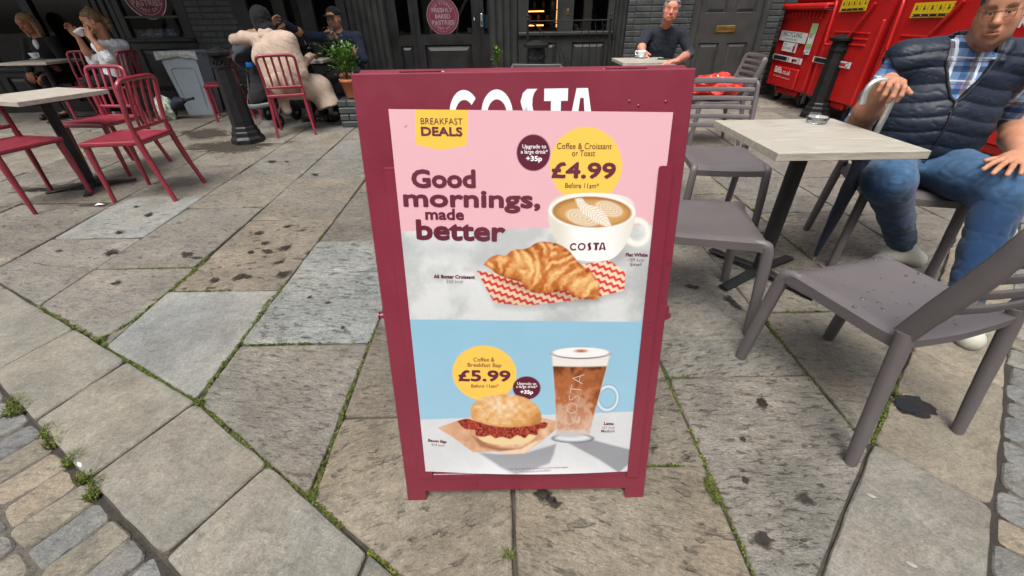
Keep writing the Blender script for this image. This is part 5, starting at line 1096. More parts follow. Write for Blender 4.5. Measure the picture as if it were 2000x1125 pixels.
# lettering
pt = MB(); BURG, WHT, BLACKISH, GLS, YEL = 0, 1, 2, 3, 4
def ptxt(s, p0, p1, capx, bold=.0, mi=0, sup=0):
    """baseline from photo point p0 to p1, capital letters capx photo pixels tall"""
    a, b_ = Vector(uvp(p0)), Vector(uvp(p1)); d = b_ - a; t = Vector(uvp((p0[0], p0[1] - capx))) - a; ang = math.atan2(d.y, d.x)
    if bold < .02: pt.text(s, d.length, t.length, bold, mi, Matrix.Translation((a.x, a.y, 0)) @ Matrix.Rotation(ang, 4, 'Z'), align=0.0); return
    rr_ = t.length * bold * 1.65                       # heavy face: the strokes are fattened all round
    for q in range(12):
        an = 2 * math.pi * q / 12; pt.text(s, d.length - 2 * rr_, t.length - 2 * rr_, 0, mi, Matrix.Translation((a.x + rr_ + rr_ * math.cos(an), a.y + rr_ + rr_ * math.sin(an), q * 1.5e-5)) @ Matrix.Rotation(ang, 4, 'Z'), align=0.0)
ptxt('BREAKFAST', (823, 242.5), (904, 243.5), 12, -.004); ptxt('DEALS', (824, 265), (904, 266), 17.5, .03)
ptxt('Good', (806, 366.5), (930, 366.5), 36, .034); ptxt('mornings,', (790, 403), (1055, 406), 35, .034); ptxt('made', (832, 428), (907, 429), 22, .030); ptxt('better', (815, 467), (987, 471), 40, .034)
ptxt('Coffee & Croissant', (1087, 290.5), (1193, 291), 11.5, .0); ptxt('or Toast', (1116, 304.5), (1161, 304.5), 11.5, .0); ptxt('£4.99', (1076, 347), (1200, 348.5), 31, .03); ptxt('Before 11am*', (1103, 366), (1168, 367), 9.5, .0)
ptxt('Upgrade to', (1020, 289.5), (1066, 289.5), 7.5, .008, WHT); ptxt('a large drink*', (1017, 299.5), (1069, 300), 7.5, .008, WHT); ptxt('+35p', (1027, 314), (1058, 314.5), 10, .03, WHT)
ptxt('All Butter Croissant', (848, 541.5), (928, 543), 7, .035); ptxt('250 kcal', (872, 551), (904, 551.5), 6.5, -.006, BLACKISH)
ptxt('Flat White', (1220, 499.5), (1263, 500), 7, .035); ptxt('189 kcal', (1226, 509), (1256, 509.5), 6.5, -.006, BLACKISH); ptxt('Small', (1229, 518), (1251, 518), 6.5, .0)
ptxt('Coffee &', (925, 703.5), (966, 703.5), 7.5); ptxt('Breakfast Bap', (914, 713.5), (979, 714.5), 7.5); ptxt('£5.99', (896, 741.5), (997, 742.5), 21.5, .03); ptxt('Before 11am*', (921, 754), (974, 754.5), 6.5)
ptxt('Upgrade to', (1010, 748.5), (1047, 749), 5, .008, WHT); ptxt('a large drink*', (1008, 754.5), (1049, 755), 5, .008, WHT); ptxt('+35p', (1016, 766), (1041, 766.5), 7.2, .03, WHT)
ptxt('Bacon Bap', (837, 859), (873, 862), 5.5, .03); ptxt('414 kcal', (843, 867.5), (868, 868.5), 5, -.006, BLACKISH)
ptxt('Latte', (1178, 826.5), (1197, 827), 5.8, .03); ptxt('151 kcal', (1175, 834), (1199, 834), 5.2, -.006, BLACKISH); ptxt('Medium', (1173, 841), (1199, 841), 5.5, .008)
ptxt('*Subject to availability. Exclusions apply. See in store free-standing card at till for further details.', (929, 912.5), (1109, 907.5), 3.4, -.004); ptxt('For full T&Cs visit www.costa.co.uk/terms-and-conditions', (964, 917.5), (1074, 912.5), 3.4, -.004)
ca, cb = Vector(uvp((1112, 488.5))), Vector(uvp((1182, 486))); m_keep = m; m = pt; k0 = len(pt.v); hcap = (Vector(uvp((1147, 473.5))) - Vector(uvp((1147, 488)))).length; logo((ca.x + cb.x) / 2, (ca.y + cb.y) / 2 + hcap / 2, (cb - ca).length, hcap); m = m_keep
a, b_ = Vector(uvp((1112, 826))), Vector(uvp((1132, 727))); d = b_ - a; pt.text('COSTA', d.length, .030, -.022, GLS, Matrix.Translation((a.x, a.y, 0)) @ Matrix.Rotation(math.atan2(d.y, d.x), 4, 'Z') @ Matrix.Translation((0, -.013, 0)), align=0.0)
us = np.array([q[0] for q in pt.v]); vs_ = np.array([q[1] for q in pt.v])
vn = (vs_ - .11) / .955; un = (us - .066) / .592
dd = pdep(un, vn, us, vs_) + .0007 + np.array([q[2] for q in pt.v])
pt.v = [tuple(FM @ Vector((u_, v_, d_))) for u_, v_, d_ in zip(us, vs_, dd)]
pt.build('poster_lettering', [mat('burgundy_ink', (.105, .014, .032), .45, var=.03), mat('white_ink', (.75, .75, .75), .45, var=.03), mat('grey_ink', (.14, .09, .10), .45, var=.03), mat('glass_relief_ink', (.45, .36, .30), .45, var=.03), mat('yellow_ink', (.7, .5, .05), .5)], poster)
# ================================================================== people: smooth fields turned into skin and cloth
class Field:
    """distance field on a grid, blended from round limbs, then meshed (surface nets)"""
    def __init__(s, lo, hi, h):
        s.h = h; s.lo = np.array(lo, float); s.n = np.ceil((np.array(hi) - s.lo) / h).astype(int) + 1; s.F = np.full(s.n, 1.0, np.float32); s.ax = [s.lo[i] + h * np.arange(s.n[i]) for i in range(3)]
    def _sub(s, lo, hi, pad):
        a = np.maximum(np.floor((np.array(lo) - pad - s.lo) / s.h).astype(int), 0); b_ = np.minimum(np.ceil((np.array(hi) + pad - s.lo) / s.h).astype(int) + 1, s.n)
        if np.any(b_ <= a): return None, None
        sl = tuple(slice(a[i], b_[i]) for i in range(3)); X_, Y_, Z_ = np.meshgrid(*[s.ax[i][sl[i]] for i in range(3)], indexing='ij'); return sl, (X_, Y_, Z_)
    def _mix(s, sl, d, k, op):
        a = s.F[sl]
        if op == 'add':
            if k <= 0: s.F[sl] = np.minimum(a, d)
            else: t = np.clip(.5 + .5 * (a - d) / k, 0, 1); s.F[sl] = a * (1 - t) + d * t - k * t * (1 - t)
        else:
            d = -d
            if k <= 0: s.F[sl] = np.maximum(a, d)
            else: t = np.clip(.5 - .5 * (a - d) / k, 0, 1); s.F[sl] = a * (1 - t) + d * t + k * t * (1 - t)
    def cap(s, a, b_, ra, rb, k=.02, op='add', flat=None):
        a, b_ = np.array(a, float), np.array(b_, float); r = max(ra, rb); sl, g = s._sub(np.minimum(a, b_) - r, np.maximum(a, b_) + r, k + 3 * s.h + .02)
        if sl is None: return s
        ab = b_ - a; L = max(ab @ ab, 1e-12); p = [g[i] - a[i] for i in range(3)]; t = np.clip((p[0] * ab[0] + p[1] * ab[1] + p[2] * ab[2]) / L, 0, 1)
        d = np.sqrt(sum((p[i] - ab[i] * t) ** 2 for i in range(3))) - (ra + (rb - ra) * t); s._mix(sl, d, k, op); return s
    def path(s, pts, rad, k=.02):
        for i in range(len(pts) - 1): s.cap(pts[i], pts[i + 1], rad[i], rad[i + 1], k)
        return s
    def ell(s, c, r, k=.02, op='add', R=None):
        c = np.array(c, float); r = np.array(r, float); m_ = r.max(); sl, g = s._sub(c - m_, c + m_, k + 3 * s.h + .02)
        if sl is None: return s
        p = [g[i] - c[i] for i in range(3)]
        if R is not None: p = [sum(R[j][i] * p[j] for j in range(3)) for i in range(3)]      # columns of R = axes
        q = np.sqrt(sum((p[i] / r[i]) ** 2 for i in range(3))); q2 = np.sqrt(sum((p[i] / r[i] ** 2) ** 2 for i in range(3))) + 1e-9
        s._mix(sl, q * (q - 1) / q2, k, op); return s
    def half(s, p, nn, k=0.0):
        """cut away everything on the side nn points to"""
        X_, Y_, Z_ = np.meshgrid(*s.ax, indexing='ij'); d = (X_ - p[0]) * nn[0] + (Y_ - p[1]) * nn[1] + (Z_ - p[2]) * nn[2]; sl = (slice(None),) * 3; s._mix(sl, -d, k, 'sub'); return s
    def disp(s, fn):
        X_, Y_, Z_ = np.meshgrid(*s.ax, indexing='ij'); near = np.abs(s.F) < .05; s.F[near] += fn(X_[near], Y_[near], Z_[near]).astype(np.float32); return s
    def mesh(s):
        F = s.F; n = F.shape; ins = F < 0; c = np.zeros((n[0] - 1, n[1] - 1, n[2] - 1), np.int8)
        for dx in (0, 1):
            for dy in (0, 1):
                for dz in (0, 1): c += ins[dx:n[0] - 1 + dx, dy:n[1] - 1 + dy, dz:n[2] - 1 + dz]
        act = (c > 0) & (c < 8); ci = np.argwhere(act); ids = np.full(act.shape, -1, np.int64); ids[act] = np.arange(len(ci))
        acc = np.zeros((len(ci), 3)); cnt = np.zeros(len(ci)); cor = [(0, 0, 0), (1, 0, 0), (0, 1, 0), (1, 1, 0), (0, 0, 1), (1, 0, 1), (0, 1, 1), (1, 1, 1)]
        val = np.stack([F[ci[:, 0] + a, ci[:, 1] + b_, ci[:, 2] + d] for a, b_, d in cor], 1)
        for i in range(8):
            for j in range(i + 1, 8):
                df = [cor[j][q] - cor[i][q] for q in range(3)]
                if sum(abs(x) for x in df) != 1: continue
                va, vb = val[:, i], val[:, j]; m_ = (va < 0) != (vb < 0); t = np.where(m_, va / np.where(m_, va - vb, 1), 0)
                acc += m_[:, None] * (np.array(cor[i]) + t[:, None] * np.array(df)); cnt += m_
        V = s.lo + (ci + acc / cnt[:, None]) * s.h; Q = []
        for axis in range(3):
            sl0 = [slice(None)] * 3; sl1 = [slice(None)] * 3; sl0[axis] = slice(0, -1); sl1[axis] = slice(1, None); A, B_ = ins[tuple(sl0)], ins[tuple(sl1)]
            e = np.argwhere(A != B_); o1, o2 = [(1, 2), (2, 0), (0, 1)][axis]; ok = (e[:, o1] > 0) & (e[:, o2] > 0) & (e[:, o1] < n[o1] - 1) & (e[:, o2] < n[o2] - 1); e = e[ok]; fl_ = A[e[:, 0], e[:, 1], e[:, 2]]
            def cid(d1, d2): q = e.copy(); q[:, o1] -= d1; q[:, o2] -= d2; return ids[q[:, 0], q[:, 1], q[:, 2]]
            q4 = np.stack([cid(1, 1), cid(0, 1), cid(0, 0), cid(1, 0)], 1); q4[~fl_] = q4[~fl_][:, ::-1]; Q.append(q4)
        return V, np.concatenate(Q)
def join(ms):
    V = []; Q = []; o = 0
    for v, q in ms: V.append(v); Q.append(q + o); o += len(v)
    return np.concatenate(V), np.concatenate(Q)
def nz3(x, y, z, sc, seed=0):
    """cheap smooth value noise for arrays"""
    rg = np.random.RandomState(seed); tab = rg.rand(32, 32, 32) * 2 - 1; gx, gy, gz = x / sc, y / sc, z / sc; i, j, k = np.floor(gx).astype(int), np.floor(gy).astype(int), np.floor(gz).astype(int); f = [g - q for g, q in ((gx, i), (gy, j), (gz, k))]; f = [t * t * (3 - 2 * t) for t in f]; o = 0
    for a in (0, 1):
        for b_ in (0, 1):
            for c in (0, 1): o = o + tab[(i + a) % 32, (j + b_) % 32, (k + c) % 32] * (f[0] if a else 1 - f[0]) * (f[1] if b_ else 1 - f[1]) * (f[2] if c else 1 - f[2])
    return o
def ridge(x, y, z, sc, amp, seed, wd=.22):
    """thin creases along the level lines of a smooth noise"""
    return amp * np.clip(1 - np.abs(nz3(x, y, z, sc, seed)) / wd, 0, 1) ** 1.5
def frame(fwd, up=(0, 0, 1)):
    f = Vector(fwd).normalized(); r = f.cross(Vector(up)).normalized(); u = r.cross(f); return np.array([[r.x, f.x, u.x], [r.y, f.y, u.y], [r.z, f.z, u.z]])   # columns: right, forward, up
M_skin = mat('skin', (.4, .2, .13), .48, var=.07, vscale=40, rvar=.08, attr='Col', spec=.35, bump=.12, bscale=220); M_skin.node_tree.nodes['Principled BSDF'].inputs['Subsurface Weight'].default_value = .08; M_skin.node_tree.nodes['Principled BSDF'].inputs['Subsurface Radius'].default_value = (.012, .004, .002)
def L2(r, g, b_): return np.array(srgb(r, g, b_))
def head(C, R, s=1.0, h=.005, neck=None, nr=.056, full=1.0, wx=1.0):
    """head of standard proportions at C (between the eyes, mid skull) in the frame R; returns mesh and vertex colours"""
    C = np.array(C, float); P = lambda x, y, z: C + R @ (np.array([x * wx, y, z]) * s); f = Field(C - .165 * s, C + .165 * s, h) if neck is None else Field(np.minimum(C - .165 * s, np.array(neck) - .09), np.maximum(C + .165 * s, np.array(neck) + .09), h)
    E = lambda c, r, k=.02, op='add': f.ell(P(*c), np.array(r) * s * np.array([wx, 1, 1]), k * s, op, R)
    def Cc(a, b_, ra, rb, k=.015, op='add'): f.cap(P(*a), P(*b_), ra * s, rb * s, k * s, op)
    E((0, -.018, .042), (.077, .097, .084), 0); E((0, .028, -.012), (.066, .066, .088), .03); E((0, .040, -.072), (.050 * full, .046, .036), .03); E((0, .067, -.094), (.022, .02, .018), .025)
    for q in (-1, 1): E((q * .045, .048, -.024), (.026 * full, .034, .026), .025); E((q * .047 * full, .03, -.066), (.024 * full, .034, .030), .03)
    Cc((-.036, .083, .024), (.036, .083, .024), .011, .011, .02); E((0, .080, .05), (.05, .02, .03), .03)
    for q in (-1, 1): E((q * .033, .102, .002), (.019, .016, .013), .012, 'sub'); E((q * .032, .0765, .002), (.0140, .0140, .0125), .002); Cc((q * .020, .089, .0100), (q * .045, .083, .0085), .0052, .0052, .005); Cc((q * .022, .088, -.0085), (q * .043, .083, -.0085), .0038, .0038, .008)
    Cc((0, .090, .016), (0, .108, -.026), .008, .0125, .014); E((0, .110, -.030), (.0135, .013, .011), .008)
    for q in (-1, 1): E((q * .014, .1, -.034), (.0085, .012, .0085), .007); E((q * .0075, .107, -.0425), (.0035, .005, .003), .003, 'sub')
    E((0, .088, -.062), (.030, .016, .020), .012)
    Cc((-.021, .0935, -.0575), (.021, .0935, -.0575), .0050, .0050, .004); Cc((-.018, .0935, -.0685), (.018, .0935, -.0685), .0062, .0062, .004); Cc((-.025, .1015, -.0628), (.025, .1015, -.0628), .0024, .0024, .003, 'sub')
    for q in (-1, 1): E((q * .079, -.008, -.006), (.009, .021, .033), .008); E((q * .086, -.004, -.004), (.005, .012, .021), .005, 'sub')
    if neck is not None: f.cap(P(0, -.022, -.055), neck, nr * s, nr * 1.08, .03)
    return f.mesh()
def head_cols(V, C, R, s, skin, lip, wx=1.0, iris=(.03, .02, .015), brow=(.03, .025, .02), stub=0.0, stubc=(.1, .09, .085), red=0.0):
    q = (V - np.array(C)) @ R / s; x, y, z = q[:, 0] / wx, q[:, 1], q[:, 2]; c = np.repeat(np.array(skin)[None], len(V), 0); nz = nz3(x, y, z, .02, 3)[:, None]; c = c * (1 + .10 * nz)
    if red: t = np.exp(-((np.abs(x) - .045) / .025) ** 2 - ((z + .03) / .03) ** 2) + .8 * np.exp(-(x / .02) ** 2 - ((z + .025) / .02) ** 2); c = c * (1 - red * t[:, None] * np.array([0, .35, .35]))
    m_ = (np.abs(x) < .024) & (z < -.0535) & (z > -.0745) & (y > .085); c[m_] = lip
    t = np.clip(1 - np.abs(z - (.021 + .006 * (1 - (np.abs(x) - .036) ** 2 / .0003))) / .0055, 0, 1) * ((np.abs(x) > .013) & (np.abs(x) < .052) & (y > .06)); c = c * (1 - .75 * t[:, None]) + np.array(brow) * .75 * t[:, None]
    if stub: t = stub * smooth(-.03, -.06, z) * (y > .0) * (1 - ((np.abs(x) < .026) & (z > -.076) & (z < -.052))); t = t * (.7 + .3 * nz3(x, y, z, .004, 8)); c = c * (1 - t[:, None]) + np.array(stubc) * t[:, None]
    for q_ in (-1, 1):
        d = np.hypot(np.hypot((x - q_ * .032) / 1.0, (z - .002)), 0); eye = (np.abs(x - q_ * .032) < .0122) & (np.abs(z - .0005) < .0040 * np.sqrt(np.clip(1 - ((x - q_ * .032) / .0128) ** 2, 0, 1))) & (y > .07); c[eye] = (.30, .27, .25); c[eye & (d < .0058)] = iris
    return c
def hand(W, d, nrm, side, curl=(.35, .5, .35), spread=.10, h=.0035, s=1.0, thumb=(.55, .35), pre=None, fore=None):
    """palm, four fingers and a thumb from wrist W; d = finger direction, nrm = palm normal, side = +1 if the thumb lies on cross(d, nrm)"""
    W = np.array(W, float); d = np.array(Vector(d).normalized()); nrm = np.array(nrm, float); nrm = nrm - d * (nrm @ d); nrm /= np.linalg.norm(nrm); t = np.cross(d, nrm) * side; pts = []
    ext = .23 * s; lo, hi = W - ext, W + ext
    if fore is not None: lo = np.minimum(lo, np.array(fore[0]) - .07); hi = np.maximum(hi, np.array(fore[0]) + .07)
    f = Field(lo, hi, h)
    if fore is not None: fp = fore[0]; mid = W * .45 + np.array(fp) * .55; f.cap(fp, mid, fore[1], fore[1] * .96, .03); f.cap(mid, W, fore[1] * .96, fore[2], .03)
    kn = [(.030, .092, .0102), (.0105, .096, .0105), (-.010, .092, .0100), (-.029, .083, .0088)]; ln = [(.044, .027, .021), (.049, .031, .022), (.045, .029, .021), (.035, .021, .019)]
    for i, ((o, l, r), L_) in enumerate(zip(kn, ln)):
        K = W + (t * o + d * l) * s; f.cap(W + t * o * .55 * s + d * .012 * s, K, .0165 * s, .0120 * s, .012)
        a = t * math.sin(spread * (1 - i * .67)) + d * math.cos(spread * (1 - i * .67)); p = K; ang = 0
        for j in range(3):
            ang += curl[j] * (1 + .08 * i); dr = a * math.cos(ang) + nrm * math.sin(ang); q = p + dr * L_[j] * s; f.cap(p, q, r * s * (1 - .06 * j), r * s * (.95 - .07 * j), .0035); p = q
    f.cap(W + t * .012 * s + d * .022 * s, W + t * .032 * s + d * .045 * s + nrm * .008, .016 * s, .0135 * s, .012); p = W + t * .034 * s + d * .046 * s + nrm * .008 * s
    dr = t * math.sin(thumb[0]) + d * math.cos(thumb[0]) + nrm * thumb[1]; dr /= np.linalg.norm(dr); q = p + dr * .036 * s; f.cap(p, q, .0125 * s, .0108 * s, .006); dr2 = dr + d * .25; dr2 /= np.linalg.norm(dr2); f.cap(q, q + dr2 * .028 * s, .0108 * s, .0082 * s, .004)
    f.ell(W + d * .048 * s - nrm * .001, np.array([.040, .046, .0155]) * s, .015, 'add', np.stack([t, d, nrm], 1))
    return f.mesh()
def cloth(name, col_, rough=.8, bump=.35, bscale=300, var=.12, sheen=.2, vscale=12): return mat(name, col_, rough, var=var, vscale=vscale, bump=bump, bscale=bscale, spec=.25, sheen=sheen * .3)
def person(label, J, skin, top, bottom, h=.009, hh=.005, hair=None, face=None, extra=None, sleeve='long', topr=1.0, shoes=(.01, .01, .01), lip=None, hands=True, hfold=.004, trousers=True, stub=0, red=0, brow=(.03, .025, .02), headscale=1.0, full=1.0):
    """a seated person from joints: H(ead), N(eck), S/E/W (shoulders, elbows, wrists: right, left), C(hest), P(elvis), K(nees), A(nkles), T(oes); fwd"""
    root = empty('person', tuple(J['P'][:2]) + (0,), 0, label, 'person'); root_m = Matrix.Translation((-J['P'][0], -J['P'][1], 0)); J = {k: ([np.array(q, float) for q in v] if isinstance(v[0], (tuple, list, np.ndarray, Vector)) else np.array(v, float)) for k, v in J.items()}
    R = frame(J['look'], J.get('hup', (0, 0, 1))); parts = []; cols = []
    hv, hq = head(J['H'], R, headscale, hh, neck=J['N'], full=full); parts.append((hv, hq)); cols.append(head_cols(hv, J['H'], R, headscale, skin, lip if lip is not None else skin * np.array([.85, .6, .6]), stub=stub, red=red, brow=brow))
    for i in (0, 1):
        if not hands: break
        hd = J['hands'][i] if 'hands' in J else None
        if hd is None: continue
        hd = dict(zip(('d', 'n', 'curl'), J['hd'][i])) if 'hd' in J else {}
        d = hd.get('d', J['W'][i] - J['E'][i]); v, q = hand(J['W'][i], d, hd.get('n', (0, 0, -1)), (1 if i == 0 else -1), tuple(hd.get('curl', (.4, .5, .4))), h=max(.0045, hh * .9), fore=(J['E'][i], .047, .029)); parts.append((v, q)); cols.append(np.repeat(skin[None], len(v), 0) * (1 + .1 * nz3(v[:, 0], v[:, 1], v[:, 2], .02, 5)[:, None]))
    # the trunk under the clothes, so that the body is whole
    allp = np.array([J['C'], J['P'], J['N'], *J['S'], *J['K'], *J['A'], *J['E'], *J['W'], *J['T']]); lo, hi = allp.min(0) - .22, allp.max(0) + .22
    b_ = Field(lo, hi, h * 1.7); b_.cap(J['N'], J['C'], .05, .085, .05).cap(J['C'], J['P'], .085, .09, .05)
    for i in (0, 1): b_.cap(J['S'][i], J['E'][i], .042, .034, .03).cap(J['P'], J['K'][i], .065, .04, .03).cap(J['K'][i], J['A'][i], .045, .03, .03).cap(J['A'][i], J['T'][i], .03, .025, .02).cap(J['C'], J['S'][i], .06, .04, .04)
    v, q = b_.mesh(); parts.append((v, q)); cols.append(np.repeat(skin[None], len(v), 0))
    V, Q = join(parts); raw_mesh('body', V, Q, M_skin, root, np.concatenate(cols), M=root_m)
    # upper garment
    if top is not None:
        t = Field(lo, hi, h); sw = np.linalg.norm(J['S'][0] - J['S'][1]) / 2; ax = J['S'][1] - J['S'][0]; ax /= np.linalg.norm(ax); up = J['N'] - J['P']; up /= np.linalg.norm(up); fw = np.cross(up, ax); RR = np.stack([ax, fw, up], 1)
        t.ell(J['C'] * .85 + J['N'] * .15, (sw * .95 * topr, .125 * topr, .19), 0, 'add', RR); t.ell(J['C'] * .5 + J['P'] * .5, (sw * .86 * topr, .135 * topr, .24), .05, 'add', RR); t.ell(J['P'] + up * .04, (sw * .88 * topr, .14 * topr, .13), .05, 'add', RR)
        t.cap(J['S'][0], J['S'][1], .066, .066, .05); t.cap(J['N'] - up * .03, J['N'] - up * .08, .062, .085, .04)
        for i in (0, 1):
            end = J['W'][i] if sleeve == 'long' else (J['E'][i] + (J['W'][i] - J['E'][i]) * (.42 if sleeve == 'rolled' else 0.0)); t.cap(J['S'][i], J['E'][i], .068, .054, .035)
            if sleeve != 'short': t.cap(J['E'][i], end, .054, .042, .03)
        t.cap(J['H'] + R @ np.array([0, 0, -.06]), J['N'] + up * .02, .064, .056, .008, 'sub')
        t.disp(lambda x, y, z: hfold * nz3(x + z * .6, y, z * 1.3, .07, 4) + ridge(x * .8 + z * .5, y * .8, z * 1.5 + x * .4, .07, hfold * 1.3, 6) + ridge(x - z * .7, y, z * .8 + x, .05, hfold * .8, 7))
        v, q = t.mesh(); raw_mesh('top', v, q, top, root, M=root_m)
    if bottom is not None and trousers:
        t = Field(lo, hi, h); t.ell(J['P'], (.17, .15, .115), 0)
        for i in (0, 1): sx = (J['S'][i] - J['S'][1 - i]); sx = sx / np.linalg.norm(sx) * .08; t.cap(J['P'] + sx, J['K'][i], .09, .068, .05).cap(J['K'][i], J['A'][i], .067, .05, .03)
        t.disp(lambda x, y, z: hfold * nz3(x, y, z * 1.3, .07, 14) + ridge(x, y * 1.4, z, .06, hfold, 15)); v, q = t.mesh(); raw_mesh('trousers', v, q, bottom, root, M=root_m)
    for i in (0, 1):
        t = Field(np.minimum(J['A'][i], J['T'][i]) - .12, np.maximum(J['A'][i], J['T'][i]) + .12, .006); dv = J['T'][i] - J['A'][i]; dv[2] = 0; dv /= np.linalg.norm(dv); hl = J['A'][i].copy(); hl[2] = .045; t.cap(hl - dv * .03, J['T'][i] * [1, 1, 0] + [0, 0, .038], .042, .040, .02).cap(hl, J['A'][i] + [0, 0, .0], .042, .046, .02); t.half((0, 0, .004), (0, 0, -1)); v, q = t.mesh(); raw_mesh('shoe', v, q, mat('shoe', tuple(shoes), .5), root, M=root_m)
    return root, R, root_m
# ================================================================== the man in the padded vest
def np3(v): return np.array(v, float)
SK1 = L2(186, 132, 104) * .80
MAN = empty('person', (2.09, 2.22, 0), 0, 'seated man in a navy padded vest and plaid shirt, wearing glasses and blue jeans', 'person'); MM = Matrix.Translation((-2.09, -2.22, 0))
mF = np3((-.33, -.944, 0)); mX = np3((.944, -.33, 0)); mP = np3((2.09, 2.22, .54)); mN = np3((2.115, 2.15, 1.065)); mU = np3((.0, -.05, 1)); mU /= np.linalg.norm(mU)
mS = [np3((1.895, 2.235, 1.0)), np3((2.33, 2.09, 1.0))]; mE = [np3((1.80, 2.25, .675)), np3((2.50, 2.14, .71))]
eye = np3(DY((1953, 25), 2.0)); lookd = Vector((-.69, -.72, -.06)).normalized(); hR = frame(lookd, (-.13, .03, 1)); mH = eye - hR @ np3((0, .085, .0))
mW = [np3(DY((1737, 158), 2.05)), np3(G((1990, 303), .672))]
parts = []; cols = []
v, q = head(mH, hR, 1.09, .0030, neck=mN - np3((0, .0, .03)), nr=.060, full=1.02, wx=.74); parts.append((v, q))
cols.append(head_cols(v, mH, hR, 1.09, SK1, SK1 * np.array([.74, .50, .48]), wx=.74, stub=.30, stubc=(.16, .12, .10), red=.25, brow=(.05, .04, .035)))
v, q = hand(mW[0], (-.50, -.82, .10), (-.05, .10, -1), 1, (.42, .85, .75), .16, .003, 1.10, (.75, .45), fore=(mE[0], .056, .034)); parts.append((v, q)); cols.append(np.repeat(SK1[None], len(v), 0) * (1 + .13 * nz3(v[:, 0], v[:, 1], v[:, 2], .018, 5)[:, None]))
tip = np3(G((1950, 338), .648)); v, q = hand(mW[1], tip - mW[1], (0, 0, -1), -1, (.10, .16, .16), .24, .003, 1.08, (.62, .05), fore=(mE[1], .054, .035)); parts.append((v, q)); cols.append(np.repeat(SK1[None] * 1.05, len(v), 0) * (1 + .13 * nz3(v[:, 0], v[:, 1], v[:, 2], .018, 6)[:, None]))
mK = [np3((1.755, 1.865, .535)), np3((2.14, 1.72, .535))]; mA = [np3((2.15, 2.03, .135)), np3((1.985, 1.47, .12))]; mT = [np3((2.25, 1.99, .035)), np3((1.93, 1.32, .03))]; mHp = [mP - mX * .088, mP + mX * .088]
b_ = Field((1.5, 1.2, 0), (2.75, 2.5, 1.1), .014); b_.cap(mN, (2.1, 2.19, .8), .055, .12, .05).cap((2.1, 2.19, .8), mP, .12, .12, .05)
for i in (0, 1): b_.cap(mS[i], mE[i], .045, .040, .03).cap(mHp[i], mK[i], .07, .045, .03).cap(mK[i], mA[i], .045, .03, .03).cap(mA[i], mT[i], .03, .025, .02)
v, q = b_.mesh(); parts.append((v, q)); cols.append(np.repeat(SK1[None], len(v), 0))
V, Q = join(parts); raw_mesh('body', V, Q, M_skin, MAN, np.concatenate(cols), M=MM)
# trunk used by shirt and vest
tR = np.stack([mX, mF, np3((0, 0, 1))], 1)
def loc(x, y, z): return (x - mP[0]) * mX[0] + (y - mP[1]) * mX[1], (x - mP[0]) * mF[0] + (y - mP[1]) * mF[1], z
def trunk(f, g):
    f.ell((2.11, 2.175, .895), (.222 + g, .132 + g, .20 + g), 0, 'add', tR); f.ell(mP + mX * .018 + mF * .055 + np3((0, 0, .18)), (.232 + g, .170 + g, .21 + g), .06, 'add', tR); f.ell(mP + mX * .015 + mF * .03 + np3((0, 0, .075)), (.235 + g, .168 + g, .115 + g), .05, 'add', tR)
    f.cap(mS[0] + mX * .02 - np3((0, 0, .012)), mS[1] - mX * .02 - np3((0, 0, .012)), .062 + g, .062 + g, .05); f.cap(mN - np3((0, 0, .05)), mN - np3((0, 0, .11)), .075 + g, .11 + g, .05); return f
sh = trunk(Field((1.55, 1.85, .50), (2.65, 2.5, 1.10), .007), 0)
for i, (k, r1) in enumerate(((.98, .062), (.92, .062))): sh.cap(mS[i], mS[i] + (mE[i] - mS[i]) * k, .073, r1, .03)
sh.ell(mE[0] + np3((0, 0, -.05)), (.056, .056, .05), 0, 'sub')
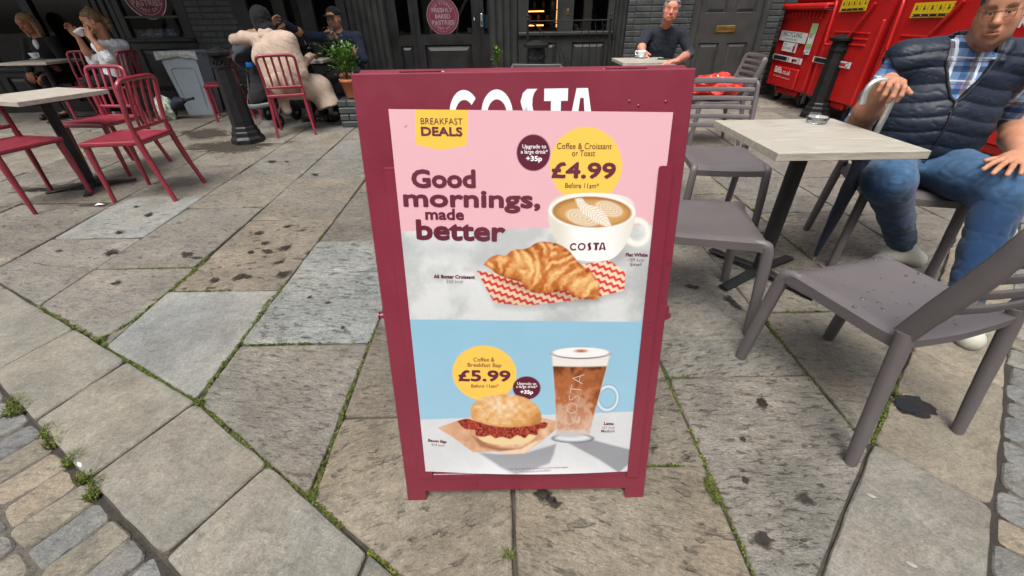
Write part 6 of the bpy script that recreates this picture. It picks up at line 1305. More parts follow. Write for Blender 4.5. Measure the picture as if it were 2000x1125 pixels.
# shirt collar: two leaves lying open round the neck
for sg in (-1, 1): sh.path([mN + np3((0, .06, .030)), mN + mX * sg * .074 + np3((0, .01, .032)), mN + mX * sg * .060 + mF * .055 + np3((0, 0, .004)), mN + mX * sg * .036 + mF * .098 + np3((0, 0, -.048))], [.011, .012, .012, .011], .008)
sh.cap(mN + np3((0, 0, .10)), mN + mF * .03 - np3((0, 0, .035)), .064, .050, .006, 'sub')
sh.disp(lambda x, y, z: .005 * nz3(x + z * .5, y, z * 1.6, .05, 31) + .003 * nz3(x, y, z, .02, 32))
v, q = sh.mesh()
def plaid():
    m = bpy.data.materials.new('plaid_shirt'); m.use_nodes = True; n = m.node_tree.nodes; L = m.node_tree.links; b_ = n['Principled BSDF']; b_.inputs['Roughness'].default_value = .85; b_.inputs['Specular IOR Level'].default_value = .2
    tc = n.new('ShaderNodeTexCoord'); mp = n.new('ShaderNodeMapping'); mp.inputs['Rotation'].default_value = (0, 0, .336); L.new(tc.outputs['Object'], mp.inputs[0]); sp = n.new('ShaderNodeSeparateXYZ'); L.new(mp.outputs[0], sp.inputs[0])
    def band(out, per, ph, wd):
        a = n.new('ShaderNodeMath'); a.operation = 'MULTIPLY_ADD'; L.new(out, a.inputs[0]); a.inputs[1].default_value = 1 / per; a.inputs[2].default_value = ph; f = n.new('ShaderNodeMath'); f.operation = 'FRACT'; L.new(a.outputs[0], f.inputs[0]); c = n.new('ShaderNodeMath'); c.operation = 'LESS_THAN'; L.new(f.outputs[0], c.inputs[0]); c.inputs[1].default_value = wd; return c.outputs[0]
    prev = None; base = (.18, .30, .50)
    for out, per, ph, wd, c, fac in ((sp.outputs[0], .085, .1, .28, (.05, .13, .30), .75), (sp.outputs[2], .09, .3, .26, (.015, .025, .09), .75), (sp.outputs[0], .085, .55, .13, (.75, .78, .82), .85), (sp.outputs[2], .09, .72, .07, (.75, .76, .78), .8), (sp.outputs[0], .085, .76, .14, (.20, .11, .05), .7), (sp.outputs[2], .09, .88, .06, (.22, .05, .07), .7)):
        mx = n.new('ShaderNodeMix'); mx.data_type = 'RGBA'; k = n.new('ShaderNodeMath'); k.operation = 'MULTIPLY'; L.new(band(out, per, ph, wd), k.inputs[0]); k.inputs[1].default_value = fac; L.new(k.outputs[0], mx.inputs[0])
        if prev is None: mx.inputs[6].default_value = (*base, 1)
        else: L.new(prev, mx.inputs[6])
        mx.inputs[7].default_value = (*c, 1); prev = mx.outputs[2]
    L.new(prev, b_.inputs['Base Color']); return m
M_plaid = plaid(); shirt = raw_mesh('shirt', v, q, M_plaid, MAN, M=MM)
vs = trunk(Field((1.55, 1.85, .50), (2.65, 2.5, 1.12), .0052), .016)
for sg in (-1, 1): vs.path([mN + np3((0, .078, .040)), mN + mX * sg * .088 + np3((0, .012, .042)), mN + mX * sg * .084 + mF * .062 + np3((0, 0, .010)), mN + mX * sg * .064 + mF * .105 + np3((0, 0, -.055))], [.015, .016, .016, .015], .012); vs.path([mN + np3((0, .080, -.008)), mN + mX * sg * .098 + np3((0, .012, -.008)), mN + mX * sg * .09 + mF * .068 + np3((0, 0, -.045))], [.018, .019, .018], .015)
vs.cap(mN + np3((0, 0, .12)), mN - np3((0, 0, .03)), .074, .072, .012, 'sub')
def quilt(x, y, z):
    u_, w_, z_ = loc(x, y, z); s_ = (z_ + .16 * np.abs(u_) + .010 * nz3(x, y, z, .12, 3)) / .066; c = np.abs(np.sin(np.pi * s_)); puff = .010 * (1 - c ** .42) 
    return puff - .004 + .0022 * nz3(x * 1.2, y * 1.2, z * .8, .03, 9) * c + ridge(x * .9, y * .9, z * 2.6 + x * .5, .05, .0035, 12, .16) * c
for i in (0, 1): vs.cap(mS[i] - np3((0, 0, .005)), mS[i] + mX * (.10 if i == 0 else -.10) - np3((0, 0, 0)), .090, .088, .03)
vs.disp(quilt)
Xg, Yg, Zg = np.meshgrid(*vs.ax, indexing='ij'); U_, W_, Z_ = loc(Xg, Yg, Zg)
op = np.minimum(np.minimum(W_ - .02, Z_ - .855), .012 + .066 * np.clip((Z_ - .855) / .15, 0, 1) ** .85 - np.abs(U_ - .005)); vs.F = np.maximum(vs.F, op.astype(np.float32))
for i in (0, 1): vs.cap(mS[i] + (mE[i] - mS[i]) * .22 - mX * (.075 if i == 0 else -.075), mS[i] + (mE[i] - mS[i]) * .80 - mX * (.085 if i == 0 else -.085), .082, .07, .012, 'sub')
vs.half((0, 0, .548), (0, 0, -1)); v, q = vs.mesh(); vest = raw_mesh('vest', v, q, mat('navy_nylon', (.0095, .0155, .029), .50, var=.12, vscale=7, bump=.2, bscale=60, spec=.35, rvar=.06), MAN, M=MM)
u_, w_, z_ = loc(v[:, 0], v[:, 1], v[:, 2]); zp = []; e1 = []; e2 = []
for zz_ in np.arange(.56, .855, .012):
    k = (np.abs(u_ - .004) < .012) & (np.abs(z_ - zz_) < .012)
    if k.any(): zp.append(mP * [1, 1, 0] + mX * .004 + mF * (w_[k].max() + .003) + np3((0, 0, zz_)))
for zz_ in np.arange(.855, 1.03, .014):
    wd = .012 + .066 * min(1, max(0, (zz_ - .855) / .15)) ** .85
    for sg, lst in ((-1, e1), (1, e2)):
        k = (np.abs(u_ - .005 - sg * (wd + .007)) < .011) & (np.abs(z_ - zz_) < .012) & (w_ > .02)
        if k.any(): lst.append(mP * [1, 1, 0] + mX * (.005 + sg * (wd + .004)) + mF * (w_[k].max() + .002) + np3((0, 0, zz_)))
M_zip = mat('zip_tape', (.012, .013, .016), .5, bump=.6, bscale=300); m = MB(); m.M = MM
for p in (zp, [zp[-1]] + e1, [zp[-1]] + e2):
    if len(p) > 2: m.tube(bez([tuple(t) for t in p[::2]], 3), .0052, 8, sq=.6)
zz_ = m.build('zip', M_zip, vest); m = MB(); m.M = MM; a = zp[-1] + mF * .006; m.tube([tuple(a), tuple(a - np3((0, 0, .018)) + mX * .002), tuple(a - np3((0, 0, .042)) + mX * -.003)], [.0042, .003, .0045], 8); m.build('zip_pull', M_steel, zz_)
m = MB(); m.M = MM @ Matrix.Translation(Vector(mP * [1, 1, 0] + mX * .13 + mF * .152 + np3((0, 0, .905)))); m.lathe([(.007, 0), (.005, .002), (.001, .003)], 8); m.build('pin_badge', M_brass, vest)
# jeans
jn = Field((1.5, 1.25, .06), (2.5, 2.5, .72), .0065); jn.ell(mP + np3((0, 0, -.01)), (.205, .165, .105), 0, 'add', tR)
for i in (0, 1): jn.cap(mHp[i] + mF * .04, mK[i], .124, .100, .045); jn.cap(mK[i], mK[i] * .45 + mA[i] * .55, .094, .070, .03).cap(mK[i] * .45 + mA[i] * .55, mA[i], .068, .066, .03)
jn.ell(mP + mF * .10 + np3((0, 0, -.005)), (.17, .14, .085), .05, 'add', tR)
def folds(x, y, z):
    u_, w_, z_ = loc(x, y, z); t = smooth(.30, .05, w_); return .004 * nz3(u_, w_ * 1.6, z_, .07, 41) + ridge(u_ * .55 + w_ * .35, w_ * 1.5, z_ * .9, .075, .010, 43, .18) * (.35 + .65 * t) + ridge(u_ * 1.1 - w_ * .5, w_ * .9, z_ * 1.3, .07, .003, 45, .14) + ridge(x * .6, y * .6, z * 1.5, .07, .0035, 42, .2) * smooth(.48, .40, z_)
jn.disp(folds); jn.half((0, 0, .085), (0, 0, -1)); v, q = jn.mesh(); u_, w_, z_ = loc(v[:, 0], v[:, 1], v[:, 2])
fd = np.clip(smooth(.50, .60, z_) * .9 + .45 * np.exp(-(((v - mK[0]) ** 2).sum(1)) / .012) + .45 * np.exp(-(((v - mK[1]) ** 2).sum(1)) / .012), 0, 1) * (.75 + .35 * nz3(u_, w_ * 2.2, z_, .03, 44)); fd = np.clip(fd, 0, 1)[:, None]
jeans = raw_mesh('jeans', v, q, mat('denim', (.05, .1, .2), .85, var=.16, vscale=40, bump=.5, bscale=700, attr='Col', sheen=.15, spec=.2, fine=.16), MAN, np.array([.011, .034, .085]) * (1 - fd) + np.array([.055, .120, .215]) * fd, M=MM)
m = MB(); m.M = MM; a = mP + mF * .17 + np3((0, 0, .05)); m.tube([tuple(a + mF * .02 + np3((0, 0, .008))), tuple(a + mF * .06 + np3((0, 0, -.012)))], .006, 6); m.build('fly_seam', mat('dark_denim', (.015, .04, .1), .8), jeans)
for i in (0, 1):
    t = Field(np.minimum(mA[i], mT[i]) - .14, np.maximum(mA[i], mT[i]) + .14, .006); dv = (mT[i] - mA[i]) * [1, 1, 0]; dv /= np.linalg.norm(dv); hl = mA[i] * [1, 1, 0] + [0, 0, .05]; t.cap(hl - dv * .03, mT[i] * [1, 1, 0] + [0, 0, .042], .046, .042, .02).cap(hl, mA[i], .046, .048, .02).cap(mA[i], mT[i], .048, .040, .02); t.half((0, 0, .004), (0, 0, -1)); v, q = t.mesh()
    raw_mesh('shoe', v, q, mat('pale_shoe', (.40, .40, .34), .6, var=.2, dirt=.3), MAN, M=MM)
# hair, glasses, ring
def hairmesh(C, R, s, h,  front=.050, low=-.02, amp=.006, grow=.010, extra=None, sc=.012, sl=.45, side=.03, wx=1.0):
    C = np3(C); f = Field(C - .20 * s, C + .20 * s, h); P = lambda x, y, z: C + R @ (np3((x * wx, y, z)) * s); f.ell(P(0, -.020, .044), (np3((.077 * wx, .098, .085)) + grow) * s, 0, 'add', R)
    if extra: extra(f, P, R, s)
    Xg, Yg, Zg = np.meshgrid(*f.ax, indexing='ij'); q = [(Xg - C[0]), (Yg - C[1]), (Zg - C[2])]; x, y, z = [sum(R[j][i] * q[j] for j in range(3)) / s for i in range(3)]
    near = np.abs(f.F) < .03; f.F[near] += (amp * s * (nz3(x * 2.2, y * .8, z * .8, sc, 51)[near] + .6 * nz3(x * 4, y, z, sc, 52)[near])).astype(np.float32)
    cut = np.minimum(y - (side + sl * (z - .03)), front + .028 * np.cos(x * 30) - z + .0); cut = np.maximum(np.minimum(y - side, front - z), np.minimum(low - z, y + .06)); cut = np.maximum(cut, np.minimum(y - (.005), low + .02 - z)); f.F = np.maximum(f.F, (cut * s).astype(np.float32)); return f.mesh()
M_hairg = mat('grey_hair', (.06, .055, .052), .6, var=.5, vscale=90, stretch=(3, 1, 1), bump=.8, bscale=160, spec=.3)
v, q = hairmesh(mH, hR, 1.09, .0036, .066, .004, .004, .007, side=.046, wx=.74); raw_mesh('hair', v, q, M_hairg, MAN, M=MM)
m = MB(); m.M = MM; gp = lambda x, y, z: tuple(mH + hR @ (np3((x * .74, y, z)) * 1.09))
for sg in (-1, 1):
    c = sg * .033; m.tube(bez([gp(c + .024 * a, .104 - .010 * abs(c + .024 * a) / .057, -.004 + b2) for a, b2 in ((-1, .006), (-.8, .013), (0, .0145), (.8, .013), (1, .006), (.92, -.012), (.5, -.019), (-.5, -.019), (-.92, -.012), (-1, .006))], 3), .0011, 6); m.tube(bez([gp(sg * .057, .093, .006), gp(sg * .075, .06, .008), gp(sg * .081, .005, .008), gp(sg * .083, -.015, -.006)], 4), .0011, 6)
m.tube(bez([gp(-.010, .105, .006), gp(0, .108, .009), gp(.010, .105, .006)], 3), .0011, 6); m.build('glasses', mat('gold_wire', (.10, .07, .04), .45, .6), MAN)
# furled umbrella under the hand
UB_ = empty('umbrella', (1.74, 2.08, 0), 0, 'furled navy umbrella with a silver crook handle held by the man in the vest', 'umbrella'); UMm = Matrix.Translation((-1.74, -2.08, 0))
a = np3((1.735, 2.06, .0)); b1 = np3(DY((1745, 190), 1.985)); ax_ = (b1 - a) / np.linalg.norm(b1 - a); Lu = np.linalg.norm(b1 - a); at_ = lambda t: tuple(a + ax_ * t)
M_nyl = mat('navy_umbrella_cloth', (.011, .014, .040), .55, var=.4, vscale=14, bump=.6, bscale=40, sheen=.2); M_alu = mat('brushed_aluminium', (.56, .57, .56), .35, .75, var=.08)
m = MB(); m.M = UMm; nn_ = 40; prof = [(.03, .009), (.06, .013), (.15, .019), (.30, .026), (.45, .031), (.58, .033), (.66, .030), (.70, .016)]; vs_ = []; fs_ = []
for t, r in prof:
    c = a + ax_ * t
    for k in range(nn_): an = 2 * math.pi * k / nn_ + t * 2.2; rr_ = r * (1 + .10 * math.sin(an * 8)); vs_.append((c[0] + rr_ * math.cos(an), c[1] + rr_ * math.sin(an), c[2]))
for i in range(len(prof) - 1):
    for k in range(nn_): fs_.append((i * nn_ + k, i * nn_ + (k + 1) % nn_, (i + 1) * nn_ + (k + 1) % nn_, (i + 1) * nn_ + k))
m.add(vs_, fs_, 0, True); cn = m.build('canopy', M_nyl, UB_)
m = MB(); m.M = UMm; m.tube([at_(.60), at_(.63)], [.0345, .034], 20); m.build('strap', M_nyl, cn)
m = MB(); m.M = UMm; m.tube([at_(0), at_(.035)], [.004, .007], 10); m.build('tip', M_alu, UB_)
m = MB(); m.M = UMm; m.tube([at_(.69), at_(Lu - .16)], .009, 12); m.build('shaft', M_alu, UB_)
hk = [at_(Lu - .16), tuple(b1), tuple(np3(DY((1743, 166), 1.982))), tuple(np3(DY((1727, 157), 1.982))), tuple(np3(DY((1706, 161), 1.982))), tuple(np3(DY((1692, 178), 1.982))), tuple(np3(DY((1684, 203), 1.982)))]
m = MB(); m.M = UMm; m.tube(bez(hk, 5), .0125, 14); m.build('handle', M_alu, UB_)

# ================================================================== people at the other tables
def seat_people():
    c_navy = cloth('dark_jumper', (.016, .019, .028)); c_beige = cloth('beige_cotton', (.41, .315, .25), bump=.45, bscale=45, var=.14); c_nv = cloth('navy_jacket', (.008, .012, .030)); c_wh = cloth('white_linen', (.62, .63, .66)); c_bk = cloth('black_cloth', (.008, .008, .009)); c_dk = cloth('dark_trousers', (.012, .012, .016))
    # grey-haired man with a coffee
    e = np3(DY((1312, 19), 5.70)); look = Vector((-.22, -.95, .02)); R = frame(look, (.10, 0, 1)); H = e - R @ np3((0, .085, 0)); x0 = 1.93
    J = dict(H=H, N=(x0 - .01, 5.96, 1.045), C=(x0, 6.0, .82), P=(x0 + .02, 6.08, .53), S=[(x0 - .20, 5.98, .985), (x0 + .20, 5.96, .975)], E=[DY((1252, 88), 5.84), DY((1347, 105), 5.86)], W=[DY((1255, 100), 5.74), G((1322, 119), .775)], K=[(x0 - .2, 5.62, .52), (x0 + .18, 5.62, .52)], A=[(x0 - .2, 5.6, .1), (x0 + .18, 5.6, .1)], T=[(x0 - .2, 5.42, .03), (x0 + .18, 5.42, .03)], look=look, hup=(.10, 0, 1), hands=[1, 1], hd=[((0.05, -.6, -.35), (.5, .3, -.6), (.5, .7, .4)), ((-.9, -.3, -.05), (0, 0, -1), (.3, .5, .4))])
    sk = L2(206, 140, 118) * .82; r, R, M = person('grey haired man in a dark jumper holding a white coffee cup', J, sk, c_navy, c_dk, h=.008, hh=.0045, sleeve='rolled', red=.5, brow=(.12, .09, .08), stub=.08, hfold=.004)
    v, q = hairmesh(H, R, 1.0, .005, .075, -.035, .011, .013, side=.022, sc=.018); raw_mesh('hair', v, q, mat('silver_hair', (.17, .155, .14), .6, var=.5, vscale=70, bump=.8, bscale=120), r, M=M)
    # person in the beige coat, from behind
    H = np3(DY((511, 40), 5.62)); look = Vector((-.45, .89, -.15)); N = np3(DY((523, 62), 5.58))
    J = dict(H=H, N=N, C=N * .5 + np3((-2.64, 5.5, .56)) * .5 + [0, -.02, .03], P=(-2.62, 5.50, .55), S=[DY((565, 78), 5.50), DY((478, 74), 5.56)], E=[DY((588, 128), 5.52), DY((458, 78), 5.70)], W=[(-2.44, 5.86, .80), (-2.85, 5.92, 1.10)], K=[(-2.36, 5.74, .50), (-2.42, 5.90, .50)], A=[G((606, 222), .1), G((635, 222), .1)], T=[G((596, 232), .02), G((640, 236), .02)], look=look, hands=[1, 1], hd=[((0, .9, .1), (0, 0, -1), (.3, .5, .4)), ((.2, .6, .6), (1, 0, 0), (.3, .5, .4))])
    sk = L2(190, 140, 112) * .7; r, R, M = person('person in a beige coat and black headscarf sitting with their back to the viewer', J, sk, c_beige, c_bk, h=.008, hh=.006, topr=1.13, hfold=.0032)
    P0 = np3(J['P']); f = Field((-3.1, 5.1, .1), (-1.9, 6.2, .85), .009); f.ell(P0 + [0, 0, .03], (.22, .20, .17), 0); f.cap(P0 + [.02, .0, -.02], (-2.38, 5.74, .46), .15, .14, .08).cap(P0 + [-.05, .06, -.02], (-2.44, 5.88, .46), .14, .14, .08).cap((-2.36, 5.74, .44), (-2.29, 5.72, .26), .125, .13, .08).cap((-2.44, 5.88, .44), (-2.37, 5.84, .24), .12, .13, .08).cap(P0 + [-.10, -.10, -.06], P0 + [-.06, -.12, -.28], .06, .05, .06).half((-2.30, 5.75, .235), (.25, -.1, -1), .01); f.cap((-2.31, 5.76, .30), (-2.26, 5.72, .18), .08, .10, .01, 'sub')
    f.disp(lambda x, y, z: .006 * nz3(x * 1.3 + z, y * 1.3, z * .8, .09, 61) + ridge(x + z * .6, y, z * .5, .08, .005, 62)); v, q = f.mesh(); raw_mesh('coat_skirt', v, q, c_beige, r, M=M)
    f = Field(H - .26, H + .26, .007); f.ell(H + np3(look) * -.012 + [0, 0, .030], (.106, .114, .116), 0); f.cap(H + [0, -.03, -.04], N + [0, 0, .02], .088, .095, .03); f.disp(lambda x, y, z: .005 * nz3(x, y * 1.2, z * 1.8, .04, 63)); f.ell(H + np3(look) * .14 + [0, 0, -.01], (.055, .055, .075), .01, 'sub'); v, q = f.mesh(); raw_mesh('headscarf', v, q, c_bk, r, M=M)
    f = Field(N - .2, N + .2, .007); f.path([N + [-.09, .04, -.01], N + [-.03, -.075, .0], N + [.05, -.07, .0], N + [.10, .05, -.02]], [.028, .034, .034, .026], .02); f.path([N + [-.10, .02, -.045], N + [-.03, -.10, -.04], N + [.06, -.09, -.04], N + [.12, .03, -.05]], [.026, .034, .034, .026], .02); v, q = f.mesh(); raw_mesh('coat_collar', v, q, c_beige, r, M=M)
    # man with a cap
    e = np3(DY((646, 38), 6.42)); look = Vector((-.15, -.98, -.08)); R = frame(look); H = e - R @ np3((0, .085, 0)); x0 = H[0] + .03
    J = dict(H=H, N=(x0, 6.52, 1.02), C=(x0 + .02, 6.55, .82), P=(x0 + .06, 6.58, .53), S=[(x0 - .20, 6.52, .97), (x0 + .21, 6.52, .97)], E=[DY((600, 72), 6.33), (x0 + .29, 6.42, .72)], W=[DY((560, 48), 6.12), DY((658, 80), 6.26)], K=[(x0 - .15, 6.16, .52), (x0 + .25, 6.16, .52)], A=[(x0 - .15, 6.2, .1), (x0 + .25, 6.15, .1)], T=[(x0 - .17, 6.02, .03), (x0 + .25, 5.98, .03)], look=look, hands=[1, 1], hd=[((-.8, -.35, -.35), (0, -.4, -1), (.5, .6, .5)), ((-.35, -.2, .9), (-.3, -.9, 0), (.5, .6, .5))])
    sk = L2(172, 122, 98) * .75; r, R, M = person('man in a black cap and navy jacket looking past a phone he holds', J, sk, c_nv, c_bk, h=.009, hh=.005, stub=.45, hfold=.004)
    f = Field(H - .2, H + .2, .006); C_ = lambda x, y, z: H + R @ np3((x, y, z)); f.ell(C_(0, -.016, .058), (.086, .108, .080), 0, 'add', R); Xg, Yg, Zg = np.meshgrid(*f.ax, indexing='ij'); zl = (Xg - H[0]) * R[0][2] + (Yg - H[1]) * R[1][2] + (Zg - H[2]) * R[2][2]; f.F = np.maximum(f.F, (.040 - zl).astype(np.float32)); f.ell(C_(0, .115, .043), (.07, .065, .009), .01, 'add', R); v, q = f.mesh(); raw_mesh('cap', v, q, c_bk, r, M=M)
    ph = np3(J['W'][1]) + [-.035, -.06, .085]; m = MB(); m.M = Matrix.Rotation(-.35, 4, 'X') @ Matrix.Rotation(.35, 4, 'Z'); m.box((0, 0, 0), (.074, .009, .15), .003); o = m.build('phone', mat('phone_black', (.006, .006, .007), .2)); o.location = ph; tag(o, 'black phone held up by the man in the cap', 'phone')
    # woman in a white shirt drinking
    e = np3(DY((166, 46), 6.25)); look = Vector((-.80, -.55, -.22)); R = frame(look, (-.12, 0, 1)); H = e - R @ np3((0.0, .085, 0)); P0 = np3((-5.36, 6.36, .54))
    J = dict(H=H, N=DY((205, 78), 6.34), C=(-5.28, 6.37, .80), P=P0, S=[DY((228, 88), 6.44), DY((196, 90), 6.20)], E=[DY((182, 122), 6.40), DY((213, 113), 6.12)], W=[DY((152, 72), 6.32), DY((178, 74), 6.14)], K=[(-5.72, 6.44, .50), (-5.68, 6.26, .50)], A=[(-5.66, 6.42, .1), (-5.60, 6.22, .1)], T=[(-5.82, 6.42, .03), (-5.74, 6.20, .03)], look=look, hup=(-.12, 0, 1), hands=[1, 1], hd=[((-.2, -.2, .9), (.4, -.9, 0), (.4, .6, .4)), ((-.35, .2, .9), (-.3, .9, 0), (.4, .6, .4))])
    J['S'] = [np3(J['N']) + [.06, .17, -.07], np3(J['N']) + [.02, -.17, -.07]]
    sk = L2(196, 140, 112) * .78; r, R, M = person('woman in a white shirt drinking from a large white cup', J, sk, c_wh, c_bk, h=.009, hh=.005, sleeve='rolled', shoes=(.6, .6, .6), hfold=.006)
    def pony(f, P, R, s): f.path([P(0, -.10, .03), P(0, -.135, -.02), P(0, -.13, -.09), P(0, -.115, -.15)], [.03, .032, .026, .010], .02); f.ell(P(0, -.05, .14), (.03, .03, .02), .02)
    v, q = hairmesh(H, R, 1.0, .006, .060, -.03, .008, .010, pony, side=.02); raw_mesh('hair', v, q, mat('brown_blond_hair', (.13, .075, .035), .5, var=.5, vscale=60, bump=.8, bscale=110), r, M=M)
    cup('white cup raised to the mouth of the woman in the white shirt', DY((163, 70), 6.15), 1.25, (.35, -.25, 0), False)
    # blonde woman in black
    e = np3(DY((42, 50), 6.82)); look = Vector((-.10, -.95, -.12)); R = frame(look, (-.08, 0, 1)); H = e - R @ np3((0, .085, 0)); x0 = H[0] + .03
    J = dict(H=H, N=(x0, 6.92, 1.0), C=(x0, 6.94, .8), P=(x0, 6.97, .53), S=[(x0 - .18, 6.92, .95), (x0 + .18, 6.92, .95)], E=[(x0 - .26, 6.84, .70), (x0 + .26, 6.84, .70)], W=[(x0 - .10, 6.62, .60), (x0 + .12, 6.62, .58)], K=[(x0 - .12, 6.6, .5), (x0 + .12, 6.6, .5)], A=[(x0 - .12, 6.62, .1), (x0 + .12, 6.62, .1)], T=[(x0 - .12, 6.45, .03), (x0 + .12, 6.45, .03)], look=look, hup=(-.08, 0, 1), hands=[1, 1])
    sk = L2(186, 124, 96) * .62; r, R, M = person('blonde woman in a black jacket behind the table at the far left', J, sk, c_bk, c_bk, h=.009, hh=.005)
    def lng(f, P, R, s): 
        for sg in (-1, 1): f.path([P(sg * .075, -.02, .02), P(sg * .088, .0, -.07), P(sg * .085, .02, -.16)], [.026, .028, .014], .02)
        f.path([P(0, -.09, 0), P(0, -.08, -.12)], [.06, .05], .03)
    f_hair = hairmesh(H, R, 1.0, .006, .058, -.19, .008, .010, lng, side=.02); raw_mesh('hair', *f_hair, mat('blond_hair', (.30, .19, .10), .5, var=.4, vscale=60, bump=.8, bscale=110), r, M=M)
    f = Field(np3(J['N']) - .2, np3(J['N']) + .2, .006); f.ell(np3(J['N']) + [0.01, -.085, -.07], (.035, .035, .07)); v, q = f.mesh(); raw_mesh('white_top', v, q, c_wh, r, M=M)
M_china = mat('white_china', (.66, .69, .69), .18, var=.03, coat=.4)
def cup(label, loc, s=1.0, tilt=(0, 0, 0), saucer=True, a=0.0):
    root = empty('coffee_cup', loc, a, label, 'cup'); root.rotation_euler = (tilt[0], tilt[1], a)
    m = MB(); k = s; m.lathe([(.001, .004 * k), (.022 * k, .0), (.024 * k, .006 * k), (.036 * k, .025 * k), (.045 * k, .050 * k), (.047 * k, .062 * k), (.0445 * k, .062 * k), (.042 * k, .048 * k), (.03 * k, .02 * k), (.001, .012 * k)], 28); m.build('bowl', M_china, root)
    m = MB(); m.tube(bez([(.040 * k, 0, .052 * k), (.062 * k, 0, .055 * k), (.068 * k, 0, .040 * k), (.055 * k, 0, .022 * k), (.034 * k, 0, .020 * k)], 4), .005 * k, 8); m.build('handle', M_china, root); return root
def saucer(label, loc, s=1.0): m = MB(); m.lathe([(.001, .0), (.035 * s, 0), (.075 * s, .012 * s), (.076 * s, .015 * s), (.036 * s, .005 * s), (.001, .005 * s)], 32); o = m.build('saucer', M_china); o.location = loc; tag(o, label, 'saucer'); return o
seat_people()
cafe_table('pale square table in front of the grey haired man in the dark jumper', (1.56, 5.44, 0), 0)
g = G((1252, 113), .742); saucer('white saucer under the cup of the grey haired man', g, 1.0); cup('white coffee cup held by the grey haired man', (g.x, g.y, g.z + .006), 1.15, a=2.6)
g = G((1297, 116), .742); m = MB(); m.box((0, 0, .006), (.075, .15, .010), .003); o = m.build('phone', mat('dark_phone', (.01, .01, .011), .25)); o.location = g; o.rotation_euler = (0, 0, 1.2); tag(o, 'dark phone lying on the table by the arm of the grey haired man', 'phone')
grey_chair('grey chair under the grey haired man against the brick wall', (1.95, 6.12, 0), 0)
cafe_table('pale square table with a white cup between the two women at the far left', (-6.35, 6.47, 0), .05, h=.76)
g = G((72, 116), .762); saucer('white saucer on the table of the blonde woman', g, 1.0); cup('white coffee cup standing on the table of the blonde woman', (g.x, g.y, g.z + .006), 1.2, a=-.2)
# small table with drinks by the capped man
cafe_table('dark cafe table with drinks between the beige coat and the man in the cap', (-2.66, 6.28, 0), .05, .55, .74)
def drink(name, label, loc, r, h, liq, parts_=True):
    o = empty(name, loc, 0, label, 'drink'); m = MB(); m.lathe([(.001, 0), (r * .8, 0), (r, h), (r * .94, h), (r * .75, .004), (.001, .004)], 20); m.build('glass', gl, o); m = MB(); m.lathe([(.001, .005), (r * .74, .005), (r * .83, h * .5), (.001, h * .5)], 20); m.build('liquid', liq, o); return o
d1 = drink('tumbler', 'plastic tumbler of orange drink with a straw on the table of the capped man', G((607, 106), .742), .045, .12, mat('orange_drink', (.7, .26, .01), .3)); m = MB(); m.tube([(-.01, 0, .02), (-.055, .01, .2)], .004, 8); m.build('straw', mat('pale_straw', (.5, .42, .4), .5), d1)
d2 = drink('takeaway_drink', 'clear takeaway cup with a pink straw beside the phone', G((627, 96), .742), .04, .14, mat('milky_drink', (.3, .28, .27), .4)); m = MB(); m.tube([(0, 0, .05), (.004, 0, .24)], .004, 8); m.build('straw', mat('pink_straw', (.5, .12, .25), .5), d2); m = MB(); m.lathe([(.042, .138), (.042, .15), (.001, .155)], 16); m.build('lid', mat('clear_lid', (.4, .4, .42), .2), d2)
g = G((624, 104), .742); m = MB(); m.box((0, 0, .05), (.10, .01, .10), .001); o = m.build('menu_card', mat('white_card', (.6, .6, .6), .6)); o.location = g; o.rotation_euler = (.15, 0, .1); tag(o, 'small white card standing on the table behind the orange drink', 'card')
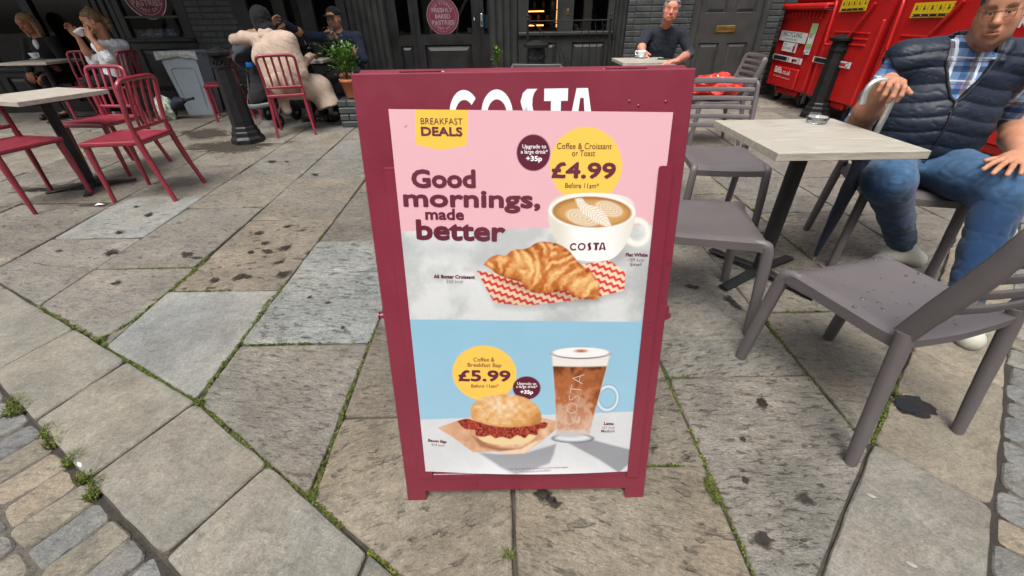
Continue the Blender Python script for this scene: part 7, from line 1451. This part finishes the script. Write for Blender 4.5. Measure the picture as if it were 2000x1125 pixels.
# push chair
pc = empty('push_chair', (-3.18, 5.95, 0), 0, 'black and grey push chair between the left bollard and the beige coat', 'push chair'); M_pc = cloth('black_canvas', (.012, .012, .014)); M_pg = cloth('grey_canvas', (.06, .07, .08))
f = Field((-.45, -.4, .3), (.45, .45, 1.05), .011); f.ell((-.04, .08, .80), (.24, .24, .20)); f.ell((.02, -.16, .68), (.26, .22, .18), .02, 'sub'); f.disp(lambda x, y, z: .01 * nz3(x, y, z, .06, 71)); v, q = f.mesh(); raw_mesh('hood', v, q, M_pg, pc)
f = Field((-.4, -.4, .2), (.4, .4, .8), .011); f.cap((.0, .12, .70), (.0, .02, .40), .15, .16, .04).cap((.0, .02, .40), (.02, -.2, .36), .15, .13, .04); f.disp(lambda x, y, z: .012 * nz3(x, y, z, .06, 72)); v, q = f.mesh(); raw_mesh('seat', v, q, M_pc, pc)
m = MB(); m.box((-.02, -.12, .72), (.09, .03, .06), .012); m.build('blue_toy', mat('blue_plastic_toy', (.01, .12, .42), .4), pc)
for sx in (-1, 1):
    m = MB(); m.tube([(sx * .22, .30, .95), (sx * .22, .05, .45), (sx * .20, -.25, .12)], .012, 8); m.tube([(sx * .22, -.1, .5), (sx * .22, .25, .12)], .012, 8); m.build('frame', M_blk, pc)
    for yy, r_ in ((-.26, .085), (.27, .10)):
        m = MB(); m.M = Matrix.Translation((sx * .2, yy, r_)) @ Matrix.Rotation(math.pi / 2, 4, 'Y') @ Matrix.Rotation(.3, 4, 'X'); m.lathe([(.03, -.02), (r_ - .015, -.02), (r_, -.01), (r_, .01), (r_ - .015, .02), (.03, .02)], 20); wq = m.build('wheel', M_tyre, pc); m = MB(); m.M = Matrix.Translation((sx * .2, yy, r_)) @ Matrix.Rotation(math.pi / 2, 4, 'Y') @ Matrix.Rotation(.3, 4, 'X'); m.lathe([(.001, -.023), (.028, -.023), (.028, .023), (.001, .023)], 14); m.build('hub', M_gal, wq)
m = MB(); m.tube(bez([(-.22, .30, .95), (-.1, .36, .99), (.1, .36, .99), (.22, .30, .95)], 4), .014, 8); m.build('handle', M_blk, pc)
m = MB(); m.tube(bez([(-.2, -.30, .30), (0, -.36, .28), (.2, -.30, .30)], 5), .03, 8, sq=.4); m.build('foot_rest', mat('grey_foot_rest', (.1, .11, .12), .5), pc)
